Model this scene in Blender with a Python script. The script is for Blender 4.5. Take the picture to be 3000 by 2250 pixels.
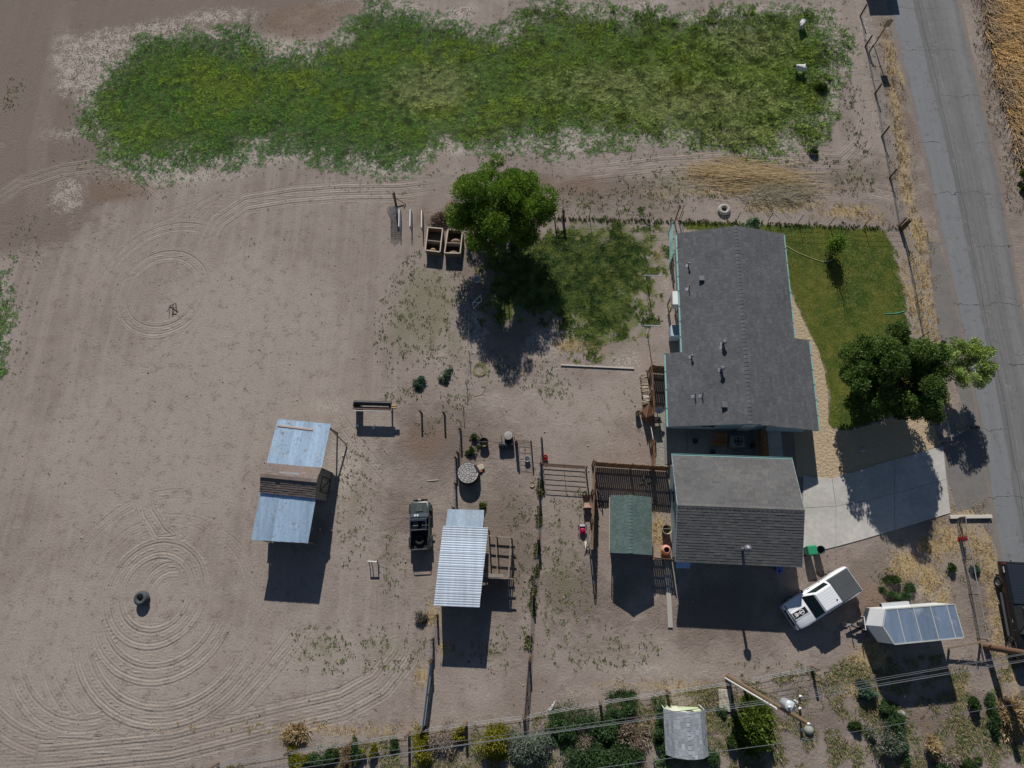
import bpy, math, random
import numpy as np
from mathutils import Vector, Matrix

random.seed(7); rng = np.random.default_rng(11)
sc = bpy.context.scene
for o in list(bpy.data.objects): bpy.data.objects.remove(o)
COL = sc.collection
R_ = math.radians

# ---------------------------------------------------------------- camera (drone, about 47 m up, tilted 17 degrees)
FPX, NAD, CAMH = 1748.0, (1600.0, 1670.0), 47.0
_d = Vector(((NAD[0]-1500)/FPX, -(NAD[1]-1125)/FPX, -1.0)).normalized()
_Z = -_d; _X = Vector((1, 0, 0)); _X = (_X - _Z*_X.dot(_Z)).normalized(); _Y = _Z.cross(_X)
ROT = Matrix((_X, _Y, _Z))                      # world = ROT @ camera
cam_d = bpy.data.cameras.new('camera'); cam = bpy.data.objects.new('camera', cam_d); COL.objects.link(cam)
cam_d.sensor_fit = 'HORIZONTAL'; cam_d.sensor_width = 36; cam_d.lens = 36*FPX/3000
cam_d.clip_end = 2000; cam_d.clip_start = .5
cam.matrix_world = Matrix.Translation((0, 0, CAMH)) @ ROT.to_4x4()
sc.camera = cam
def G(u, v, z=0.0):
    """survey point: where the sight line of photo pixel (u, v) meets height z"""
    r = ROT @ Vector(((u-1500)/FPX, -(v-1125)/FPX, -1.0))
    t = (z-CAMH)/r.z
    return Vector((r.x*t, r.y*t, z))

# ---------------------------------------------------------------- sky, sun, exposure
SUN_EL, SUN_AZ = 31.0, 4.0                      # shadows run towards -y and a little to +x
w = bpy.data.worlds.new('World'); sc.world = w; w.use_nodes = True
wn = w.node_tree; sky = wn.nodes.new('ShaderNodeTexSky'); sky.sky_type = 'NISHITA'; sky.sun_disc = False
sky.sun_elevation = R_(SUN_EL); sky.sun_rotation = R_(-SUN_AZ); sky.altitude = 1400; sky.air_density = 1.0; sky.dust_density = .4; sky.ozone_density = 1.0
bg = wn.nodes['Background']; bg.inputs[1].default_value = 0.052
wn.links.new(sky.outputs[0], bg.inputs[0])
sl = bpy.data.lights.new('sun', 'SUN'); sun = bpy.data.objects.new('sun', sl); COL.objects.link(sun)
sl.energy = 4.6; sl.angle = R_(.53); sl.color = (1.0, .95, .88)
_sd = Vector((math.sin(R_(SUN_AZ))*math.cos(R_(SUN_EL)), -math.cos(R_(SUN_AZ))*math.cos(R_(SUN_EL)), -math.sin(R_(SUN_EL))))
sun.rotation_euler = _sd.to_track_quat('-Z', 'Y').to_euler(); sun.location = (0, 40, 60)
sc.view_settings.view_transform = 'Standard'; sc.view_settings.look = 'None'
sc.view_settings.exposure = 0.14; sc.view_settings.gamma = 1.0; sc.view_settings.use_curve_mapping = False
sc.render.engine = 'CYCLES'
sc.render.resolution_x = 1024; sc.render.resolution_y = 768

# ---------------------------------------------------------------- node helpers
class NT:
    def __init__(s, name):
        s.m = bpy.data.materials.new(name); s.m.use_nodes = True
        s.t = s.m.node_tree; s.b = s.t.nodes['Principled BSDF']
        s.geo = None
    def set(s, sock, val):
        if isinstance(val, bpy.types.NodeSocket): s.t.links.new(val, sock)
        elif isinstance(val, (tuple, list)) and len(val) == 3 and sock.type == 'RGBA': sock.default_value = (*val, 1)
        else: sock.default_value = val
    def pos(s):
        if not s.geo: s.geo = s.t.nodes.new('ShaderNodeNewGeometry')
        return s.geo.outputs['Position']
    def scaled(s, v):
        n = s.t.nodes.new('ShaderNodeMapping'); s.t.links.new(s.pos(), n.inputs[0]); n.inputs['Scale'].default_value = v
        return n.outputs[0]
    def noise(s, scale, detail=4, rough=.55, vec=None, dist=0):
        n = s.t.nodes.new('ShaderNodeTexNoise'); s.t.links.new(vec or s.pos(), n.inputs['Vector'])
        n.inputs['Scale'].default_value = scale; n.inputs['Detail'].default_value = detail
        n.inputs['Roughness'].default_value = rough; n.inputs['Distortion'].default_value = dist
        return n.outputs['Fac']
    def vor(s, scale, feat='F1', out='Distance', vec=None):
        n = s.t.nodes.new('ShaderNodeTexVoronoi'); n.feature = feat; s.t.links.new(vec or s.pos(), n.inputs['Vector'])
        n.inputs['Scale'].default_value = scale; return n.outputs[out]
    def attr(s, name, out='Fac'):
        n = s.t.nodes.new('ShaderNodeAttribute'); n.attribute_name = name; return n.outputs[out]
    def math(s, op, a, b=0.0, c=0.0):
        n = s.t.nodes.new('ShaderNodeMath'); n.operation = op
        s.set(n.inputs[0], a); s.set(n.inputs[1], b)
        if op in ('MULTIPLY_ADD',): s.set(n.inputs[2], c)
        return n.outputs[0]
    def step(s, v, lo, hi, a=0.0, b=1.0):
        n = s.t.nodes.new('ShaderNodeMapRange'); n.interpolation_type = 'SMOOTHSTEP'
        s.set(n.inputs[0], v); n.inputs[1].default_value = lo; n.inputs[2].default_value = hi
        n.inputs[3].default_value = a; n.inputs[4].default_value = b
        return n.outputs[0]
    def mix(s, f, a, b, mode='MIX'):
        n = s.t.nodes.new('ShaderNodeMix'); n.data_type = 'RGBA'; n.blend_type = mode
        s.set(n.inputs[0], f); s.set(n.inputs[6], a); s.set(n.inputs[7], b); return n.outputs[2]
    def bump(s, h, strength=.5, dist=.02):
        n = s.t.nodes.new('ShaderNodeBump'); n.inputs['Strength'].default_value = strength; n.inputs['Distance'].default_value = dist
        s.set(n.inputs['Height'], h); s.t.links.new(n.outputs[0], s.b.inputs['Normal'])
    def out(s, col, rough=.9, metal=0.0, spec=.3):
        s.set(s.b.inputs['Base Color'], col); s.set(s.b.inputs['Roughness'], rough); s.set(s.b.inputs['Metallic'], metal)
        s.b.inputs['Specular IOR Level'].default_value = spec
        return s.m
MATS = {}
def M(name, col, rough=.8, metal=0.0, var=.18, scale=2.5, bump=0.0, bscale=30, spec=.3, stretch=None, dirt=None):
    """plain surface with grain, patchy tone and a little relief"""
    if name in MATS: return MATS[name]
    n = NT(name); vec = n.scaled(stretch) if stretch else None
    a = n.noise(scale, 5, .6, vec); b = n.noise(scale*7, 3, .6, vec)
    f = n.math('MULTIPLY_ADD', n.math('ADD', a, b), var*1.7, 1-var*1.7)
    g = n.t.nodes.new('ShaderNodeCombineColor'); [n.set(g.inputs[i], f) for i in range(3)]
    c = n.mix(1.0, col, g.outputs[0], 'MULTIPLY')
    if dirt: c = n.mix(n.math('MULTIPLY', n.step(n.noise(scale*.6, 6, .7, vec), .5, .72), .7), c, dirt)
    if bump: n.bump(n.noise(bscale, 4), .6, bump)
    MATS[name] = n.out(c, rough, metal, spec); return MATS[name]
def MV(name, cols, rough=.85, metal=0.0, spec=.3, grain=8, stretch=None):
    """pieces that differ from one another: colour picked per object / per stored tone, with grain"""
    if name in MATS: return MATS[name]
    n = NT(name); oi = n.t.nodes.new('ShaderNodeObjectInfo')
    r = n.math('FRACT', n.math('ADD', oi.outputs['Random'], n.attr('tone')))
    cr = n.t.nodes.new('ShaderNodeValToRGB'); n.t.links.new(r, cr.inputs[0])
    e = cr.color_ramp.elements
    while len(e) < len(cols): e.new(.5)
    for i, c in enumerate(cols): e[i].position = i/(max(1, len(cols)-1)); e[i].color = (*c, 1)
    f = n.math('MULTIPLY_ADD', n.noise(grain, 4, .6, n.scaled(stretch) if stretch else None), .5, .75)
    f = n.math('MULTIPLY', f, n.math('MULTIPLY_ADD', n.noise(.55, 6, .65), .7, .65))
    g = n.t.nodes.new('ShaderNodeCombineColor'); [n.set(g.inputs[i], f) for i in range(3)]
    MATS[name] = n.out(n.mix(1.0, cr.outputs[0], g.outputs[0], 'MULTIPLY'), rough, metal, spec); return MATS[name]
def MCOL(name, rough=.75, spec=.2, var=.35, scale=5, trans=0.0):
    """colour stored per plant blade / leaf, with grain"""
    if name in MATS: return MATS[name]
    n = NT(name); f = n.math('MULTIPLY_ADD', n.noise(scale, 3), var*2, 1-var)
    g = n.t.nodes.new('ShaderNodeCombineColor'); [n.set(g.inputs[i], f) for i in range(3)]
    c = n.mix(1.0, n.attr('col', 'Color'), g.outputs[0], 'MULTIPLY')
    m = n.out(c, rough, 0, spec)
    if trans:
        tr = n.t.nodes.new('ShaderNodeBsdfTranslucent'); n.t.links.new(c, tr.inputs[0])
        mx = n.t.nodes.new('ShaderNodeMixShader'); mx.inputs[0].default_value = trans
        n.t.links.new(n.b.outputs[0], mx.inputs[1]); n.t.links.new(tr.outputs[0], mx.inputs[2])
        n.t.links.new(mx.outputs[0], n.t.nodes['Material Output'].inputs[0])
    MATS[name] = m; return m

# ---------------------------------------------------------------- mesh builder
def frame_of(d):
    d = Vector(d).normalized(); a = Vector((0, 0, 1)) if abs(d.z) < .9 else Vector((1, 0, 0))
    x = d.cross(a).normalized(); return x, x.cross(d).normalized(), d
class MB:
    def __init__(s): s.v = []; s.f = []
    def add(s, vs, fs):
        b = len(s.v); s.v += [tuple(v) for v in vs]; s.f += [tuple(i+b for i in f) for f in fs]; return s
    def obb(s, c, X, Y, Z):
        c, X, Y, Z = Vector(c), Vector(X), Vector(Y), Vector(Z)
        vs = [c+X*i+Y*j+Z*k for k in (-1, 1) for j in (-1, 1) for i in (-1, 1)]
        return s.add(vs, [(0, 2, 3, 1), (4, 5, 7, 6), (0, 1, 5, 4), (2, 6, 7, 3), (0, 4, 6, 2), (1, 3, 7, 5)])
    def box(s, x0, x1, y0, y1, z0, z1):
        return s.obb(((x0+x1)/2, (y0+y1)/2, (z0+z1)/2), ((x1-x0)/2, 0, 0), (0, (y1-y0)/2, 0), (0, 0, (z1-z0)/2))
    def beam(s, p, q, wd, h, up=(0, 0, 1)):
        p, q = Vector(p), Vector(q); d = (q-p); l = d.length; d /= l
        u = Vector(up)
        if abs(d.dot(u)) > .95: u = Vector((1, 0, 0))
        x = d.cross(u).normalized(); u = x.cross(d).normalized()
        return s.obb((p+q)/2, d*l/2, x*wd/2, u*h/2)
    def cyl(s, p, q, r0, r1=None, n=10, cap=True):
        r1 = r0 if r1 is None else r1; p, q = Vector(p), Vector(q); x, y, d = frame_of(q-p)
        vs = [c+x*(math.cos(2*math.pi*i/n)*r)+y*(math.sin(2*math.pi*i/n)*r) for c, r in ((p, r0), (q, r1)) for i in range(n)]
        fs = [(i, (i+1) % n, n+(i+1) % n, n+i) for i in range(n)]
        if cap: fs += [tuple(range(n-1, -1, -1)), tuple(range(n, 2*n))]
        return s.add(vs, fs)
    def tube(s, pts, r, n=6, r1=None):
        pts = [Vector(p) for p in pts]; m = len(pts); vs = []; fs = []
        for k, p in enumerate(pts):
            d = pts[min(k+1, m-1)]-pts[max(k-1, 0)]; x, y, _ = frame_of(d)
            rr = r if r1 is None else r+(r1-r)*k/(m-1)
            vs += [p+x*(math.cos(2*math.pi*i/n)*rr)+y*(math.sin(2*math.pi*i/n)*rr) for i in range(n)]
        for k in range(m-1): fs += [(k*n+i, k*n+(i+1) % n, (k+1)*n+(i+1) % n, (k+1)*n+i) for i in range(n)]
        fs += [tuple(range(n-1, -1, -1)), tuple(range((m-1)*n, m*n))]
        return s.add(vs, fs)
    def lathe(s, prof, c=(0, 0, 0), n=20, axis=(0, 0, 1)):
        c = Vector(c); x, y, d = frame_of(axis); vs = []; fs = []
        for r, z in prof: vs += [c+d*z+x*(math.cos(2*math.pi*i/n)*r)+y*(math.sin(2*math.pi*i/n)*r) for i in range(n)]
        for k in range(len(prof)-1): fs += [(k*n+i, k*n+(i+1) % n, (k+1)*n+(i+1) % n, (k+1)*n+i) for i in range(n)]
        return s.add(vs, fs)
    def torus(s, c, R, r, axis=(0, 0, 1), n=24, m=8, flat=1.0):
        prof = [(R+r*math.cos(2*math.pi*k/m), r*flat*math.sin(2*math.pi*k/m)) for k in range(m+1)]
        return s.lathe(prof, c, n, axis)
    def prism(s, poly, z0, z1):
        n = len(poly); vs = [(p[0], p[1], z0) for p in poly]+[(p[0], p[1], z1) for p in poly]
        return s.add(vs, [tuple(range(n-1, -1, -1)), tuple(range(n, 2*n))]+[(i, (i+1) % n, n+(i+1) % n, n+i) for i in range(n)])
    def quad(s, *p): return s.add(p, [tuple(range(len(p)))])
    def slab(s, pts, t):
        """a flat polygon given thickness t downwards along its normal"""
        pts = [Vector(p) for p in pts]; nn = (pts[1]-pts[0]).cross(pts[2]-pts[0]).normalized()
        if nn.z < 0: pts.reverse(); nn = -nn
        n = len(pts); vs = pts+[p-nn*t for p in pts]
        return s.add(vs, [tuple(range(n)), tuple(range(2*n-1, n-1, -1))]+[(i, n+i, n+(i+1) % n, (i+1) % n) for i in range(n)])
    def ell(s, c, rx, ry, rz, n=14, m=8, z0=-1.0):
        prof = []
        vs = []; fs = []
        for k in range(m+1):
            t = math.asin(max(-1, z0))+(math.pi/2-math.asin(max(-1, z0)))*k/m
            vs += [(c[0]+rx*math.cos(t)*math.cos(2*math.pi*i/n), c[1]+ry*math.cos(t)*math.sin(2*math.pi*i/n), c[2]+rz*math.sin(t)) for i in range(n)]
        for k in range(m): fs += [(k*n+i, k*n+(i+1) % n, (k+1)*n+(i+1) % n, (k+1)*n+i) for i in range(n)]
        return s.add(vs, fs)
    def loft(s, secs, caps=True):
        n = len(secs[0]); vs = [p for sec in secs for p in sec]; fs = []
        for k in range(len(secs)-1): fs += [(k*n+i, k*n+(i+1) % n, (k+1)*n+(i+1) % n, (k+1)*n+i) for i in range(n)]
        if caps: fs += [tuple(range(n-1, -1, -1)), tuple(range((len(secs)-1)*n, len(secs)*n))]
        return s.add(vs, fs)
    def mesh(s, name, mat, smooth=False, off=None):
        me = bpy.data.meshes.new(name)
        vs = s.v if off is None else [(v[0]-off[0], v[1]-off[1], v[2]-off[2]) for v in s.v]
        me.from_pydata(vs, [], s.f); me.update()
        if mat: me.materials.append(mat)
        if smooth:
            me.polygons.foreach_set('use_smooth', [True]*len(me.polygons))
            try: me.set_sharp_from_angle(angle=R_(40))
            except Exception: pass
        return me
    def build(s, name, mat, parent=None, smooth=False, world=False, loc=None, bevel=0):
        """world=True: vertices are world positions (parents carry no rotation then)"""
        off = None
        if world and parent is not None: off = base_of(parent)
        elif loc is not None: off = loc
        o = bpy.data.objects.new(name, s.mesh(name, mat, smooth, off)); COL.objects.link(o)
        if parent is not None: o.parent = parent
        elif loc is not None: o.location = loc
        if bevel:
            b = o.modifiers.new('bevel', 'BEVEL'); b.width = bevel; b.segments = 2; b.limit_method = 'ANGLE'; b.angle_limit = R_(35)
        return o
def base_of(o):
    p = Vector((0, 0, 0))
    while o is not None: p = p+o.location; o = o.parent
    return p
def tag(o, label=None, cat=None, group=None, kind=None):
    if label: o['label'] = label
    if cat: o['category'] = cat
    if group: o['group'] = group
    if kind: o['kind'] = kind
    return o
def thing(name, label, cat, loc=(0, 0, 0), rz=0.0, group=None):
    o = bpy.data.objects.new(name, None); COL.objects.link(o); o.location = loc; o.rotation_euler = (0, 0, rz)
    o.empty_display_size = .2
    return tag(o, label, cat, group)
def put(name, me, parent, mat4):
    o = bpy.data.objects.new(name, me); COL.objects.link(o); o.parent = parent; o.matrix_local = mat4; return o
def np_mesh(name, V, F, mat, cols=None, tone=None, smooth=False):
    """V (n,3), F (m,3 or 4) numpy -> mesh"""
    me = bpy.data.meshes.new(name); k = F.shape[1]
    me.vertices.add(len(V)); me.vertices.foreach_set('co', np.ascontiguousarray(V, dtype=np.float32).ravel())
    me.loops.add(F.size); me.loops.foreach_set('vertex_index', np.ascontiguousarray(F, dtype=np.int32).ravel())
    me.polygons.add(len(F)); me.polygons.foreach_set('loop_start', np.arange(0, F.size, k, dtype=np.int32))
    try: me.polygons.foreach_set('loop_total', np.full(len(F), k, dtype=np.int32))
    except Exception: pass
    if cols is not None:
        a = me.attributes.new('col', 'FLOAT_COLOR', 'POINT')
        a.data.foreach_set('color', np.ascontiguousarray(np.c_[cols, np.ones(len(V))], dtype=np.float32).ravel())
    if tone is not None:
        a = me.attributes.new('tone', 'FLOAT', 'POINT'); a.data.foreach_set('value', tone.astype(np.float32))
    me.update(calc_edges=True); me.materials.append(mat)
    me.polygons.foreach_set('use_smooth', np.full(len(F), smooth))
    return me
def obj(name, me, parent=None, loc=None):
    o = bpy.data.objects.new(name, me); COL.objects.link(o); o.parent = parent
    if loc is not None: o.location = loc
    return o

# ---------------------------------------------------------------- value noise and ground zones (numpy)
_perm = rng.random((256, 256))
def vnoise(x, y):
    xi = np.floor(x).astype(int); yi = np.floor(y).astype(int); fx = x-xi; fy = y-yi
    fx = fx*fx*(3-2*fx); fy = fy*fy*(3-2*fy); P = lambda i, j: _perm[i & 255, j & 255]
    return (P(xi, yi)*(1-fx)+P(xi+1, yi)*fx)*(1-fy)+(P(xi, yi+1)*(1-fx)+P(xi+1, yi+1)*fx)*fy
def fbm(x, y, s, o=4):
    t = 0; a = .5
    for k in range(o): t = t+a*vnoise(x*s+17.3*k, y*s-9.1*k); s *= 2.03; a *= .5
    return t/.9375
def pts2(px): return np.array([G(u, v)[:2] for u, v in px])
def sdf(px, X, Y):
    P = pts2(px); n = len(P); d = np.full(X.shape, 1e9); ins = np.zeros(X.shape, bool)
    for i in range(n):
        a, b = P[i], P[(i+1) % n]; e = b-a; wx, wy = X-a[0], Y-a[1]
        t = np.clip((wx*e[0]+wy*e[1])/(e@e), 0, 1); d = np.minimum(d, np.hypot(wx-e[0]*t, wy-e[1]*t))
        c = ((a[1] > Y) != (b[1] > Y)) & (X < (b[0]-a[0])*(Y-a[1])/(b[1]-a[1]+1e-12)+a[0]); ins ^= c
    return np.where(ins, d, -d)
def pdist(px, X, Y):
    P = pts2(px); d = np.full(X.shape, 1e9)
    for i in range(len(P)-1):
        a, b = P[i], P[i+1]; e = b-a; wx, wy = X-a[0], Y-a[1]
        t = np.clip((wx*e[0]+wy*e[1])/(e@e), 0, 1); d = np.minimum(d, np.hypot(wx-e[0]*t, wy-e[1]*t))
    return d
def blobs(L, X, Y):
    r = np.full(X.shape, -9.0)
    for cx, cy, rx, ry in L:
        c = G(cx, cy); s = (G(cx+1, cy)-c).length; sy = (G(cx, cy+1)-c).length
        q = np.hypot((X-c.x)/(rx*s), (Y-c.y)/(ry*sy)); r = np.maximum(r, (1-q)*min(rx*s, ry*sy))
    return np.clip(r, -4, 4)
K = 3000/2212
PAST = [(u*K, v*K) for u, v in [(195, 240), (188, 200), (205, 165), (260, 115), (330, 70), (420, 58), (520, 62), (580, 95), (640, 112), (690, 100), (725, 72), (760, 35), (800, 12), (900, 22), (985, 48), (1060, 62), (1110, 50), (1150, 22), (1230, 10), (1330, 22), (1480, 32), (1600, 22), (1720, 18), (1780, 30), (1803, 70), (1822, 120), (1800, 200), (1765, 290), (1700, 337), (1560, 322), (1400, 308), (1270, 300), (1200, 332), (1120, 322), (1050, 328), (960, 314), (850, 370), (760, 362), (690, 345), (640, 330), (560, 328), (480, 356), (400, 368), (300, 372), (240, 355), (212, 330), (185, 270)]]
YARD = [(1605, 662), (1750, 640), (1960, 650), (1950, 780), (1905, 900), (1890, 970), (1800, 1035), (1700, 1045), (1640, 985), (1590, 950), (1500, 955), (1420, 945), (1395, 900), (1420, 760), (1500, 690)]
LAWN = [(2290, 655), (2440, 662), (2600, 672), (2622, 740), (2645, 840), (2660, 930), (2668, 1000), (2690, 1060), (2680, 1160), (2600, 1225), (2490, 1262), (2440, 1258), (2426, 1240), (2426, 1160), (2416, 1090), (2396, 1020), (2362, 960), (2336, 900), (2308, 842), (2250, 700), (2000, 670), (2000, 648)]
GRAVEL = [(2250, 832), (2308, 842), (2336, 900), (2362, 960), (2396, 1020), (2416, 1090), (2426, 1160), (2426, 1240), (2440, 1258), (2490, 1262), (2600, 1228), (2700, 1190), (2735, 1250), (2757, 1303), (2690, 1328), (2500, 1383), (2437, 1402), (2378, 1398), (2336, 1398), (2325, 1270), (2270, 1000)]
WHITE = [(260, 190, 100, 100), (190, 150, 40, 60), (480, 85, 130, 30), (640, 50, 130, 28), (320, 130, 80, 50), (230, 230, 50, 30), (560, 517, 190, 24), (200, 392, 80, 18), (200, 570, 60, 55), (225, 590, 10, 40), (880, 70, 60, 60), (830, 130, 50, 40), (990, 25, 80, 30), (1180, 20, 90, 20), (780, 470, 60, 15), (1310, 440, 80, 25), (1680, 410, 60, 45), (1800, 395, 40, 20), (620, 452, 25, 14), (1150, 290, 90, 22), (1360, 30, 60, 25), (1900, 10, 90, 20), (2000, 60, 30, 20), (2100, 425, 30, 12), (1390, 960, 50, 90), (1590, 1010, 60, 50), (1950, 830, 20, 50), (1960, 930, 18, 40), (2440, 60, 30, 60), (2540, 90, 25, 80), (1830, 1060, 60, 40), (1020, 1370, 60, 80), (960, 1190, 60, 25), (2730, 1730, 50, 40), (1700, 2030, 60, 15), (1850, 1960, 120, 20)]
STRAW = [(2690, 690, 34, 80), (2697, 800, 34, 90), (2705, 900, 34, 100), (2718, 970, 30, 90), (2668, 870, 22, 110), (2655, 560, 26, 90), (2640, 420, 22, 90), (2622, 300, 20, 80), (2610, 170, 20, 90), (2740, 1050, 24, 50), (2900, 1650, 26, 80), (2920, 1850, 24, 100), (2830, 1560, 40, 50), (2290, 600, 120, 25), (2480, 620, 90, 22), (2370, 560, 60, 14), (2550, 640, 40, 15), (2020, 740, 30, 15), (1920, 740, 20, 18), (1680, 1010, 60, 25), (1740, 1020, 40, 18), (2660, 1660, 60, 50), (2720, 1700, 40, 60), (2780, 1580, 40, 60), (2730, 1600, 50, 40), (2860, 1600, 30, 60), (2900, 1560, 30, 40), (2910, 1770, 20, 130), (2560, 1920, 50, 60), (2520, 1950, 40, 50), (2960, 2100, 60, 60), (2810, 2000, 30, 40), (2880, 1680, 16, 50), (1310, 1900, 25, 25), (1300, 1760, 18, 60), (1270, 1810, 25, 40), (1240, 1980, 30, 40), (1030, 2140, 250, 14), (870, 2150, 40, 25), (1940, 2010, 120, 14), (2620, 0, 20, 40), (2640, 220, 16, 50), (2650, 480, 20, 60), (2720, 1030, 20, 50), (2770, 1180, 25, 30), (1930, 1560, 30, 60), (2100, 560, 200, 12), (2760, 1750, 30, 60), (2990, 1990, 40, 60), (2500, 2010, 60, 40), (2850, 1500, 60, 20)]
DARK = [(250, 120, 420, 330), (120, 520, 260, 220), (700, 20, 500, 90), (1300, 1290, 200, 120), (1450, 1600, 150, 260), (1180, 1500, 80, 160), (1700, 1750, 200, 120), (2100, 1800, 260, 130), (2560, 1720, 260, 120), (2880, 1750, 70, 260), (2640, 300, 70, 420), (2200, 2120, 420, 120), (1400, 2200, 500, 70), (2800, 2120, 300, 140), (1500, 820, 170, 240), (2500, 500, 300, 60), (1750, 560, 300, 70), (2740, 1500, 90, 90), (2850, 300, 70, 330)]  # top-left blobs: greyer dragged soil, plus lens falloff put into the colour
PALE = [(1700, 1190, 230, 130), (1480, 1170, 120, 90), (1890, 1180, 60, 110), (300, 1900, 420, 330), (1380, 2010, 130, 110), (1900, 1960, 330, 60), (700, 1050, 350, 380), (450, 1300, 380, 300), (980, 1420, 110, 160), (900, 1950, 300, 180), (1300, 950, 60, 160), (1440, 1450, 110, 110), (2470, 1640, 60, 40), (1420, 1730, 60, 90)]
BROWN = [(1700, 545, 90, 35), (1590, 530, 40, 25), (1235, 640, 30, 45), (1330, 620, 50, 40), (1240, 1290, 70, 60), (950, 1540, 30, 40), (2560, 1760, 90, 60), (1900, 1590, 60, 30), (880, 60, 120, 60), (1000, 30, 80, 30), (2860, 350, 40, 200), (2830, 150, 14, 150), (2700, 2120, 60, 40), (340, 560, 120, 40)]
WEED = [(1250, 900, 130, 190), (1330, 1010, 70, 150), (1180, 960, 90, 150), (1310, 860, 60, 120), (1330, 1180, 50, 90), (1650, 1700, 90, 180), (1540, 1650, 40, 260), (1440, 1900, 90, 80), (1750, 1900, 200, 70), (2300, 1960, 160, 40), (1500, 1090, 160, 50), (1620, 1130, 90, 50), (1570, 1560, 16, 230), (1640, 1560, 60, 120), (1700, 1480, 50, 60), (1600, 1700, 50, 130), (1190, 1150, 80, 40), (2000, 540, 220, 60), (1700, 590, 110, 50), (1880, 600, 120, 50), (2600, 330, 40, 280), (2500, 520, 70, 60), (2620, 560, 30, 50), (1040, 1460, 60, 220), (1150, 1650, 40, 120), (1130, 1900, 140, 80), (950, 1900, 120, 90), (1500, 1500, 50, 60), (2600, 1720, 60, 60), (2400, 1650, 60, 40), (2640, 1980, 120, 50), (2840, 1690, 40, 60), (2800, 2150, 180, 90), (30, 280, 40, 60), (0, 950, 40, 120), (2830, 400, 30, 120), (2840, 560, 40, 60), (2420, 2000, 60, 60), (2480, 2060, 60, 60), (1470, 460, 100, 15), (2300, 480, 300, 25), (0, 0, 60, 30), (620, 25, 200, 25), (2500, 330, 40, 200), (1280, 1240, 60, 40)]
TRACKS = []   # (polyline px, half width m, strength)
def ring(cx, cy, r, a0, a1, hw, st):
    c = G(cx, cy); s = (G(cx+1, cy)-c).length*r; P = []
    for k in range(41):
        a = R_(a0+(a1-a0)*k/40); P.append((c.x+s*math.cos(a), c.y+s*math.sin(a)))
    TRACKS.append((P, hw, st, 1))
ring(458, 1735, 122, 0, 360, .95, 1.0); ring(478, 1760, 190, -165, -5, .8, 1.0); ring(505, 1800, 262, -168, -15, 1.0, 1.0)
ring(470, 1755, 222, 20, 200, .5, .5); ring(520, 1770, 215, -20, 75, .6, .6); ring(500, 1740, 75, 60, 175, .7, .9)
ring(478, 855, 118, 0, 360, .7, 1.0); ring(500, 850, 205, 60, 200, .7, .7); ring(470, 900, 185, 235, 300, .35, .6); ring(600, 860, 300, 60, 130, .5, .5)
ring(280, 1860, 230, -170, -60, .8, .7); ring(250, 1800, 330, 190, 290, 1.0, .6); ring(880, 700, 180, 20, 90, .6, .4); ring(320, 700, 220, 40, 110, .8, .5)
for P, hw, st in [([(420, 1420), (432, 1500), (470, 1560), (530, 1610), (580, 1660), (590, 1720)], .8, 1.0),
    ([(-80, 2235), (200, 2215), (500, 2185), (800, 2110), (1000, 2065), (1110, 2005), (1180, 1920), (1195, 1850)], 1.1, .9), ([(-50, 2180), (300, 2190), (560, 2150), (700, 2060), (790, 1960), (900, 1820)], .8, .8),
    ([(600, 800), (606, 720), (640, 650), (720, 595), (860, 572), (1000, 562), (1180, 560), (1300, 545)], 1.0, 1.0), ([(-40, 610), (60, 540), (180, 500), (320, 480), (420, 520), (520, 600)], .9, .8),
    ([(2470, -40), (2525, 150), (2545, 320), (2530, 420), (2470, 475), (2330, 470), (2150, 472), (1950, 480), (1780, 500), (1600, 520)], 1.0, .7), ([(2540, 420), (2500, 500), (2560, 560), (2640, 580)], .7, .7),
    ([(960, 1120), (1000, 1230), (1080, 1340), (1150, 1420)], .6, .6), ([(1050, 1700), (1060, 1450), (1100, 1300)], .5, .5), ([(1180, 1560), (1190, 1750), (1150, 1900)], .5, .4),
    ([(430, 1420), (440, 1250), (500, 1050), (580, 920), (600, 800)], .7, .7), ([(1180, 1940), (1230, 1800), (1240, 1660)], .6, .5), ([(700, 1900), (800, 1760), (880, 1560)], .5, .4), ([(190, 0), (150, 250), (110, 420), (100, 700)], .9, .5)]:
    TRACKS.append((P, hw, st, 0))
for k in range(11):
    u0 = 60+k*95+random.uniform(-25, 25); TRACKS.append(([(u0+130+random.uniform(-30, 30), 640+random.uniform(0, 160)), (u0+60, 1000), (u0+15, 1400), (u0, 1750+random.uniform(-200, 150))], random.uniform(.25, .6), random.uniform(.3, .6), 0))
ring(470, 1760, 300, 80, 200, .6, .5); ring(520, 860, 260, 150, 250, .5, .5); ring(700, 760, 230, 100, 190, .6, .6); ring(480, 1780, 345, 200, 320, .7, .6); ring(160, 640, 170, 10, 110, .6, .6); ring(850, 760, 330, 120, 200, .5, .4)
ZN = {}
def zones(X, Y):
    """signed distances (m, inside positive) of every ground cover, evaluated at world points"""
    z = {}
    j = (fbm(X, Y, .35)-.5)*3.0
    z['past'] = np.clip(np.maximum(sdf(PAST, X, Y), blobs([(-25, 950, 50, 120)], X, Y))+j, -6, 6)
    z['yard'] = np.clip(sdf(YARD, X, Y)+j*.8, -6, 6)
    z['lawn'] = np.clip(sdf(LAWN, X, Y)+(fbm(X, Y, 1.1)-.5)*.5, -6, 6)
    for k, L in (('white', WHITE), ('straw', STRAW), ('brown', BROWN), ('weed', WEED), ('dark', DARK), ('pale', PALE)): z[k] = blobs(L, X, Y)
    return z
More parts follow.
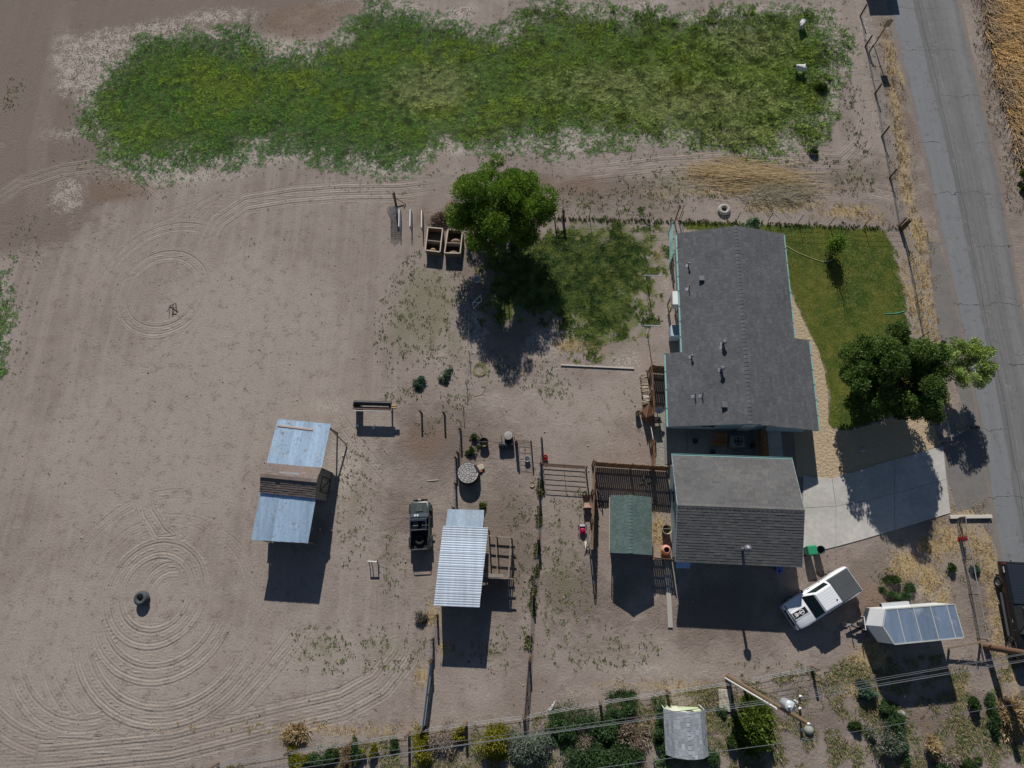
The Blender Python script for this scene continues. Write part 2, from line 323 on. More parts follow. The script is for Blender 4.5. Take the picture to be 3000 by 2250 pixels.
# ================================================================ THE SETTING
def make_ground():
    def axis(a, b, st, far):
        inner = np.arange(a, b+st/2, st); out = []; d = st
        while d < far: out.append(d); d *= 1.5
        out = np.cumsum(out)
        return np.concatenate([(a-out)[::-1], inner, b+out])
    xs = axis(-62, 50, .25, 240); ys = axis(-17, 63, .25, 240)
    X, Y = np.meshgrid(xs, ys); nx, ny = len(xs), len(ys)
    V = np.c_[X.ravel(), Y.ravel(), np.zeros(X.size)]
    i = np.arange((nx-1)*(ny-1)); r, c = i//(nx-1), i % (nx-1); a = r*nx+c
    F = np.c_[a, a+1, a+nx+1, a+nx]
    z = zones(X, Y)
    td = np.zeros(X.shape); tm = np.zeros(X.shape)
    for P, hw, st, isw in TRACKS:
        Q = np.array(P) if isw else pts2(P); d = np.full(X.shape, 1e9); end = np.ones(X.shape); closed = np.hypot(*(Q[0]-Q[-1])) < .3; nq = len(Q)-1
        for k in range(nq):
            A = Q[k]; e = Q[k+1]-A; wx, wy = X-A[0], Y-A[1]; tr = (wx*e[0]+wy*e[1])/(e@e); t = np.clip(tr, 0, 1)
            dd = np.hypot(wx-e[0]*t, wy-e[1]*t); s = (k+t)/nq; near = dd < d; d = np.where(near, dd, d)
            end = np.where(near, 1.0 if closed else np.clip(np.minimum(s, 1-s)*7, 0, 1), end)
        m = np.clip((hw+.25-d)/.3, 0, 1)*st*end*np.clip(.35+1.3*fbm(X, Y, .5), 0, 1); upd = m > tm
        td = np.where(upd, d, td); tm = np.maximum(tm, m)
    lot = np.clip(1-np.clip(np.maximum(z['past'], .5+(sdf([(1250, 500), (1250, 2300), (4000, 2300), (4000, 500)], X, Y)+(fbm(X, Y, .3)-.5)*8)/8), 0, 1), 0, 1)*np.clip(.4+fbm(X, Y, .12), 0, 1)
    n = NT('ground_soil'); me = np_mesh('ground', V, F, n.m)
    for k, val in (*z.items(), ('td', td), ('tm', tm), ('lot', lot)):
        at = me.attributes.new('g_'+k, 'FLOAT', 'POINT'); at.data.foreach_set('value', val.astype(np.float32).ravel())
    A = lambda k: n.attr('g_'+k)
    n1 = n.noise(.16, 5, .6); n2 = n.noise(1.1, 6, .62); n3 = n.noise(5.5, 5, .62); n4 = n.noise(22, 3, .6); n5 = n.noise(.5, 4, .6)
    h3 = n.math('SUBTRACT', n3, .5); h2 = n.math('SUBTRACT', n2, .5)
    dirt = n.mix(n.step(n1, .35, .65), (.234, .191, .165), (.298, .250, .219))
    dirt = n.mix(n.step(n5, .4, .65, 0, .55), dirt, (.258, .224, .198))
    pv = n.math('ADD', A('pale'), n.math('MULTIPLY', n.math('SUBTRACT', n5, .5), 7.0))
    dirt = n.mix(n.step(pv, -.5, 3.0, 0, .62), dirt, (.355, .309, .270))
    stripe = n.noise(1.3, 4, .65, n.scaled((1.0, .03, 1.0)))
    dirt = n.mix(n.math('MULTIPLY', n.step(stripe, .42, .62), n.math('MULTIPLY', A('lot'), .42)), dirt, (.345, .303, .268))
    rutc = n.math('MULTIPLY', n.math('MULTIPLY_ADD', n.math('SINE', n.math('MULTIPLY_ADD', A('td'), 2*math.pi/.71, n.math('MULTIPLY', n5, 4.0))), .5, .5), A('tm'))
    dirt = n.mix(n.math('MULTIPLY', rutc, .3), dirt, (.30, .26, .225))
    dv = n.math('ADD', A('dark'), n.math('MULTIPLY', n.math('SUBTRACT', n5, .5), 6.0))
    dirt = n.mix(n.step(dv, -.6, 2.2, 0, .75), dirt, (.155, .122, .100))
    dirt = n.mix(n.math('MULTIPLY', A('tm'), n.step(n2, .35, .6, .15, .5)), dirt, (.325, .28, .242))
    dirt = n.mix(n.step(n.math('ADD', h2, h3), .03, .24, 0, .65), dirt, (.150, .116, .094))
    dirt = n.mix(n.step(n.math('SUBTRACT', h2, h3), .10, .34, 0, .45), dirt, (.33, .285, .245))
    pits = n.step(n.vor(3.2), .02, .10, 1, 0)
    dirt = n.mix(n.math('MULTIPLY', pits, n.step(n5, .48, .6, 0, .6)), dirt, (.10, .08, .068))

    # pale crust, red-brown soil
    wv = n.math('ADD', A('white'), n.math('ADD', n.math('MULTIPLY', h3, 2.2), n.math('MULTIPLY', h2, 2.6)))
    col = n.mix(n.math('MULTIPLY', n.step(wv, -.3, 1.3, 0, .9), n.step(n.math('ADD', n3, n.math('MULTIPLY', h2, .7)), .40, .60)), dirt, (.41, .365, .325))
    # crust that breaks through round the pasture edge
    rim = n.math('MULTIPLY', n.step(n.math('ADD', A('past'), n.math('MULTIPLY', h2, 3.0)), -1.2, .6), n.step(A('past'), 5.5, 3.0))
    col = n.mix(n.math('MULTIPLY', n.math('MULTIPLY', rim, .85), n.step(n.math('ADD', n3, n.math('MULTIPLY', h2, .6)), .42, .58)), col, (.41, .365, .322))
    bv = n.math('ADD', A('brown'), n.math('ADD', n.math('MULTIPLY', h3, 1.5), h2))
    col = n.mix(n.step(bv, -.3, 1.0, 0, .8), col, (.185, .13, .098))
    # dry straw litter
    sv = n.math('ADD', A('straw'), n.math('ADD', n.math('MULTIPLY', h3, 2.6), n.math('MULTIPLY', h2, 1.6)))
    strawc = n.mix(n.step(n4, .35, .65), (.30, .215, .10), (.46, .355, .19))
    col = n.mix(n.step(sv, -.1, .7, 0, .85), col, strawc)
    # weeds, yard grass, pasture, lawn: the soil seen between the blades
    weedc = n.mix(n.step(n4, .4, .6), (.10, .12, .05), (.16, .155, .08))
    wd = n.math('ADD', A('weed'), n.math('ADD', n.math('MULTIPLY', h3, 3.0), n.math('MULTIPLY', h2, 2.0)))
    col = n.mix(n.step(n.math('ADD', wd, n.math('MULTIPLY', n.math('SUBTRACT', n4, .5), 5.0)), 1.2, 2.0, 0, .5), col, weedc)
    yg = n.math('ADD', A('yard'), n.math('ADD', n.math('MULTIPLY', h3, 4.0), n.math('MULTIPLY', h2, 8.0)))
    grassc = n.mix(n.step(n2, .38, .62), (.06, .095, .024), (.135, .15, .042))
    grassc = n.mix(n.step(n3, .5, .75, 0, .5), grassc, (.20, .17, .09))
    yg = n.math('ADD', yg, n.math('MULTIPLY', n.math('SUBTRACT', n4, .5), 5.0))
    col = n.mix(n.step(yg, .6, 1.5, 0, .85), col, grassc)
    pg = n.math('ADD', n.math('ADD', A('past'), n.math('MULTIPLY', n.math('SUBTRACT', n4, .5), 5.0)), n.math('ADD', n.math('MULTIPLY', h3, 5.0), n.math('MULTIPLY', h2, 4.0)))
    col = n.mix(n.step(pg, 1.2, 2.8, 0, .92), col, grassc)
    lawnc = n.mix(n.step(n2, .35, .65), (.055, .09, .017), (.14, .145, .035))
    lg = n.math('ADD', A('lawn'), n.math('MULTIPLY', h3, .9))
    col = n.mix(n.step(lg, -.05, .25), col, lawnc)
    f = n.math('MULTIPLY_ADD', n.math('ADD', n.math('ADD', n3, n4), n.noise(11, 4, .7)), .50, .25); g = n.t.nodes.new('ShaderNodeCombineColor'); [n.set(g.inputs[k], f) for k in range(3)]
    col = n.mix(1.0, col, g.outputs[0], 'MULTIPLY')
    # relief: wheel ruts, rake lines, clods
    rwave = n.math('ADD', n.math('MULTIPLY', n.math('SINE', n.math('MULTIPLY_ADD', A('td'), 2*math.pi/.24, n.math('MULTIPLY', n2, 3.0))), .55), n.math('MULTIPLY', n.math('SINE', n.math('MULTIPLY_ADD', A('td'), 2*math.pi/.71, n.math('MULTIPLY', n5, 4.0))), .9))
    rut = n.math('MULTIPLY', rwave, n.math('MULTIPLY', A('tm'), n.step(n5, .25, .5, .35, 1)))
    rk = n.noise(3.0, 3, .6, n.scaled((1.0, .03, 1.0))); rake = n.math('MULTIPLY', n.math('SUBTRACT', rk, .5), n.math('MULTIPLY', A('lot'), 1.7))
    clod = n.math('ADD', n.math('MULTIPLY', n3, 1.0), n.math('MULTIPLY', n4, .22))
    clod = n.math('ADD', clod, n.math('MULTIPLY', n.step(n.vor(4.2), .04, .30), n.step(n.math('ADD', n5, n.math('MULTIPLY', A('dark'), .05)), .46, .62, .05, .75)))
    n.bump(n.math('ADD', n.math('ADD', n.math('MULTIPLY', rut, .5), rake), clod), .75, .05)
    n.out(col, .95, 0, .15)
    tag(obj('ground', me), kind='structure')
make_ground()

def sheet(name, px, z, mat, holes=None):
    P = [G(u, v) for u, v in px]
    o = MB().prism(P, -.05, z).build(name, mat); return tag(o, kind='structure')
# ---- asphalt road with patched lane, cracks and a pale worn wheel path
RL = [(2542, -260), (2594, 0), (2712, 500), (2808, 950), (2854, 1180), (2912, 1567), (2958, 1850), (3050, 2400)]
RR = [(2760, -260), (2815, 0), (2928, 500), (3005, 950), (3060, 1180), (3140, 1567), (3200, 1850), (3310, 2400)]
def make_road():
    n = NT('asphalt'); n2 = n.noise(.5, 5, .6); n3 = n.noise(9, 4, .7); n4 = n.noise(40, 2)
    u = n.attr('lane'); v = n.attr('run')
    base = n.mix(n2, (.145, .144, .146), (.20, .198, .198))
    du = n.math('MULTIPLY_ADD', n.math('SUBTRACT', n2, .5), .10, u)
    cv = n.t.nodes.new('ShaderNodeCombineXYZ'); n.set(cv.inputs[0], n.math('MULTIPLY', u, 22.0)); n.set(cv.inputs[1], n.math('MULTIPLY', v, .10))
    base = n.mix(n.step(n.noise(1.0, 5, .7, cv.outputs[0]), .35, .68, 0, .6), base, (.115, .112, .112))
    patch = n.math('MULTIPLY', n.step(du, .05, .07), n.step(du, .36, .34))
    base = n.mix(n.math('MULTIPLY', patch, .55), base, (.205, .218, .232))
    worn = n.step(n.math('ABSOLUTE', n.math('SUBTRACT', u, .82)), .12, .03)
    base = n.mix(n.math('MULTIPLY', worn, .35), base, (.235, .238, .245))
    dark = n.step(n.math('ABSOLUTE', n.math('SUBTRACT', du, .38)), .035, .01)
    base = n.mix(n.math('MULTIPLY', dark, .4), base, (.12, .115, .115))
    ue = n.math('MULTIPLY_ADD', n.math('SUBTRACT', n.noise(1.1, 5, .7), .5), .16, u)
    edge = n.math('MAXIMUM', n.step(ue, .08, .01), n.step(ue, .91, .99))
    base = n.mix(n.math('MULTIPLY', edge, n.step(n3, .25, .55)), base, (.21, .172, .145))
    base = n.mix(n.step(n.noise(1.6, 5, .7), .54, .70, 0, .6), base, (.115, .108, .104))
    base = n.mix(n.step(n.noise(.7, 6, .75), .57, .66, 0, .55), base, (.235, .222, .208))
    # cracks: across the road every few metres, a wandering one along it, crazed patches
    wob = n.math('MULTIPLY', n.math('SUBTRACT', n.noise(.9, 4), .5), 1.2)
    vr = n.math('ADD', v, wob)
    k = n.math('ABSOLUTE', n.math('SUBTRACT', n.math('FRACT', n.math('DIVIDE', vr, 5.3)), .5))
    cr = n.step(k, .008, .003)
    cr = n.math('MULTIPLY', cr, n.step(n.noise(.25, 2), .42, .5))
    lk = n.math('ABSOLUTE', n.math('SUBTRACT', u, n.math('MULTIPLY_ADD', n.math('SUBTRACT', n.noise(.25, 3), .5), .06, .42)))
    cr = n.math('MAXIMUM', cr, n.step(lk, .006, .002))
    cz = n.math('MULTIPLY', n.step(n.vor(1.3, 'DISTANCE_TO_EDGE'), .03, .01), n.step(n.noise(.35, 3), .56, .62))
    cr = n.math('MAXIMUM', cr, n.math('MULTIPLY', cz, .6))
    base = n.mix(n.math('MULTIPLY', cr, .75), base, (.06, .058, .06))
    pl = n.step(n.math('ABSOLUTE', n.math('SUBTRACT', u, .50)), .012, .006)       # last traces of the painted centre line
    base = n.mix(n.math('MULTIPLY', pl, n.step(n.noise(1.7, 3), .45, .6, 0, .10)), base, (.5, .5, .5))
    f = n.math('MULTIPLY_ADD', n.math('ADD', n3, n4), .3, .7); g = n.t.nodes.new('ShaderNodeCombineColor'); [n.set(g.inputs[q], f) for q in range(3)]
    n.bump(n.math('SUBTRACT', n.math('MULTIPLY', n4, .3), cr), .5, .02)
    n.out(n.mix(1.0, base, g.outputs[0], 'MULTIPLY'), .85, 0, .25)
    L = []; Rr = []
    def dens(P):
        out = []
        for a, b in zip(P, P[1:]):
            for t in np.linspace(0, 1, 24, endpoint=False): out.append((a[0]+(b[0]-a[0])*t, a[1]+(b[1]-a[1])*t))
        return out+[P[-1]]
    L = [G(*p) for p in dens(RL)]; Rr = [G(*p) for p in dens(RR)]
    V = []; lane = []; run = []; s = 0; C = 9
    for i, (a, b) in enumerate(zip(L, Rr)):
        if i: s += (L[i]-L[i-1]).length
        wl = .10*(random.random()-.5); wr = .12*(random.random()-.5)
        for j in range(C):
            t = j/(C-1); p = a.lerp(b, t); e = (wl if j == 0 else wr if j == C-1 else 0)
            V.append((p.x+e, p.y, .004 if j in (0, C-1) else .012+.03*(1-(2*t-1)**2))); lane.append(t); run.append(s)
    V = np.array(V); F = np.array([(i*C+j, i*C+j+1, (i+1)*C+j+1, (i+1)*C+j) for i in range(len(L)-1) for j in range(C-1)])
    me = np_mesh('road', V, F, n.m)
    for kx, val in (('lane', lane), ('run', run)):
        at = me.attributes.new(kx, 'FLOAT', 'POINT'); at.data.foreach_set('value', np.array(val, dtype=np.float32))
    tag(obj('road', me), kind='structure')
make_road()
# paved apron between road edge and driveway mouth
ap = M('apron_asphalt', (.165, .155, .147), .9, var=.3, scale=1.2, bump=.02, bscale=14, dirt=(.23, .19, .155))
sheet('road_shoulder', [(2716, 704), (2752, 712), (2826, 950), (2868, 1180), (2925, 1567), (2916, 1600), (2880, 1540), (2846, 1490), (2806, 1500), (2775, 1400), (2766, 1322), (2800, 1285), (2838, 1240), (2800, 1130), (2770, 1060), (2748, 960), (2730, 830)], .003, ap)
# ---- driveway of separate slabs
conc = MV('concrete', [(.40, .385, .36), (.45, .43, .40), (.42, .40, .375)], .85, grain=3)
drv = thing('driveway', None, None, G(2550, 1480)); tag(drv, kind='structure')
JO = [[(2352, 1392), (2378, 1398), (2437, 1402), (2500, 1383), (2620, 1346), (2690, 1328), (2762, 1306)],
      [(2352, 1488), (2400, 1486), (2448, 1484), (2520, 1470), (2620, 1446), (2700, 1424), (2772, 1404)],
      [(2345, 1628), (2400, 1614), (2448, 1602), (2530, 1580), (2620, 1553), (2700, 1529), (2784, 1503)]]
JJ = [0, 2, 4, 6]
for r in range(2):
    for a, b in zip(JJ, JJ[1:]):
        top = JO[r][a:b+1]; bot = JO[r+1][a:b+1][::-1]
        P = [G(*p) for p in top+bot]; c = sum(P, Vector())/len(P)
        P = [p+(c-p).normalized()*.014 for p in P]
        MB().prism(P, -.05, .055+.004*random.random()).build('slab', conc, drv, world=True, bevel=.008)
MV('patio_shade_concrete', [(.15, .15, .15), (.18, .18, .175)], .9, grain=3)  # concrete darkened: the shade of the enclosed patio is put into its colour
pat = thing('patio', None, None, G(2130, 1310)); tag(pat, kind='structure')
GX = Vector((math.cos(R_(-2.6)), math.sin(R_(-2.6)), 0)); GY = Vector((-GX.y, GX.x, 0))
GO = Vector((9.266, 4.337, 0))                       # garage: west end of ridge
HO = Vector((15.059, 10.200, 0)); HY = Vector((math.sin(R_(2.43)), math.cos(R_(2.43)), 0)); HX = Vector((HY.y, -HY.x, 0))
def g3(a, b, z=0.0): return GO+GX*a+GY*b+Vector((0, 0, z))
def h3(a, b, z=0.0): return HO+HX*a+HY*b+Vector((0, 0, z))
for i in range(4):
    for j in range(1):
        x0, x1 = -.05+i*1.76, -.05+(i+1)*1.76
        MB().prism([g3(x0+.012, 3.55), g3(x1-.012, 3.55), g3(x1-.012, 6.9), g3(x0+.012, 6.9)], -.05, .05).build('slab', MATS['patio_shade_concrete'], pat, world=True)
walk = thing('walkway', None, None, g3(7.9, 4)); tag(walk, kind='structure')
for j in range(4):
    y0, y1 = -.6+j*1.9, -.6+(j+1)*1.9
    MB().prism([g3(8.0 if j > 1 else 8.65, y0+.01), g3(9.05, y0+.01), g3(9.05, y1-.01), g3(8.0 if j > 1 else 8.65, y1-.01)], -.05, .045).build('slab', conc, walk, world=True)
# ---- tan gravel bed and the pale gravel strip beside the patio
def gravel(name, c1, c2, c3, sc_):
    n = NT(name); a = n.noise(sc_, 4, .65); b = n.noise(sc_*5, 3, .6); c = n.noise(.8, 4)
    col = n.mix(n.step(b, .3, .7), n.mix(n.step(a, .35, .65), c1, c2), c3)
    v = n.vor(24.0); n.bump(n.math('ADD', n.math('MULTIPLY', a, 2.2), n.math('ADD', n.math('MULTIPLY', c, .8), n.math('MULTIPLY', v, .35))), .8, .07)
    return n.out(col, .95, 0, .15)
sheet('gravel_bed', GRAVEL, .012, gravel('tan_gravel', (.40, .31, .20), (.48, .385, .265), (.45, .355, .24), 4.5))
sheet('gravel_strip', [(1927, 1200), (1962, 1200), (1966, 1372), (1922, 1372), (1920, 1290)], .012, gravel('pale_gravel', (.24, .24, .20), (.36, .36, .31), (.30, .29, .25), 9))
# ================================================================ BUILDINGS
_um = None
def unit_shingle(mat):
    k = 'unit_'+mat.name
    if k in bpy.data.meshes: return bpy.data.meshes[k]
    b = MB(); b.add([(0, 0, 0), (1, 0, 0), (1, 1, 0), (0, 1, 0), (0, 0, 1), (1, 0, 1), (1, 1, .2), (0, 1, .2)], [(0, 3, 2, 1), (4, 5, 6, 7), (0, 1, 5, 4), (1, 2, 6, 5), (3, 0, 4, 7), (2, 3, 7, 6)])
    me = b.mesh('shingle', mat); me.name = k; return me
def shingles(roof, slopes, expo, tabw, t, mat, keep=300, bare=None):
    """slopes: list of (origin at eave, U along eave, V upslope, slope length, span(v) -> (u0, u1))"""
    L = []
    for O, U, V, ln, span in slopes:
        O, U, V = Vector(O), Vector(U).normalized(), Vector(V).normalized(); N = U.cross(V)
        if N.z < 0: N = -N
        nv = int(math.ceil(ln/expo))
        for k in range(nv):
            v = k*expo; u0, u1 = span(min(v+.02, ln)); hh = min(expo*1.3, ln-v+.02)
            u = u0-tabw*(.5 if k % 2 else 0)-random.random()*tabw*.25
            while u < u1-.01:
                wd = tabw*(.75+.5*random.random()); a, b = max(u, u0), min(u+wd-.012, u1)
                u += wd
                if b-a < .04 or (bare and bare(v, (a+b)/2) and random.random() < .85): continue
                P = O+U*a+V*v+N*.004
                L.append((P, U*(b-a), V*hh, N*(t*(.8+.5*random.random()))))
    C = Vector((0, 0, CAMH)); L.sort(key=lambda s: (s[0]-C).length); off = base_of(roof)
    me = unit_shingle(mat)
    for P, a, b, c in L[:keep]:
        p = P-off; put('shingle', me, roof, Matrix(((a.x, b.x, c.x, p.x), (a.y, b.y, c.y, p.y), (a.z, b.z, c.z, p.z), (0, 0, 0, 1))))
    if len(L) > keep:
        uv = np.array([v.co[:] for v in me.vertices]); uf = np.array([p.vertices[:] for p in me.polygons]); m = len(L)-keep
        T = np.array([[s[1][:], s[2][:], s[3][:]] for s in L[keep:]]); Pp = np.array([(s[0]-off)[:] for s in L[keep:]])
        V = (np.einsum('vk,nkj->nvj', uv, T)+Pp[:, None, :]).reshape(-1, 3)
        F = (uf[None]+8*np.arange(m)[:, None, None]).reshape(-1, 4)
        o = obj('shingles', np_mesh('shingles', V, F, mat, tone=np.repeat(rng.random(m), 8)), roof); o['kind'] = 'stuff'
def dup_mesh(name, me, parent, off, p, rz=0.0, s=(1, 1, 1)):
    return put(name, me, parent, Matrix.Translation(Vector(p)-off) @ Matrix.Rotation(rz, 4, 'Z') @ Matrix.Diagonal((*s, 1)))

teal = M('teal_trim', (.22, .42, .40), .55, var=.15, scale=3, dirt=(.30, .36, .34))
siding = M('blue_grey_siding', (.33, .42, .46), .7, var=.1, scale=1.5, stretch=(1, 1, 12))
glass = M('window_glass', (.03, .04, .045), .08, var=.05, spec=.6)
whitep = M('white_paint', (.72, .72, .70), .5, var=.08, dirt=(.5, .48, .44))
galv = M('galvanised', (.46, .47, .49), .45, .6, var=.12)
rubber = M('rubber', (.022, .022, .023), .8, var=.2, scale=6)
blackp = M('black_plastic', (.018, .019, .021), .5, var=.15)
asph_sh = MV('grey_shingle', [(.084, .087, .097), (.108, .111, .120), (.090, .093, .102), (.122, .124, .130), (.096, .098, .106)], .9, spec=.25, grain=14)
asph_gar = MV('weathered_shingle', [(.100, .102, .108), (.128, .127, .126), (.110, .112, .118), (.142, .138, .132), (.116, .114, .112)], .9, spec=.25, grain=14)
under = M('roofing_felt', (.055, .056, .062), .95, var=.15)

# ---------------------------------------------------------------- house
def make_house():
    H = thing('house', 'long grey shingled house with teal gutters beside the lawn', 'house', h3(0, 8))
    zr = 3.8; sl = .28; zz = lambda a: zr-sl*abs(a)
    wall = MB()
    def wbox(a0, a1, b0, b1, z): wall.prism([h3(a0, b0), h3(a1, b0), h3(a1, b1), h3(a0, b1)], 0, z)
    wbox(-4.1, 3.95, 5.6, 16.15, 2.55); wbox(-5.3, 5.15, .35, 5.6, 2.22); wbox(3.95, 5.15, 5.6, 6.95, 2.21)
    for b, d in ((16.13, -.1), (.37, .1)):   # gables
        e = 4.1 if b > 5 else 5.3; z0 = 2.5 if b > 5 else 2.2
        wall.add([h3(-e, b, z0), h3(e-.15, b, z0), h3(0, b, zr-.12), h3(-e, b+d, z0), h3(e-.15, b+d, z0), h3(0, b+d, zr-.12)], [(0, 1, 2), (5, 4, 3), (0, 3, 4, 1), (1, 4, 5, 2), (2, 5, 3, 0)])
    wall.build('wall', siding, H, world=True)
    W1, W2, E1, E2 = -4.42, -5.63, 4.2, 5.43; bw, be, bn, bs = 5.87, 7.2, 16.42, -.05
    r = MB()
    for poly in ([(0, bs), (0, bn), (W1, bn), (W1, bw), (W2, bw), (W2, bs)], [(0, bs), (E2, bs), (E2, be), (E1, be), (E1, bn), (0, bn)]):
        r.slab([h3(a, b, zz(a)) for a, b in poly], .07)
    roof = r.build('roof', under, H, world=True)
    sq = math.sqrt(1+sl*sl)
    def spanW(v):
        a = -5.63+v/sq; return (0, 16.47) if a >= W1 else (0, 5.92)
    def spanE(v):
        a = 5.43-v/sq; return (0, 16.47) if a <= E1 else (0, 7.25)
    vW = HX+Vector((0, 0, sl)); vE = -HX+Vector((0, 0, sl))
    shingles(roof, [(h3(W2, bs, zz(W2)), HY, vW, 5.63*sq, spanW), (h3(E2, bs, zz(E2)), HY, vE, 5.43*sq, spanE)], .21, .42, .016, asph_sh)
    cap = MB().mesh('x', None); capm = unit_shingle(asph_gar)
    nb = 52
    for k in range(nb):                                                # ridge caps, folded over both slopes
        b = bs+k*(bn-bs)/nb
        m = MB(); tlt = .022
        m.add([h3(-.17, b, zz(.17)+.03), h3(0, b, zr+.045), h3(.17, b, zz(.17)+.03), h3(-.17, b+.36, zz(.17)+.012), h3(0, b+.36, zr+.018), h3(.17, b+.36, zz(.17)+.012),
               h3(-.17, b, zz(.17)), h3(.17, b, zz(.17))], [(0, 1, 4, 3), (1, 2, 5, 4), (0, 6, 7, 2, 1)])
        m.build('ridge_cap', asph_sh, roof, world=True)
    for a, b0, b1 in ((W1-.06, bw, bn), (W2-.06, bs, bw), (E1+.06, be, bn), (E2+.06, bs, be)):
        z = zz(abs(a)-.06)-.05
        g = MB(); g.beam(h3(a, b0, z-.05), h3(a, b1, z-.05), .13, .09).beam(h3(a+(.055 if a > 0 else -.055), b0, z+.01), h3(a+(.055 if a > 0 else -.055), b1, z+.01), .02, .04)
        go = g.build('gutter', teal, H, world=True)
        nseg = max(2, int((b1-b0)/1.2)); br = MB()
        for k in range(nseg+1): bb = b0+(b1-b0)*k/nseg; br.beam(h3(a-.07, bb, z+.02), h3(a+.07, bb, z+.02), .03, .02)
        br.build('bracket', M('dark_teal', (.10, .2, .19), .6), go, world=True)
    fas = MB()
    for s_, e in ((-1, W2), (1, E2)): fas.beam(h3(0, bs+.04, zr-.16), h3(e, bs+.04, zz(e)-.16), .03, .16)
    for s_, e in ((-1, W1), (1, E1)): fas.beam(h3(0, bn-.04, zr-.16), h3(e, bn-.04, zz(e)-.16), .03, .16)
    fas.build('fascia', teal, H, world=True)
    # windows and a door on the walls that can be seen from other positions
    for a, b, ax in ((-4.12, 8.2, 0), (-4.12, 13.3, 0), (3.97, 9.5, 0), (3.97, 13.2, 0), (-2.4, .34, 1), (1.2, 16.16, 1)):
        d = HY if ax == 0 else HX; nrm = (HX*(-1 if a < 0 else 1)) if ax == 0 else (HY*(-1 if b < 5 else 1))
        c = h3(a, b, 1.45); wn_ = MB().obb(c, d*.6, nrm*.03, Vector((0, 0, .55))).build('window', whitep, H, world=True)
        for s_ in (-1, 1): MB().obb(c+d*(.28*s_)+nrm*.012, d*.25, nrm*.03, Vector((0, 0, .46))).build('pane', glass, wn_, world=True)
    dr = MB().obb(h3(.6, .335, 1.05), HX*.45, HY*.03, Vector((0, 0, 1.0))).build('door', whitep, H, world=True)
    MB().cyl(h3(.28, .30, 1.0), h3(.28, .22, 1.0), .03).build('handle', galv, dr, world=True)
    # things through the roof
    def on(u, v, top):                       # roof position under a seen cap
        p = G(u, v, top); a = (p-HO).dot(HX); return a, (p-HO).dot(HY), zz(a)
    vm = M('vent_metal', (.17, .17, .195), .5, .4)
    for u, v, r_, h in ((2120, 1005, .17, .5), (2115, 1081, .18, .55), (2033, 1035, .10, .35), (2023, 764, .09, .4), (2118, 1016, .08, .28)):
        a, b, z = on(u, v, 3.6); q = MB().cyl(h3(a, b, z-.1), h3(a, b, z+h), r_*.55, n=12); o = q.build('vent_pipe', vm, H, True, world=True)
        MB().lathe([(.0, .10), (r_*.7, .08), (r_, .01), (r_, -.04), (r_*.5, -.05)], h3(a, b, z+h), 14).build('cap', vm, o, True, world=True)
        MB().obb(h3(a-.06, b, zz(a-.06)+.03), HX*.14+Vector((0, 0, sl*.14)), HY*.14, Vector((0, 0, .008))).build('flashing', M('flashing', (.22, .22, .26), .5, .3), o, world=True)
    for u, v in ((2057, 812), (2121, 1187)):
        a, b, z = on(u, v, 3.35); o = MB().obb(h3(a, b, z+.1), HX*.17, HY*.17, Vector((0, 0, .1))).build('roof_vent', vm, H, world=True, bevel=.02)
        MB().obb(h3(a, b-.01, z+.215), HX*.2, HY*.2, Vector((0, 0, .012))).build('cap', vm, o, world=True)
    for u, v in ((2022, 838), (2040, 1156), (2060, 1156)):
        a, b, z = on(u, v, 3.3); o = MB().cyl(h3(a, b, z-.05), h3(a, b, z+.34), .04, n=8).build('vent_pipe', vm, H, True, world=True)
        MB().cyl(h3(a, b-.1, z+.3), h3(a, b+.12, z+.36), .035, n=8).build('elbow', blackp, o, True, world=True)
        MB().obb(h3(a-.12, b, zz(a-.12)+.03), HX*.13+Vector((0, 0, sl*.13)), HY*.13, Vector((0, 0, .008))).build('flashing', MATS['flashing'], o, world=True)
make_house()

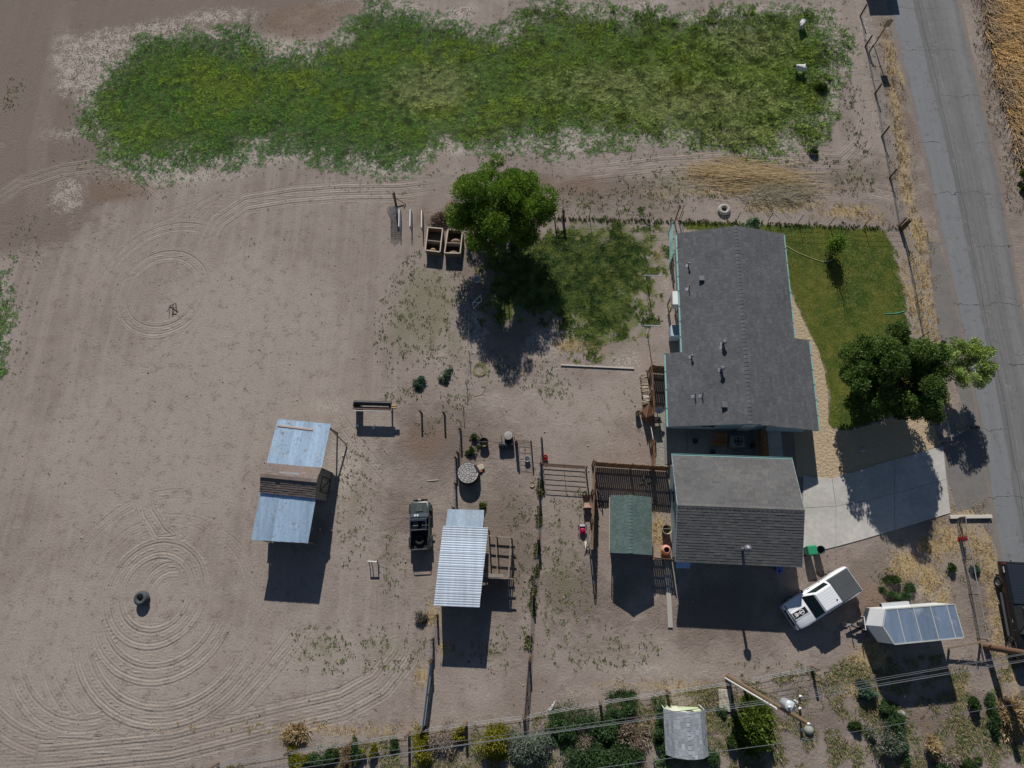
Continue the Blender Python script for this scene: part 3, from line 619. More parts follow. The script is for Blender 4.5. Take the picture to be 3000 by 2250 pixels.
# ---------------------------------------------------------------- garage
def make_garage():
    A = thing('garage', 'garage with weathered shingle roof and teal gutter next to driveway', 'garage', g3(4.3, 0))
    zr, ze = 4.0, 2.7; hw = 3.75; Lg = 8.63; sl = (zr-ze)/hw; sq = math.sqrt(1+sl*sl)
    wl = MB().prism([g3(.3, -3.4), g3(8.3, -3.4), g3(8.3, 3.4), g3(.3, 3.4)], 0, 2.75)
    for a in (.3, 8.22):
        wl.add([g3(a, -3.4, 2.74), g3(a, 3.4, 2.74), g3(a, 0, zr-.1), g3(a+.08, -3.4, 2.74), g3(a+.08, 3.4, 2.74), g3(a+.08, 0, zr-.1)], [(0, 1, 2), (5, 4, 3), (1, 4, 5, 2), (0, 2, 5, 3), (0, 3, 4, 1)])
    wl.build('wall', siding, A, world=True)
    r = MB()
    for s_ in (-1, 1): r.slab([g3(0, 0, zr), g3(Lg, 0, zr), g3(Lg, s_*hw, ze), g3(0, s_*hw, ze)], .07)
    roof = r.build('roof', under, A, world=True)
    vN = -GY+Vector((0, 0, sl)); vS = GY+Vector((0, 0, sl)); sp = lambda v: (-.03, Lg+.03)
    shingles(roof, [(g3(0, hw+.03, ze-.01), GX, vN, hw*sq, sp), (g3(0, -hw-.03, ze-.01), GX, vS, hw*sq, sp)], .2, .42, .022, asph_gar)
    for k in range(27):
        a = k*Lg/27; m = MB()
        m.add([g3(a, -.16, zr-.16*sl+.04), g3(a, 0, zr+.05), g3(a, .16, zr-.16*sl+.04), g3(a+.36, -.16, zr-.16*sl+.02), g3(a+.36, 0, zr+.025), g3(a+.36, .16, zr-.16*sl+.02)], [(0, 3, 4, 1), (1, 4, 5, 2)])
        m.build('ridge_cap', asph_gar, roof, world=True)
    gz = ze-.07
    MB().beam(g3(-.05, hw+.1, gz), g3(Lg+.05, hw+.1, gz), .13, .1).beam(g3(-.05, hw+.16, gz+.06), g3(Lg+.05, hw+.16, gz+.06), .02, .04).build('gutter', teal, A, world=True)
    f = MB()
    for a in (-.02, Lg+.02):
        for s_ in (-1, 1): f.beam(g3(a, 0, zr-.06), g3(a, s_*hw, ze-.06), .03, .16)
    f.build('fascia', M('fascia_blue', (.30, .40, .44), .7), A, world=True)
    d = MB().obb(g3(8.31, -1.1, 1.1), GX*.02, GY*1.25, Vector((0, 0, 1.05))).build('garage_door', whitep, A, world=True)
    for k in range(4): MB().obb(g3(8.335, -1.1, .32+.52*k), GX*.012, GY*1.2, Vector((0, 0, .235))).build('panel', whitep, d, world=True)
    wn_ = MB().obb(g3(.29, .9, 1.5), GX*.03, GY*.5, Vector((0, 0, .45))).build('window', whitep, A, world=True)
    MB().obb(g3(.27, .9, 1.5), GX*.03, GY*.42, Vector((0, 0, .38))).build('pane', glass, wn_, world=True)
    z = ze+(hw-2.75)*sl
    p = MB().cyl(g3(4.55, -2.75, z-.1), g3(4.55, -2.75, z+1.25), .10, n=12).build('flue', galv, A, True, world=True)
    MB().lathe([(.0, .24), (.10, .2), (.2, .12), (.26, .02), (.26, -.1), (.12, -.14)], g3(4.55, -2.75, z+1.25), 16).build('cap', M('flue_cap', (.2, .19, .23), .5, .4), p, True, world=True)
make_garage()
bt = tag(MB().slab([G(1982, 1642, 1.9), G(2022, 1645, 1.9), G(2022, 1666, 1.6), G(1981, 1664, 1.6)], .03).beam(G(1984, 1655), G(1984, 1655)+Vector((0, 0, 1.7)), .06, .06).beam(G(2016, 1655), G(2016, 1655)+Vector((0, 0, 1.7)), .06, .06).build('awning', M('blue_sheet', (.20, .32, .55), .5, var=.1), loc=G(2000, 1655)), 'small blue sheet awning below the dark south eave of the garage', 'awning')

# ---------------------------------------------------------------- green shed inside the plank pen
def make_green_shed():
    a, b, c, d = Vector((4.62, 1.22, 0)), Vector((7.6, 1.05, 0)), Vector((7.72, 5.08, 0)), Vector((4.78, 5.22, 0))
    S = thing('garden_shed', 'green shingled shed standing inside the brown plank pen', 'shed', (a+b+c+d)/4)
    X = (b-a).normalized(); Y = Vector((-X.y, X.x, 0)); W = (b-a).length; Ln = 4.05; ze, zr = 2.1, 2.62; rg = W*.47
    p = lambda u, v, z=0: a+X*u+Y*v+Vector((0, 0, z))
    wd = M('shed_siding', (.22, .20, .16), .85, var=.2, stretch=(6, 6, 1))
    w_ = MB().prism([p(.18, .2), p(W-.15, .2), p(W-.15, Ln-.2), p(.18, Ln-.2)], 0, ze)
    for v in (.2, Ln-.26): w_.add([p(.18, v, ze), p(W-.15, v, ze), p(rg, v, zr-.06), p(.18, v+.06, ze), p(W-.15, v+.06, ze), p(rg, v+.06, zr-.06)], [(0, 1, 2), (5, 4, 3), (1, 4, 5, 2), (0, 2, 5, 3), (0, 3, 4, 1)])
    w_.build('wall', wd, S, world=True)
    r = MB(); r.slab([p(0, 0, ze), p(rg, 0, zr), p(rg, Ln, zr), p(0, Ln, ze)], .06); r.slab([p(rg, 0, zr), p(W, 0, ze), p(W, Ln, ze), p(rg, Ln, zr)], .06)
    roof = r.build('roof', under, S, world=True)
    gs = MV('green_shingle', [(.082, .125, .115), (.10, .145, .135), (.075, .118, .112), (.115, .155, .142)], .9, grain=12)
    s1 = (zr-ze)/rg; s2 = (zr-ze)/(W-rg)
    shingles(roof, [(p(0, 0, ze), Y, X+Vector((0, 0, s1)), rg*math.hypot(1, s1), lambda v: (-.03, Ln+.03)), (p(W, 0, ze), Y, -X+Vector((0, 0, s2)), (W-rg)*math.hypot(1, s2), lambda v: (-.03, Ln+.03))], .2, .34, .018, gs)
    for k in range(17):
        v = k*Ln/17; m = MB(); m.add([p(rg-.15, v, zr), p(rg, v, zr+.06), p(rg+.15, v, zr), p(rg-.15, v+.3, zr-.025), p(rg, v+.3, zr+.03), p(rg+.15, v+.3, zr-.025)], [(0, 1, 4, 3), (1, 2, 5, 4), (0, 2, 1)])
        m.build('ridge_cap', gs, roof, world=True)
    tan = M('tan_trim', (.46, .38, .27), .75)
    MB().beam(p(-.06, .1, ze-.12), p(-.06, Ln-.1, ze-.12), .05, .18).build('fascia', tan, S, world=True)
    MB().obb(p(W*.78, .75, ze+.20), X*.04, Y*.42, Vector((0, 0, .012))).build('roof_board', M('pale_board', (.5, .48, .42), .8), S, world=True)
    dd = MB().obb(p(W*.5, .19, .95), X*.45, Y*.02, Vector((0, 0, .92))).build('door', M('door_green', (.14, .17, .14), .8), S, world=True)
    MB().cyl(p(W*.5+.35, .17, 1.0), p(W*.5+.35, .1, 1.0), .025).build('handle', galv, dd, world=True)
make_green_shed()

# ---------------------------------------------------------------- corrugated sheets
def corr_sheet(P, Q, S_, name, mat, parent, period=.11, amp=.016, nl=2, lift=0.0):
    """P corner, Q = P+across (waves run across), S_ = along vector"""
    P = Vector(P); A = Vector(Q)-P; L = Vector(S_)-P; N = A.cross(L).normalized()
    if N.z < 0: N = -N
    n = max(8, int(A.length/period*4)); V = []; F = []
    for j in range(nl+1):
        for i in range(n+1):
            V.append(P+A*(i/n)+L*(j/nl)+N*(amp*math.sin(2*math.pi*i/4)+lift))
    for j in range(nl):
        for i in range(n): F.append((j*(n+1)+i, j*(n+1)+i+1, (j+1)*(n+1)+i+1, (j+1)*(n+1)+i))
    b = MB(); b.v = [tuple(v) for v in V]; b.f = F
    return b.build(name, mat, parent, True, world=True)
def tin(name, col, rough, rust=.0, metal=.6):
    n = NT(name); oi = n.t.nodes.new('ShaderNodeObjectInfo')
    st = n.noise(1.2, 4, .6, n.scaled((2.2, .25, 1))); st2 = n.noise(6, 4, .65)
    f = n.math('MULTIPLY_ADD', n.math('ADD', n.math('ADD', n.math('MULTIPLY', st, 2.2), st2), oi.outputs['Random']), .30, .34)
    g = n.t.nodes.new('ShaderNodeCombineColor'); [n.set(g.inputs[i], f) for i in range(3)]
    c = n.mix(1.0, col, g.outputs[0], 'MULTIPLY')
    fade = n.step(n.noise(.9, 5, .65), .55, .72, 0, .6); c = n.mix(fade, c, (.48, .50, .53))
    if rust: c = n.mix(n.step(n.noise(1.6, 6, .7), .57, .70, 0, rust), c, (.30, .22, .17))
    return n.out(c, n.math('MULTIPLY_ADD', st2, .2, rough), n.step(fade, 0, 1, metal, .2), .4)
tinblue = tin('barn_tin', (.50, .66, .82), .38, .8)
tinlow = tin('low_roof_tin', (.55, .66, .76), .4)
tinwhite = tin('bright_tin', (.46, .53, .62), .5, 0, .2)
oldwood = MV('old_wood', [(.20, .15, .105), (.25, .19, .135), (.17, .13, .095), (.28, .22, .165)], .9, grain=6, stretch=(1, 1, 1))
greywood = MV('grey_wood', [(.25, .22, .19), (.31, .28, .245), (.22, .195, .17)], .9, grain=7)

def make_barn():
    c = lambda x, y, z=0.0: Vector((x, y, z))
    B = thing('barn', 'brown shingled barn with blue tin lean-to roofs on both sides', 'barn', (-19.3, 6.3, 0))
    # plan: rotated a little clockwise; edges measured on the roof
    n0, n1 = c(-20.94, 11.37, 2.35), c(-16.64, 10.9, 2.35); m0, m1 = c(-21.24, 7.80, 2.68), c(-16.9, 7.42, 2.68)
    r0, r1 = G(764, 1393, 3.2), G(928, 1409, 3.2); e0, e1 = c(-21.46, 5.62, 2.72), c(-17.12, 5.22, 2.72); s0, s1 = c(-21.72, 2.14, 2.62), c(-17.42, 1.90, 2.62)
    # lean-to sheets, each one its own piece
    for (p0, p1, q0, q1, k) in ((m0, m1, n0, n1, 6), (e0+c(0, .08, -.08), e1+c(0, .08, -.08), s0, s1, 6)):
        for i in range(k):
            t0, t1 = i/k, min(1, (i+1)/k+.02)
            corr_sheet(p0.lerp(p1, t0), p0.lerp(p1, t1), q0.lerp(q1, t0)+(p0.lerp(p1, t0)-p0.lerp(p1, t0)), 'roof_sheet', tinblue, B, .12, .013, 3, .004*(i % 2))
    # gable roof
    r = MB(); up = c(0, 0, .06)
    r.slab([r0+up, r1+up, m1+up, m0+up], .05); r.slab([r0+up, r1+up, e1+up, e0+up], .05)
    roof = r.build('roof', M('barn_board', (.16, .12, .10), .9, var=.25, scale=4), B, world=True)
    U = (r1-r0).normalized(); bs = MV('brown_shingle', [(.15, .118, .108), (.19, .15, .135), (.17, .132, .12), (.22, .175, .155)], .9, grain=10)
    Wd = (r1-r0).length
    VN = (r0-m0); VS = (r0-e0); VS = VS-U*VS.dot(U); VN = VN-U*VN.dot(U)
    shingles(roof, [(e0+up+U*.02-VS*.04, U, VS, VS.length*1.04, lambda v: (0, Wd)), (m0+up+U*.02-VN*.02, U, VN, VN.length, lambda v: (0, Wd))], .17, .36, .03, bs, bare=lambda v, u: v > .6 and 1.2 < u < 1.6)
    for k in range(12): MB().beam(r0.lerp(r1, k/12)+up+c(0, 0, .03), r0.lerp(r1, (k+1.1)/12)+up+c(0, 0, .02), .26, .02).build('ridge_cap', bs, roof, world=True)
    for a, b_, w_ in ((.30, .52, .10), (.52, .66, .16), (.05, .17, .05)):
        p = m0.lerp(r0, .62)+U*(Wd*a)+up+c(0, 0, .045); q = m0.lerp(r0, .62)+U*(Wd*b_)+up+c(0, 0, .045)
        MB().beam(p, q, w_, .012).build('roof_patch', M('tin_patch', (.42, .44, .46), .5, .3), roof, world=True)
    # east gable wall of old boards with a braced door
    gx = lambda v, z: Vector((m1.x+(e1.x-m1.x)*v-.12, m1.y+(e1.y-m1.y)*v, z))
    for k in range(9):
        v0, v1 = k/9+.004, (k+1)/9-.004; zt = lambda v: 2.62+(.5*(1-abs(v-.5)/.5))
        b = MB(); P = [gx(v0, 0), gx(v1, 0), gx(v1, zt(v1)-.06), gx(v0, zt(v0)-.06)]
        b.add(P+[q+c(-.03, 0) for q in P], [(0, 1, 2, 3), (7, 6, 5, 4), (0, 4, 5, 1), (1, 5, 6, 2), (2, 6, 7, 3), (3, 7, 4, 0)]).build('wall_board', greywood, B, world=True)
    dr = MB().beam(gx(.25, .12)+c(.02, 0), gx(.75, .12)+c(.02, 0), .03, .1).beam(gx(.25, 1.9)+c(.02, 0), gx(.75, 1.9)+c(.02, 0), .03, .1).beam(gx(.25, .15)+c(.02, 0), gx(.75, 1.9)+c(.02, 0), .03, .09).beam(gx(.25, .1)+c(.02, 0), gx(.25, 1.95)+c(.02, 0), .03, .09).beam(gx(.75, .1)+c(.02, 0), gx(.75, 1.95)+c(.02, 0), .03, .09).build('door_frame', M('dark_wood', (.07, .055, .045), .9), B, world=True)
    MB().prism([c(-21.1, 5.75), c(-17.25, 5.4), c(-17.05, 7.35), c(-20.95, 7.65)], 0, .06).build('floor', oldwood, B, world=True)
    for k in range(7):
        p = m0.lerp(m1, (k+.5)/7); q = e0.lerp(e1, (k+.5)/7)
        for t in (p, q): MB().obb((t.x, t.y, 1.27), (.29, -.028, 0), (0, .02, 0), (0, 0, 1.27)).build('wall_board', greywood, B, world=True)
    for k in range(4):
        p = Vector((m0.x+(e0.x-m0.x)*(k+.5)/4+.15, m0.y+(e0.y-m0.y)*(k+.5)/4, 1.35)); MB().obb(p, (.02, 0, 0), (0, .25, 0), (0, 0, 1.35)).build('wall_board', greywood, B, world=True)
    for p, q in ((n0, .25), (n1, -.25), (s0, .3), (s1, -.3), (n0.lerp(n1, .5), 0), (s0.lerp(s1, .5), 0)):
        MB().beam((p.x+q, p.y*.97+.1, 0), (p.x+q, p.y*.97+.1, p.z-.06), .12, .12).build('post', oldwood, B, world=True)
    for p, q in ((n0, n1), (s0, s1)): MB().beam(p+c(0, .0, -.09)+c(.05, .05 if p.y < 5 else -.1), q+c(-.05, .05 if p.y < 5 else -.1, -.09), .06, .12).build('beam', oldwood, B, world=True)
    # east braces and kick boards
    MB().beam((-16.75, 10.6, 2.2), (-16.0, 9.7, .1), .08, .1).build('brace', oldwood, B, world=True)
    MB().obb((-19.4, 2.0, .5), (2.2, -.1, 0), (.01, .02, 0), (0, 0, .45)).build('kick_board', oldwood, B, world=True)
    o = MB().beam(G(812, 1246, 2.44), G(917, 1259, 2.44), .13, .05).build('plank', M('new_plank', (.50, .38, .30), .8, var=.12), loc=G(865, 1252, 2.41)); tag(o, 'long pale plank lying across the blue north roof of the barn', 'plank')
    o = MB().box(-.17, .17, -.66, .66, 0, .05).build('plank', M('tan_plank', (.40, .33, .22), .85)); o.location = G(974, 1412); o.rotation_euler.z = R_(3); tag(o, 'short wide tan plank on the ground beside the gable wall of the barn', 'plank')
make_barn()

def make_shelter():
    c = lambda x, y, z=0.0: Vector((x, y, z))
    S = thing('animal_shelter', 'animal shelter with a bright ribbed white tin roof', 'shelter', (-6.1, .8, 0))
    a, b, d, e = c(-7.5, 3.1, 2.45), c(-4.18, 2.96, 2.45), c(-4.72, -2.5, 2.58), c(-7.96, -2.4, 2.58)
    k = 6
    for i in range(k):
        t0, t1 = i/k, min(1, (i+1)/k+.015)
        corr_sheet(a.lerp(e, t0), a.lerp(e, t1), b.lerp(d, t0), 'roof_sheet', tinwhite, S, .165, .015, 2, .005*(i % 2))
    for i in range(4):
        p, q = c(-7.3, 4.36, 1.85), c(-4.55, 4.28, 1.85); p2, q2 = c(-7.4, 2.7, 2.12), c(-4.6, 2.6, 2.12)
        corr_sheet(p.lerp(q, i/4), p.lerp(q, min(1, (i+1)/4+.02)), p2.lerp(q2, i/4), 'low_roof_sheet', tinlow, S, .11, .013, 2, .004*(i % 2))
    for p, z in ((a, 2.4), (b, 2.4), (d, 2.5), (e, 2.5), (a.lerp(e, .5), 2.45), (b.lerp(d, .5), 2.45), (c(-7.2, 4.25), 1.8), (c(-4.7, 4.15), 1.8)):
        q = c(p.x+(.15 if p.x < -6 else -.15), p.y+(.1 if p.y < 0 else -.1)); MB().beam(q, q+c(0, 0, z-.03), .1, .1).build('post', oldwood, S, world=True)
    for p, q in ((a, e), (b, d)): MB().beam(p+c(.12 if p.x < -6 else -.12, 0, -.1), q+c(.12 if p.x < -6 else -.12, 0, -.1), .06, .12).build('beam', oldwood, S, world=True)
    for k in range(11):
        t = (k+.5)/11; p = c(-7.4, 2.9).lerp(c(-7.8, -2.3), t); MB().obb(p+c(0, 0, 1.2), (.015, 0, 0), (.015, .225, 0), (0, 0, 1.2)).build('wall_board', greywood, S, world=True)
    for k in range(8):
        t = (k+.5)/8; p = c(-7.75, -2.3).lerp(c(-4.85, -2.38), t); MB().obb(p+c(0, 0, 1.22), (.17, 0, 0), (0, .015, 0), (0, 0, 1.22)).build('wall_board', greywood, S, world=True)
    # pen rails to the east
    P = thing('pen_rails', 'weathered grey rail pen attached east of the white tin shelter', 'pen', (-3.2, 1.2, 0))
    A_, B_, C_, D_ = G(1430, 1569, 1.35), G(1505, 1575, 1.35), G(1488, 1694, 1.35), G(1419, 1690, 1.35)
    for p, q in ((A_, B_), (B_+c(-.2, 0), C_), (D_, C_+c(.4, -.05))):
        for dz in (0, -.5, -.95): MB().beam(p+c(0, 0, dz), q+c(0, 0, dz), .05, .1).build('rail', greywood, P, world=True)
    for p in (B_+c(-.2, 0), C_, A_.lerp(B_, .3), B_.lerp(C_, .5)): MB().beam(c(p.x, p.y), c(p.x, p.y, 1.45), .09, .09).build('post', oldwood, P, world=True)
    MB().beam(G(1452, 1572, 1.4), G(1458, 1690, 1.4), .06, .06).build('cross_rail', oldwood, P, world=True)
    for k in range(7):                                             # slatted south side, throws the barred shadow
        t = .12+.13*k; p = D_.lerp(C_, t); MB().obb(c(p.x, p.y-.05, .72), (.11, 0, 0), (0, .015, 0), (0, 0, .7)).build('slat', greywood, P, world=True)
    MB().obb(G(1445, 1686, 1.42), (.75, -.03, 0), (0, .12, 0), (0, 0, .02)).build('board', greywood, P, world=True)
make_shelter()

def make_gambrel():
    S = thing('tool_shed', 'small shed with curved grey shingle roof and pale green front', 'shed', (9.1, -10.3, 0))
    X = Vector((1, -.012, 0)).normalized(); Y = Vector((-X.y, X.x, 0)); O = Vector((7.72, -11.62, 0)); Ln = 2.68
    p = lambda u, v, z=0: O+X*u+Y*v+Vector((0, 0, z)); W = 2.75
    prof = [(0, 1.55), (.5, 2.25), (W/2, 2.62), (W-.5, 2.25), (W, 1.55)]
    pg = M('pale_green', (.50, .58, .38), .7, var=.1); w_ = MB()
    for v in (.12, Ln-.2):
        Q = [(.12, 0)]+[(min(max(u, .12), W-.12), z-.07) for u, z in prof]+[(W-.12, 0)]
        n = len(Q); w_.add([p(u, v, z) for u, z in Q]+[p(u, v+.07, z) for u, z in Q], [tuple(range(n)), tuple(range(2*n-1, n-1, -1))]+[(i, n+i, n+(i+1) % n, (i+1) % n) for i in range(n)])
    for u in (.12, W-.2): w_.add([p(u, .12), p(u+.08, .12), p(u+.08, Ln-.14), p(u, Ln-.14), p(u, .12, 1.55), p(u+.08, .12, 1.55), p(u+.08, Ln-.14, 1.55), p(u, Ln-.14, 1.55)], [(0, 1, 2, 3), (4, 5, 6, 7), (0, 1, 5, 4), (1, 2, 6, 5), (2, 3, 7, 6), (3, 0, 4, 7)])
    w_.build('wall', pg, S, world=True)
    r = MB(); sl = []
    for i in range(4):
        (u0, z0), (u1, z1) = prof[i], prof[i+1]; r.slab([p(u0, 0, z0), p(u1, 0, z1), p(u1, Ln, z1), p(u0, Ln, z0)], .05)
        lo, hi = ((u0, z0), (u1, z1)) if z0 < z1 else ((u1, z1), (u0, z0))
        sl.append((p(lo[0], 0, lo[1]), Y, p(hi[0], 0, hi[1])-p(lo[0], 0, lo[1]), math.hypot(hi[0]-lo[0], hi[1]-lo[1]), lambda v: (-.03, Ln+.03)))
    roof = r.build('roof', under, S, world=True)
    shingles(roof, sl, .21, .30, .022, MV('pale_grey_shingle', [(.24, .26, .29), (.34, .36, .39), (.20, .22, .25), (.40, .415, .44)], .9, grain=12))
    for k in range(10):
        v = k*Ln/10; MB().add([p(W/2-.12, v, 2.61), p(W/2, v, 2.68), p(W/2+.12, v, 2.61), p(W/2-.12, v+.3, 2.59), p(W/2, v+.3, 2.65), p(W/2+.12, v+.3, 2.59)], [(0, 1, 4, 3), (1, 2, 5, 4)]).build('ridge_cap', MATS['pale_grey_shingle'], roof, world=True)
    wn_ = MB().obb(p(W*.62, Ln-.11, 1.6), X*.32, Y*.025, Vector((0, 0, .25))).build('window', whitep, S, world=True)
    MB().obb(p(W*.62, Ln-.09, 1.6), X*.26, Y*.025, Vector((0, 0, .19))).build('pane', glass, wn_, world=True)
    dd = MB().obb(p(W*.3, Ln-.11, .85), X*.36, Y*.025, Vector((0, 0, .82))).build('door', M('light_door', (.6, .62, .5), .7), S, world=True)
    MB().cyl(p(W*.3+.28, Ln-.09, .9), p(W*.3+.28, Ln-.02, .9), .02).build('handle', galv, dd, world=True)
    for u in (.06, W-.06): MB().beam(p(u, Ln+.02, .1), p(u, Ln+.02, 1.5), .05, .05).build('corner_trim', whitep, S, world=True)
make_gambrel()
# unseen shed, added beyond the frame to cast the shadow beside the road fence
o = thing('unseen_shadow_shed', 'unseen shed added beyond the fence at the road to cast its shadow', 'shed', G(2562, -55))
q = G(2562, -55); MB().prism([q+Vector((-1.35, -.6, 0)), q+Vector((1.25, -.75, 0)), q+Vector((1.3, 1.6, 0)), q+Vector((-1.3, 1.7, 0))], 0, 2.2).build('wall', greywood, o, world=True)
MB().slab([q+Vector((-1.45, -.75, 2.2)), q+Vector((1.35, -.9, 2.2)), q+Vector((1.4, 1.8, 2.6)), q+Vector((-1.4, 1.9, 2.6))], .06).build('roof', under, o, world=True)
# ================================================================ VEHICLES
def wheel(parent, x, y, r, wd, side, rimm, name='wheel'):
    o = bpy.data.objects.new(name, None); COL.objects.link(o); o.parent = parent; o.location = (x, y, r)
    MB().lathe([(r*.58, -wd/2), (r*.9, -wd/2), (r, -wd*.36), (r, wd*.36), (r*.9, wd/2), (r*.58, wd/2)], (0, 0, 0), 20, (0, 1, 0)).build('tyre', rubber, o, True)
    b = MB(); b.lathe([(0, wd*.2*side), (r*.3, wd*.24*side), (r*.34, wd*.1*side), (r*.58, wd*.1*side), (r*.6, wd*.45*side)], (0, 0, 0), 20, (0, 1, 0))
    for k in range(6):
        a = k*math.pi/3; b.beam((0, wd*.3*side, 0), (math.cos(a)*r*.57, wd*.34*side, math.sin(a)*r*.57), .06, .03, (0, 1, 0))
    b.build('rim', rimm, o, True); return o
def sec(x, w, zl, zs, zt, tw):
    """body cross-section: half width w, sill zl, shoulder zs, top zt with half width tw"""
    return [(x, -w*.94, zl), (x, -w, zl+.15), (x, -w, zs-.12), (x, -w*.975, zs), (x, -tw, zt), (x, 0, zt+.012), (x, tw, zt), (x, w*.975, zs), (x, w, zs-.12), (x, w, zl+.15), (x, w*.94, zl)]
def inset_quad(a, b, c, d, t, off):
    a, b, c, d = map(Vector, (a, b, c, d)); m = (a+b+c+d)/4; n = (b-a).cross(d-a).normalized()*off
    return [p.lerp(m, t)+n for p in (a, b, c, d)]

def make_pickup():
    T = thing('pickup_truck', 'white pickup truck with a dark bed cover and hood emblem', 'pickup', (19.45, -1.95, 0), R_(-150.7))
    wp = M('truck_white', (.74, .76, .79), .25, var=.02, spec=.5); wp.node_tree.nodes['Principled BSDF'].inputs['Coat Weight'].default_value = .5
    hw = .98
    MB().loft([sec(2.66, .80, .42, .78, .84, .7), sec(2.60, .88, .40, .86, .93, .74), sec(2.35, .96, .36, .95, 1.02, .78), sec(1.9, .99, .34, 1.0, 1.08, .80), sec(1.28, .985, .34, 1.04, 1.13, .82), sec(.9, .975, .34, 1.06, 1.12, .86), sec(-.98, .975, .34, 1.06, 1.12, .88)]).build('body', wp, T, True)
    MB().loft([sec(-1.0, .965, .36, 1.06, 1.14, .90), sec(-1.3, .99, .36, 1.08, 1.17, .90), sec(-1.9, 1.03, .40, 1.08, 1.17, .90), sec(-2.4, 1.0, .38, 1.08, 1.17, .90), sec(-2.78, .96, .42, 1.06, 1.15, .88)]).build('bed', wp, T, True)
    # cab
    zb, zt = 1.11, 1.80
    B = [(1.22, -.86), (1.22, .86), (-.98, .88), (-.98, -.88)]; Tt = [(.52, -.68), (.52, .68), (-.86, .70), (-.86, -.70)]
    cab = MB().loft([[(x, y, zb) for x, y in B], [(x, y, zt-.06) for x, y in Tt], [(x*.93-.01, y*.9, zt) for x, y in Tt]])
    cab.build('cab', wp, T, True, bevel=.03)
    rb = MB()
    for k in range(-3, 4): rb.beam((.38, k*.17, zt+.004), (-.72, k*.175, zt+.004), .035, .012)
    rb.build('roof_rib', wp, T)
    bl = lambda i, t: Vector((B[i][0]*(1-t)+Tt[i][0]*t, B[i][1]*(1-t)+Tt[i][1]*t, zb+(zt-.06-zb)*t))
    dk = M('tinted_glass', (.010, .020, .020), .06, var=.02, spec=.25)
    for nm, (i, j), lo, hi in (('windshield', (0, 1), .03, .95), ('rear_window', (2, 3), .15, .85), ('side_window', (1, 2), .12, .9), ('side_window', (3, 0), .12, .9)):
        a, b, c, d = bl(i, lo), bl(j, lo), bl(j, hi), bl(i, hi)
        if nm == 'side_window':
            a, b = a.lerp(b, .10), b.lerp(a, .16); d, c = d.lerp(c, .06), c.lerp(d, .18)
        q = inset_quad(a, b, c, d, .04, .014); MB().quad(*q).build(nm, dk, T)
    MB().tube([(.96, -.5, 1.25), (.8, .1, 1.36)], .012).tube([(.98, .1, 1.24), (.85, .6, 1.32)], .012).build('wiper', blackp, T)
    # hood scoop ridges, black stripe with white emblem strokes
    MB().loft([[(2.45, -.33, 1.03), (2.45, .33, 1.03), (2.45, .28, 1.045), (2.45, -.28, 1.045)], [(1.32, -.40, 1.12), (1.32, .40, 1.12), (1.32, .33, 1.165), (1.32, -.33, 1.165)]]).build('hood_bulge', wp, T, True)
    hz = lambda x: 1.052+(2.45-x)/1.13*.119+.004
    st = MB().add([(2.42, -.21, hz(2.42)), (1.38, -.21, hz(1.38)), (1.38, .21, hz(1.38)), (2.42, .21, hz(2.42))], [(0, 1, 2, 3)]).build('hood_stripe', blackp, T)
    em = MB(); ep = lambda x, y: (x, y, hz(x)+.006)
    for P in ([(1.62, 0), (1.66, .12), (1.78, .17), (1.88, .10), (1.84, .02)], [(1.62, 0), (1.66, -.12), (1.78, -.17), (1.88, -.10), (1.84, -.02)], [(1.60, -.06), (1.72, 0), (1.60, .06)], [(1.72, 0), (1.96, .05), (2.06, 0), (1.96, -.05), (1.72, 0)]):
        em.tube([ep(*p) for p in P], .022, 4)
    for y in (-.12, -.06, 0, .06, .12): em.tube([ep(2.08, y*.7), ep(2.3, y)], .016, 4)
    em.build('hood_emblem', whitep, st)
    MB().loft([[(2.74, -.86, .42), (2.74, .86, .42), (2.74, .86, .70), (2.74, -.86, .70)], [(2.58, -.98, .40), (2.58, .98, .40), (2.58, .98, .72), (2.58, -.98, .72)]]).build('front_bumper', M('bumper_grey', (.34, .37, .44), .35, .3), T, bevel=.03)
    MB().loft([[(2.69, -.6, .70), (2.69, .6, .70), (2.66, .58, .92), (2.66, -.58, .92)], [(2.60, -.64, .70), (2.60, .64, .70), (2.57, .62, .94), (2.57, -.62, .94)]]).build('grille', blackp, T)
    MB().beam((2.53, -.86, .95), (2.53, .86, .95), .05, .06).build('grille_top', blackp, T)
    for s_ in (-1, 1):
        MB().obb((2.6, s_*.76, .80), (.04, 0, 0), (.03, .13*s_, 0), (0, 0, .09)).build('headlight', M('lamp_glass', (.55, .57, .58), .1, spec=.6), T, bevel=.02)
        MB().obb((-2.79, s_*.86, .92), (.02, 0, 0), (0, .08, 0), (0, 0, .17)).build('tail_light', M('red_lamp', (.35, .02, .02), .2), T)
        mr = MB().loft([[(1.02, s_*1.0, 1.12), (1.02, s_*1.24, 1.14), (1.02, s_*1.24, 1.32), (1.02, s_*1.0, 1.30)], [(.90, s_*1.0, 1.12), (.90, s_*1.2, 1.14), (.90, s_*1.2, 1.32), (.90, s_*1.0, 1.30)]]).build('mirror', blackp, T, bevel=.03)
        for x in (.42, -.55): MB().obb((x, s_*.985, 1.0), (.09, 0, 0), (0, .014, 0), (0, 0, .02)).build('door_handle', blackp, T)
        for x in (1.85, -1.85): wheel(T, x, s_*.86, .385, .26, s_, galv)
        MB().beam((1.3, s_*.9, .33), (-1.1, s_*.9, .33), .1, .06).build('side_step', blackp, T)
    tc = M('bed_cover', (.075, .085, .092), .65, var=.15, scale=1.2)
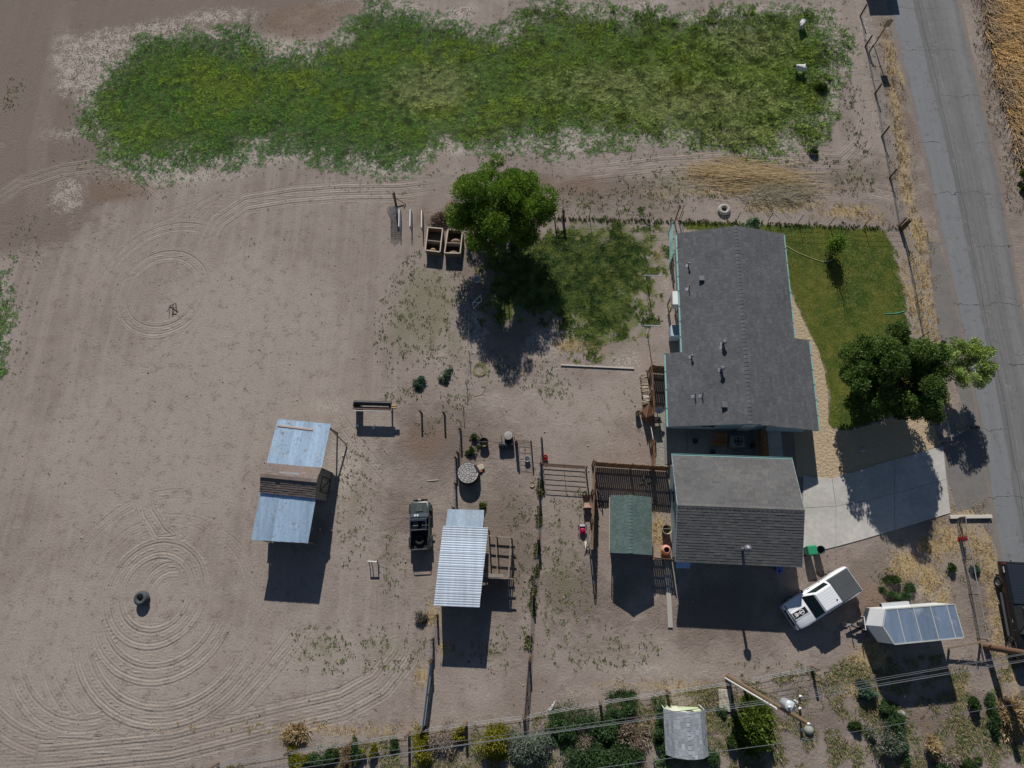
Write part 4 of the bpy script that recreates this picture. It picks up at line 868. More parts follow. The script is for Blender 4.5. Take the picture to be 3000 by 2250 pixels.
    cv = MB().loft([[(-1.02, -.9, 1.17), (-1.02, .9, 1.17), (-1.02, .84, 1.215), (-1.02, -.84, 1.215)], [(-2.74, -.88, 1.165), (-2.74, .88, 1.165), (-2.74, .82, 1.205), (-2.74, -.82, 1.205)]]).build('bed_cover', tc, T)
    MB().beam((-1.0, 0, 1.21), (-2.7, 0, 1.206), .05, .02).build('cover_seam', tc, cv)
    MB().beam((-2.84, -.9, .55), (-2.84, .9, .55), .12, .16).build('rear_bumper', galv, T, bevel=.02)
    MB().cyl((-.6, .35, zt), (-.6, .35, zt+.05), .05, n=10).build('antenna_base', blackp, T)
make_pickup()

def make_trail_truck():
    T = thing('off_road_truck', 'small dark green open-top off-road truck with spare tyre in its bed', 'truck', G(1236, 1538), R_(93))
    gp = M('truck_green', (.025, .034, .034), .4, var=.12, spec=.5, dirt=(.12, .11, .10)); gl = M('hood_green', (.045, .058, .055), .35, var=.12, spec=.5)
    MB().loft([sec(1.72, .62, .45, .74, .78, .5), sec(1.6, .70, .42, .82, .86, .56), sec(1.0, .74, .42, .90, .93, .60), sec(.72, .75, .42, .92, .96, .62)]).build('front_body', gp, T, True)
    MB().loft([[(1.62, -.55, .86), (1.62, .55, .86), (1.62, .5, .885), (1.62, -.5, .885)], [(.80, -.66, .95), (.80, .66, .95), (.80, .6, .99), (.80, -.6, .99)]]).build('hood', gl, T, bevel=.02)
    MB().loft([[(1.5, -.27, .89), (1.5, .27, .89), (1.5, .22, .93), (1.5, -.22, .93)], [(.95, -.32, .97), (.95, .32, .97), (.95, .26, 1.03), (.95, -.26, 1.03)]]).build('hood_scoop', gl, T, True)
    MB().loft([[(.80, -.68, .97), (.80, .68, .97), (.80, .66, 1.0), (.80, -.66, 1.0)], [(.52, -.70, 1.03), (.52, .70, 1.03), (.52, .68, 1.08), (.52, -.68, 1.08)]]).build('cowl', M('cowl_blue', (.045, .06, .085), .3), T)
    for y in (.32, .12): MB().obb((.66, y, 1.06), (.07, 0, 0), (0, .07, 0), (.0, 0, .004)).build('sticker', whitep, T)
    # tub: floor and sides, bed
    MB().box(-1.85, .55, -.66, .66, .40, .48).build('floor', blackp, T)
    for s_ in (-1, 1):
        MB().box(-1.86, .72, s_*.70-.05, s_*.70+.05, .42, .94).build('side_panel', gp, T, bevel=.02)
        MB().box(-1.7, -.9, s_*.82-.07, s_*.82+.07, .62, .70).build('fender', gp, T, bevel=.02)
        MB().beam((1.6, s_*.74, .70), (1.0, s_*.80, .72), .16, .05).build('fender', gp, T)
        MB().tube([(-1.86, s_*.66, .94), (-1.86, s_*.66, 1.12), (-1.5, s_*.66, 1.13), (-1.0, s_*.66, 1.12)], .025).build('bed_rail', gp, T)
        MB().obb((.1, s_*.36, .62), (.26, 0, 0), (0, .22, 0), (0, 0, .12)).build('seat', M('seat_grey', (.15, .15, .15), .8), T, bevel=.04)
        MB().obb((-.24, s_*.36, .88), (.05, 0, .02), (0, .22, 0), (-.06, 0, .28)).build('seat_back', MATS['seat_grey'], T, bevel=.04)
        for x in (1.12, -1.15): wheel(T, x, s_*.74, .36, .24, s_, galv)
        MB().obb((1.71, s_*.42, .70), (.02, 0, 0), (0, .09, 0), (0, 0, .08)).build('headlight', M('lamp_glass', (.55, .57, .58), .1, spec=.6), T)
        MB().obb((.45, s_*.9, 1.06), (.03, 0, 0), (0, .09, 0), (0, 0, .06)).build('mirror', blackp, T, bevel=.02)
    MB().box(-1.9, -1.82, -.66, .66, .45, .94).build('tailgate', gp, T)
    MB().box(-.52, -.42, -.66, .66, .45, .95).build('bulkhead', gp, T)
    # windshield frame folded back + roll bar
    fr = M('frame_blue', (.045, .058, .085), .35, .3)
    MB().tube([(.50, -.66, 1.05), (.30, -.62, 1.50), (.30, .62, 1.50), (.50, .66, 1.05)], .035).build('windshield_frame', fr, T, True)
    MB().beam((.27, -.62, 1.52), (.27, .62, 1.52), .17, .04).build('header', fr, T, bevel=.01)
    MB().quad((.46, -.62, 1.08), (.46, .62, 1.08), (.30, .58, 1.47), (.30, -.58, 1.47)).build('windshield', glass, T)
    for s_ in (-1, 1): MB().beam((.25, s_*.60, 1.50), (-.40, s_*.60, 1.48), .06, .05).build('roof_rail', fr, T)
    MB().tube([(-.45, -.64, .9), (-.45, -.62, 1.46), (-.45, .62, 1.46), (-.45, .64, .9)], .035).build('roll_bar', M('bar_grey', (.13, .14, .16), .4, .3), T, True)
    MB().tube([(-1.86, -.62, 1.12), (-1.86, .62, 1.12)], .03).build('rear_bar', MATS['bar_grey'], T)
    MB().torus((.12, -.34, 1.0), .16, .018, (.6, 0, .8), 18, 6).build('steering_wheel', blackp, T, True)
    MB().torus((-1.15, .05, .60), .27, .11, n=22).build('spare_tyre', rubber, T, True)
    MB().beam((1.80, -.55, .55), (1.80, .5, .58), .10, .12).build('front_bumper', blackp, T, bevel=.02)
    MB().tube([(1.86, -.62, .66), (1.88, .0, .66), (1.86, .55, .66)], .03).build('brush_bar', blackp, T)
    MB().obb((1.88, .02, .7), (.06, 0, 0), (0, .12, 0), (0, 0, .05)).build('winch', M('winch_pink', (.42, .34, .30), .6), T)
make_trail_truck()

def make_black_truck():
    r, f = G(2928, 1705, .42), G(2962, 1890, .42); d = (f-r); wb = d.length; ang = math.atan2(d.y, d.x); mid = (r+f)/2
    nrm = Vector((-math.sin(ang), math.cos(ang), 0))        # left side of the truck (away from camera nadir)
    c = mid+nrm*.92; T = thing('black_pickup', 'black pickup truck parked on the road edge with red tail light', 'pickup', (c.x, c.y, 0), ang)
    bp = M('truck_black', (.012, .013, .015), .25, var=.05, spec=.5); h = wb/2
    MB().loft([sec(h+.95, .84, .5, .95, 1.02, .7), sec(h+.5, .96, .48, 1.12, 1.18, .8), sec(h-.7, .98, .48, 1.18, 1.25, .86), sec(-h+1.45, .98, .48, 1.2, 1.26, .88)]).build('body', bp, T, True)
    MB().loft([sec(-h+1.42, .97, .5, 1.2, 1.30, .84), sec(-h, .985, .5, 1.22, 1.32, .84), sec(-h-1.25, .97, .52, 1.22, 1.30, .84)]).build('bed', bp, T, True)
    x0, x1 = h-.75, -h+1.5
    B = [(x0, -.88), (x0, .88), (x1, .9), (x1, -.9)]; Tt = [(x0-.7, -.72), (x0-.7, .72), (x1+.12, .74), (x1+.12, -.74)]
    MB().loft([[(x, y, 1.22) for x, y in B], [(x, y, 1.88) for x, y in Tt], [(x*.97, y*.9, 1.94) for x, y in Tt]]).build('cab', bp, T, True, bevel=.03)
    bl = lambda i, t: Vector((B[i][0]*(1-t)+Tt[i][0]*t, B[i][1]*(1-t)+Tt[i][1]*t, 1.22+.66*t))
    for nm, (i, j) in (('windshield', (0, 1)), ('rear_window', (2, 3)), ('side_window', (1, 2)), ('side_window', (3, 0))):
        MB().quad(*inset_quad(bl(i, .08), bl(j, .08), bl(j, .94), bl(i, .94), .07, .012)).build(nm, glass, T)
    cv = MB().box(-h-1.2, -h+1.4, -.83, .83, 1.315, 1.355).build('bed_cover', M('cover_navy', (.02, .028, .042), .55, var=.1), T, bevel=.02)
    for k in range(14): MB().beam((-h-1.1+k*.18, -.8, 1.357), (-h-1.1+k*.18, .8, 1.357), .05, .012).build('cover_rib', MATS['cover_navy'], cv)
    for s_ in (-1, 1):
        for x in (h, -h): wheel(T, x, s_*.90, .42, .28, s_, galv)
        MB().obb((-h-1.24, s_*.86, 1.05), (.05, 0, 0), (0, .10, 0), (0, 0, .14)).build('tail_light', M('red_lamp', (.35, .02, .02), .2), T, bevel=.02)
        MB().beam((h-.6, s_*1.02, .5), (-h+.7, s_*1.02, .5), .14, .06).build('side_step', M('step_grey', (.12, .125, .14), .4, .4), T)
        MB().obb((-h-.85, s_*.985, 1.14), (.2, 0, 0), (0, .008, 0), (0, 0, .05)).build('badge', whitep, T)
        MB().obb((h-1.0, s_*1.14, 1.3), (.05, 0, 0), (0, .12, 0), (0, 0, .1)).build('mirror', blackp, T, bevel=.03)
        MB().obb((h-1.6, s_*.985, 1.08), (.1, 0, 0), (0, .012, 0), (0, 0, .02)).build('door_handle', galv, T)
        MB().lathe([(.50, -.02), (.56, -.02), (.56, .03), (.50, .03)], (h, s_*.98, .46), 20, (0, 1, 0)).build('fender_flare', M('step_grey', (.12, .125, .14), .4, .4), T)
    MB().beam((-h-1.34, -.9, .62), (-h-1.34, .9, .62), .16, .2).build('rear_bumper', blackp, T, bevel=.02)
    MB().beam((h+1.0, -.9, .62), (h+1.0, .9, .62), .16, .24).build('front_bumper', blackp, T, bevel=.02)
    MB().cyl((-h-1.3, .0, .62), (-h-1.55, 0, .60), .035).build('tow_hitch', blackp, T)
make_black_truck()

def make_trailer():
    a, b, c, d, n = Vector((22.9, -2.54, 0)), Vector((27.44, -2.20, 0)), Vector((27.60, -4.28, 0)), Vector((23.06, -4.72, 0)), Vector((22.52, -3.62, 0))
    T = thing('cargo_trailer', 'white enclosed cargo trailer with shiny blue-grey roof panels and pointed nose', 'trailer', (25.2, -3.4, 0))
    z0, z1 = .45, 2.6; up = Vector((0, 0, 1)); P = [a, b, c, d, n]
    tw = M('trailer_white', (.70, .71, .73), .3, var=.04, spec=.5)
    nose = [n+Vector((-.35, -.03, 0))]
    low = [a+Vector((-.25, -.02, 0)), b, c, d+Vector((-.25, -.03, 0)), n+Vector((-.35, -.04, 0))]
    MB().loft([[p+up*z0 for p in low], [p+up*1.0 for p in low], [p+up*(z1-.02) for p in P]]).build('body', tw, T, world=True)
    dp = M('diamond_plate', (.20, .22, .25), .35, .7, var=.2, scale=14)
    for p, q in ((low[0], low[4]), (low[4], low[3])):
        out = (q-p).cross(up).normalized()*(-.012); out = out if out.x < 0 else -out
        MB().quad(p+up*(z0-.02)+out, q+up*(z0-.02)+out, q+up*1.02+out, p+up*1.02+out).build('stone_guard', dp, T, world=True)
    # roof: separate sheets with raised seams and pale edge trim
    rm = tin('trailer_roof_tin', (.36, .46, .60), .22)
    X = (b-a).normalized(); ed = M('trailer_trim', (.55, .56, .50), .4, .3)
    f0, f1 = lambda t: a.lerp(b, t), lambda t: d.lerp(c, t)
    cuts = [0, .16, .40, .645, .885, 1.0]
    for i in range(5):
        q0, q1 = cuts[i]+.004, cuts[i+1]-.004; poly = [f0(q0), f0(q1), f1(q1), f1(q0)]
        if i == 0: poly.append(n)
        cc = sum(poly, Vector())/len(poly)
        MB().slab([p+up*(z1+.02) for p in poly], .03).build('roof_panel', rm, T, world=True)
    for t in cuts[1:-1]: MB().beam(f0(t)+up*(z1+.03), f1(t)+up*(z1+.03), .06, .02).build('roof_seam', ed, T, world=True)
    for p, q in zip(P, P[1:]+P[:1]): MB().beam(p+up*(z1+.01), q+up*(z1+.01), .07, .07).build('edge_trim', ed, T, world=True)
    Y = Vector((-X.y, X.x, 0))
    for s_, p0, p1 in ((1, a, b), (-1, d, c)):
        m = p0.lerp(p1, .36); MB().obb(m+Y*(.12*s_)+up*.86, X*.95, Y*.13, up*.03).obb(m+Y*(.23*s_)+up*.72, X*.95, Y*.02, up*.16).build('fender', M('fender_tin', (.58, .60, .62), .35, .4), T, world=True)
        for k in (-.45, .45):
            wc = p0.lerp(p1, .36)+X*k+Y*(.10*s_); w_ = MB().lathe([(.2, -.1), (.31, -.1), (.34, -.06), (.34, .06), (.31, .1), (.2, .1)], wc+up*.34, 18, Y).build('wheel', rubber, T, True, world=True)
            MB().lathe([(0, .06*s_), (.12, .09*s_), (.2, .05*s_), (.21, .1*s_)], wc+up*.34, 14, Y).build('rim', galv, w_, True, world=True)
    dr = MB().obb(d.lerp(c, .12)-Y*.012+up*1.35, X*.4, Y*.012, up*.8).build('side_door', tw, T, world=True)
    MB().obb(d.lerp(c, .19)-Y*.03+up*1.3, X*.03, Y*.02, up*.12).build('latch', galv, dr, world=True)
    # A-frame tongue, jack, coupler
    hx = n+Vector((-1.25, -.06, 0))
    for p in (a.lerp(d, .2), a.lerp(d, .8)): MB().beam(p+up*.42+Vector((-.1, 0, 0)), hx+up*.42, .09, .1).build('tongue', blackp, T, world=True)
    MB().cyl(hx+X*.25+up*.05, hx+X*.25+up*.95, .035, n=10).build('jack', galv, T, world=True)
    MB().obb(hx+up*.46, X*.14, Y*.06, up*.06).build('coupler', galv, T, world=True)
    MB().obb(hx+X*.72+up*.6, X*.16, Y*.12, up*.12).build('battery_box', blackp, T, world=True)
    MB().obb(hx+X*-.08+up*.06, X*.16, Y*.16, up*.06).build('jack_block', M('jack_block', (.34, .27, .24), .8), T, world=True)
    MB().tube([n+Vector((-.40, .5, .7)), n+Vector((-.42, .5, 1.15)), n+Vector((-.45, -.35, 1.15)), n+Vector((-.4, -.35, .7))], .03).build('gas_rack', whitep, T, world=True)
    dd = MB().obb(b.lerp(c, .5)+X*.012+up*1.5, X*.012, Y*.95, up*1.0).build('rear_door', tw, T, world=True)
make_trailer()

# ================================================================ FENCES
plank_m = MV('fence_plank', [(.24, .115, .05), (.30, .15, .068), (.20, .095, .042), (.33, .175, .085)], .85, grain=9, stretch=(1, 1, .4))
_pk = MB().obb((0, 0, .5), (.5, 0, 0), (0, .5, 0), (0, 0, .5)).mesh('plank', plank_m)
def plank_fence(label, p, q, h=1.9, wd=.135, gap=.018, name='plank_fence', side=1, skip=(), lean=0.0, posts=True, z0=.04):
    p, q = Vector(p), Vector(q); d = q-p; Ln = d.length; d /= Ln; nrm = Vector((-d.y, d.x, 0)); ang = math.atan2(d.y, d.x)
    F = thing(name, label, 'fence', (p+q)/2); off = F.location
    n = int(Ln/(wd+gap))
    for k in range(n):
        if k in skip: continue
        c = p+d*((k+.5)*Ln/n); hh = h*(1+.02*(random.random()-.5))
        m = Matrix.Translation(c-off+Vector((0, 0, z0))) @ Matrix.Rotation(ang, 4, 'Z') @ Matrix.Rotation(lean+(random.random()-.5)*.02, 4, 'X') @ Matrix.Diagonal((Ln/n-gap, .02, hh, 1))
        put('plank', _pk, F, m)
    for z in (.35, h*.55, h-.25): MB().beam(p-nrm*.035*side+Vector((0, 0, z)), q-nrm*.035*side+Vector((0, 0, z)), .04, .09).build('rail', oldwood, F, world=True)
    if posts:
        m = max(1, int(round(Ln/2.3)))
        for k in range(m+1): c = p+d*(Ln*k/m)-nrm*.10*side; MB().beam(c, c+Vector((0, 0, h+.04)), .09, .09).build('post', oldwood, F, world=True)
    return F
plank_fence('brown plank fence on the side of the pen by the lawnmower', G(1738, 1362), G(1731, 1612), 2.3, side=1)
plank_fence('dark plank fence along the gate end of the pen', G(1741, 1366), G(1952, 1380), 1.9, side=-1)
plank_fence('brown plank fence closing the pen between green shed and garage', G(1905, 1634), G(1966, 1640), 1.5, side=1)
plank_fence('brown plank fence behind the stacked firewood', G(1900, 1094), G(1908, 1228), 1.85, side=1)
plank_fence('short brown plank fence beside the pale gravel strip', G(1906, 1300), G(1909, 1372), 1.7, side=1)
plank_fence('short plank return between house corner and firewood fence', G(1901, 1092), G(1945, 1096), 1.85, side=-1)
plank_fence('brown plank screen beside the shaded patio walkway', g3(7.3, 3.95), g3(7.25, 6.4), 1.7, side=1)

wire_m = M('fence_wire', (.30, .30, .31), .5, .5)
rust_m = M('rusty_steel', (.10, .065, .05), .8, var=.2)
postm = MV('fence_post_wood', [(.13, .085, .055), (.17, .115, .08), (.105, .07, .05)], .9, grain=8)
def wire_fence(label, px, h=1.25, kind='wood', wires=3, mesh=False, name='wire_fence', r=.008, pr=.085, tops=None, rail=False):
    P = [G(u, v) for u, v in px]; F = thing(name, label, 'fence', P[len(P)//2]); Z = Vector((0, 0, 1))
    for i, p in enumerate(P):
        hh = h*(1+.08*(random.random()-.5)); tl = Vector(((random.random()-.5)*.06, (random.random()-.5)*.06, 0))
        if kind == 'wood': MB().cyl(p-Z*.02, p+Z*hh+tl, pr, pr*.9, 9).build('post', postm, F, True, world=True)
        else: MB().beam(p, p+Z*hh+tl*.5, .045, .045).build('post', rust_m, F, world=True)
    for a, b in zip(P, P[1:]):
        for k in range(wires):
            z = h*(.22+.74*k/max(1, wires-1)); m = (a+b)/2-Z*.03
            MB().tube([a+Z*z, m+Z*z, b+Z*z], r, 4).build('wire', wire_m, F, world=True)
        if mesh:
            L = (b-a).length; n = int(L/.28); w_ = MB()
            for k in range(1, n): c = a.lerp(b, k/n); w_.beam(c+Z*.05, c+Z*h*.94, .008, .008)
            for k in range(5): w_.beam(a+Z*(.08+k*h*.16), b+Z*(.08+k*h*.16), .007, .007)
            w_.build('wire_mesh', wire_m, F, world=True)
        if rail: MB().tube([a+Z*h, b+Z*h], .03, 6).build('top_rail', galv, F, world=True)
    return F
wire_fence('road fence of brown wooden posts beside the pasture', [(2520, 47), (2535, 136), (2563, 275), (2583, 400), (2606, 521), (2633, 663)], 1.3, mesh=True)
wire_fence('low wire fence between the lawn and the road', [(2640, 680), (2662, 770), (2682, 890), (2702, 985), (2722, 1090), (2745, 1230), (2762, 1300)], 1.1, 'steel', mesh=True, rail=True)
wire_fence('steel post fence between lawn and weeds above the house', [(2640, 664), (2530, 664), (2430, 658), (2338, 653), (2250, 648), (2158, 645), (1995, 642)], 1.25, 'steel', wires=4)
wire_fence('thin steel post fence across the back yard', [(1990, 642), (1899, 646), (1813, 640), (1727, 636), (1650, 630)], 1.3, 'steel', wires=3)
wire_fence('thin wire fence beside the weedy strip of the yard', [(1378, 960), (1376, 1040), (1368, 1130), (1358, 1195), (1350, 1240)], 1.05, 'steel', wires=2)
wire_fence('old wooden post fence beside the round tank', [(1350, 1262), (1343, 1330), (1337, 1345), (1336, 1420), (1330, 1490)], 1.25, 'wood', wires=4, mesh=True)
wire_fence('overgrown wire fence east of the white tin shelter', [(1587, 1290), (1584, 1360), (1580, 1440), (1578, 1575), (1562, 1740), (1551, 1926)], 1.2, 'wood', wires=3, mesh=True)
wire_fence('short wire fence running from the shelter to the long steel gate', [(1282, 1800), (1270, 1870), (1264, 1932)], 1.2, 'wood', wires=3, mesh=True)
wire_fence('woven wire fence on thick posts along the shrubs', [(640, 2236), (857, 2197), (1036, 2170), (1199, 2146), (1240, 2133), (1366, 2115), (1535, 2094), (1758, 2052), (1953, 2022), (2176, 1990), (2376, 1953)], 1.25, 'wood', mesh=True, wires=3, pr=.11)
wire_fence('wire fence with brace posts beside the trailer and hydrant', [(2800, 1520), (2806, 1575), (2820, 1640), (2838, 1740), (2862, 1870)], 1.1, 'steel', mesh=True, rail=True)
wire_fence('sagging wire fence around the tank yard', [(1352, 1262), (1412, 1278), (1470, 1285), (1508, 1288), (1585, 1296)], 1.1, 'steel', wires=2)

def pipe_gate(label, p, q, h, bars, mat, r=.025, up=1.0, name='gate', panel=False):
    p, q = Vector(p), Vector(q); Z = Vector((0, 0, 1)); T = thing(name, label, 'gate', (p+q)/2); b0 = .15
    MB().tube([p+Z*b0, p+Z*h, q+Z*h, q+Z*b0, p+Z*b0], r, 6).build('gate_frame', mat, T, True, world=True)
    for k in range(1, bars): z = b0+(h-b0)*k/bars; MB().tube([p+Z*z, q+Z*z], r*.8, 6).build('bar', mat, T, world=True)
    MB().tube([p.lerp(q, .5)+Z*b0, p.lerp(q, .5)+Z*h], r*.8, 6).build('upright', mat, T, world=True)
    for e in (p, q): MB().cyl(e-(q-p).normalized()*(.12 if e is p else -.12), e-(q-p).normalized()*(.12 if e is p else -.12)+Z*(h+.1), .06, n=8).build('post', postm, T, True, world=True)
    return T
bluest = M('blue_steel', (.28, .34, .40), .45, .4, var=.15); brownst = M('brown_steel', (.12, .075, .055), .7)
pipe_gate('brown pipe gate between red bucket and plank pen', G(1592, 1366), G(1712, 1374), 1.35, 5, rust_m)
T = pipe_gate('long blue-grey steel gate leaning along the lot edge', G(1267, 1940), G(1245, 2122), 1.15, 5, bluest, .03)
for z in (1.05, .75): MB().beam(G(1267, 1940)+Vector((0, 0, z)), G(1245, 2122)+Vector((0, 0, z)), .05, .22).build('board', bluest, T, world=True)
pipe_gate('narrow brown gate at the lower end of the fence line', G(1550, 1934), G(1538, 2090), 1.2, 4, brownst, .03)
pipe_gate('small thin wire frame gate beside the white bucket', G(1520, 1300), G(1552, 1302), 1.35, 4, rust_m, .018)
# ================================================================ YARD THINGS
Zv = Vector((0, 0, 1))
def single(mb, name, mat, label, cat, loc, rz=0.0, smooth=False, group=None, bevel=0):
    o = mb.build(name, mat, smooth=smooth, bevel=bevel); o.location = loc; o.rotation_euler.z = rz; return tag(o, label, cat, group)
# ---- utility pole with transformer, crossarm, conduit
pole_w = M('pole_wood', (.17, .115, .07), .85, var=.25, scale=4, stretch=(4, 4, .4)); porc = M('porcelain', (.62, .64, .66), .25, var=.05)
pb = G(2132, 1982); ph = 13.5
UP = thing('utility_pole', 'tall brown utility pole with grey transformer and white conduit', 'utility pole', pb)
MB().cyl(pb, pb+Zv*ph, .16, .10, 14).build('pole', pole_w, UP, True, world=True)
MB().tube([pb+Vector((-.17, -.1, 0)), pb+Vector((-.16, -.1, 5)), pb+Vector((-.15, -.09, 9.7))], .055, 8).tube([pb+Vector((-.06, -.22, 0)), pb+Vector((-.06, -.21, 2.4))], .045, 8).build('conduit', whitep, UP, True, world=True)
tz = 10.5; tc = pb+Vector((.02, .34, 0)); tr_m = M('transformer_grey', (.50, .54, .57), .35, .2, var=.06)
t_ = MB().lathe([(0, 0), (.24, 0), (.26, .05), (.26, .85), (.28, .87), (.28, .93), (.18, 1.0), (0, 1.02)], tc+Zv*tz, 18).build('transformer', tr_m, UP, True, world=True)
for k in (-.12, .12): MB().lathe([(.05, 0), (.07, .05), (.045, .09), (.065, .14), (.03, .22)], tc+Vector((k, 0, tz+1.0)), 10).build('bushing', porc, t_, True, world=True)
MB().beam(pb+Vector((.0, .16, tz+.2)), tc+Vector((0, -.2, tz+.2)), .1, .08).beam(pb+Vector((0, .16, tz+.75)), tc+Vector((0, -.2, tz+.75)), .1, .08).build('bracket', galv, UP, world=True)
arm = MB().beam(pb+Vector((.05, -1.0, 12.3)), pb+Vector((.2, 1.1, 12.3)), .1, .11).build('crossarm', pole_w, UP, world=True)
ins = [pb+Vector((.05, -.95, 12.36)), pb+Vector((.2, 1.0, 12.36)), pb+Vector((.0, .0, 13.5)), pb+Vector((.1, .45, 12.36)), pb+Vector((.08, -.5, 12.36))]
for p in ins: MB().lathe([(.03, 0), (.03, .06), (.075, .08), (.05, .12), (.075, .15), (.03, .2)], p, 10).build('insulator', porc, UP, True, world=True)
for y in (-.6, .7): MB().cyl(pb+Vector((.12, y, 11.75)), pb+Vector((.12, y, 12.25)), .05, n=8).build('fuse_cutout', porc, UP, True, world=True)
MB().beam(pb+Vector((0, -.2, 11.6)), pb+Vector((.1, -.8, 12.25)), .04, .04).beam(pb+Vector((0, .2, 11.6)), pb+Vector((.14, .9, 12.25)), .04, .04).build('arm_brace', galv, UP, world=True)
MB().tube([tc+Vector((.12, 0, tz+1.2)), pb+Vector((.25, .5, 12.0)), pb+Vector((.12, .7, 12.2))], .012, 4).tube([tc+Vector((-.12, 0, tz+1.2)), pb+Vector((-.3, .2, 11.4)), pb+Vector((-.1, -.3, 10.6))], .012, 4).build('jumper_wire', blackp, UP, world=True)
gw = MB().tube([pb+Vector((0, 0, 10.8)), G(2300, 2245)], .012, 4).build('guy_wire', wire_m, UP, world=True)
line_m = M('power_line', (.22, .23, .25), .4, .6, var=.05); cab_m = M('telephone_cable', (.10, .105, .115), .5, .1)
def cable(label, a, b, r, mat, sag=.5):
    a, b = Vector(a), Vector(b); pts = []
    for k in range(17): t = k/16; pts.append(a.lerp(b, t)-Zv*(sag*4*t*(1-t)))
    o = MB().tube(pts, r, 5).build('power_line', mat, loc=a); return tag(o, label, 'wire')
left = lambda y, z: Vector((pb.x-42, pb.y-6.0+y, z)); right = lambda y, z: Vector((pb.x+42, pb.y+6.4+y, z))
cable('thin overhead wire leaving the crossarm end nearest the house, left span', ins[1]+Zv*.2, left(1.0, 12.5), .010, line_m, .4)
cable('lowest thin overhead wire of the left span over the shrubs', ins[0]+Zv*.2, left(-.9, 12.5), .010, line_m, .4)
cable('thick grey overhead cable of the left span crossing the small shed', pb+Vector((-.15, .1, 9.3)), left(.2, 8.6), .017, line_m, .3)
cable('dark telephone cable of the left span beneath the thick grey cable', pb+Vector((-.15, .15, 8.6)), left(.3, 7.9), .016, cab_m, .3)
cable('thin overhead wire of the right span from the arm end nearest the truck', ins[1]+Zv*.2, right(1.0, 12.5), .010, line_m, .4)
cable('lowest thin overhead wire of the right span over the dry tufts', ins[0]+Zv*.2, right(-.9, 12.5), .010, line_m, .4)
cable('thick grey overhead cable of the right span crossing the trailer shadow', pb+Vector((.15, .1, 9.3)), right(.2, 8.8), .018, line_m, .3)
cable('dark upper telephone cable of the right span by the trailer', pb+Vector((.15, .15, 8.6)), right(.6, 8.1), .017, cab_m, .35)
cable('dark lower telephone cable of the right span by the trailer', pb+Vector((.15, .1, 7.8)), right(.3, 7.4), .015, cab_m, .4)

# ---- lone posts, poles and signs
def lone_post(label, u, v, h, r=.075, mat=postm, lean=(0, 0), name='wooden_post'):
    p = G(u, v); return single(MB().cyl((0, 0, -.02), (lean[0], lean[1], h), r, r*.92, 10), name, mat, label, 'post', p, smooth=True)
lone_post('lone wooden post nearer to the dark pipe rack', 1236, 1212, 1.15, .09)
lone_post('lone wooden post nearer to the wire fence corner', 1303, 1216, 1.15, .09)
lone_post('tall leaning wooden post beside the wire roll', 1160, 600, 1.75, .11, lean=(.2, .15))
lone_post('thick brown post standing between black barrel and small wire gate', 1512, 1300, 1.35, .085)
lone_post('wooden fence post leaning near the road, paired beside another', 2545, 155, 1.0, .09)
lone_post('heavy corner post of the lawn fence beside the road', 2640, 672, 1.5, .14)
lone_post('thick tall brown post beside the black pickup', 2887, 1894, 4.2, .22, M('thick_post', (.15, .085, .055), .8, var=.2, scale=3))
lone_post('dark stub post beside the fence near the white beam', 2806, 1518, .8, .08)
lone_post('grey fence post at the weedy bend between the two pens', 1577, 1580, 1.3, .11)
g_ = thing('wooden_brace', 'brown timber brace rail by the trailer shadow', 'brace', G(2784, 1903))
MB().beam(G(2778, 1899, .55), G(2905, 1875, 1.0), .12, .12).build('rail', oldwood, g_, world=True)
for u, v, h in ((2780, 1902, .6), (2872, 1884, 1.05)): MB().cyl(G(u, v), G(u, v, h), .07, n=8).build('post', postm, g_, True, world=True)
s_ = thing('road_sign', 'thin road sign on a brown post beside the pasture fence', 'sign', G(2560, 134))
MB().beam(G(2560, 134), G(2560, 134)+Zv*3.0, .09, .09).build('post', oldwood, s_, world=True)
MB().obb(G(2560, 134)+Vector((.0, -.05, 2.55)), (.3, 0, 0), (0, .02, 0), (0, 0, .4)).build('panel', M('sign_tan', (.38, .30, .2), .7), s_, world=True)
# T-shaped clothes-line poles
for k, (u, v, lb) in enumerate(((1897, 838, 'T-shaped steel clothes-line pole next to the white cooler'), (1897, 980, 'T-shaped steel clothes-line pole next to the firewood fence'))):
    p = G(u, v); C_ = thing('clothesline_pole', lb, 'pole', p, group='clothes-line poles')
    MB().cyl((0, 0, 0), (0, 0, 1.95), .035, n=8).build('upright', M('pole_steel', (.30, .34, .42), .4, .5), C_, True)
    MB().tube([(-.62, .02, 1.95), (.85, -.06, 1.95)], .03, 8).build('crossbar', MATS['pole_steel'], C_, True)
    for x in (-.55, -.1, .35, .8): MB().cyl((x, 0, 1.95), (x, 0, 2.03), .012, n=5).build('hook', galv, C_)
# ---- hydrant
hy = thing('fire_hydrant', 'red fire hydrant beside the wire fence near the driveway', 'fire hydrant', G(2812, 1580)); hr = M('hydrant_red', (.48, .012, .018), .4, var=.08)
MB().lathe([(.18, 0), (.18, .05), (.12, .06), (.11, .5), (.16, .52), (.16, .56), (.13, .58), (.12, .68), (.06, .78), (0, .79)], n=16).build('barrel', hr, hy, True)
MB().cyl((0, 0, .78), (0, 0, .85), .035, n=5).build('bonnet_nut', hr, hy)
for d in ((0, 1, 0), (0, -1, 0), (1, 0, 0)): MB().cyl(Vector(d)*.08+Zv*.42, Vector(d)*.2+Zv*.42, .07, n=10).cyl(Vector(d)*.19+Zv*.42, Vector(d)*.24+Zv*.42, .03, n=5).build('nozzle', hr, hy, True)
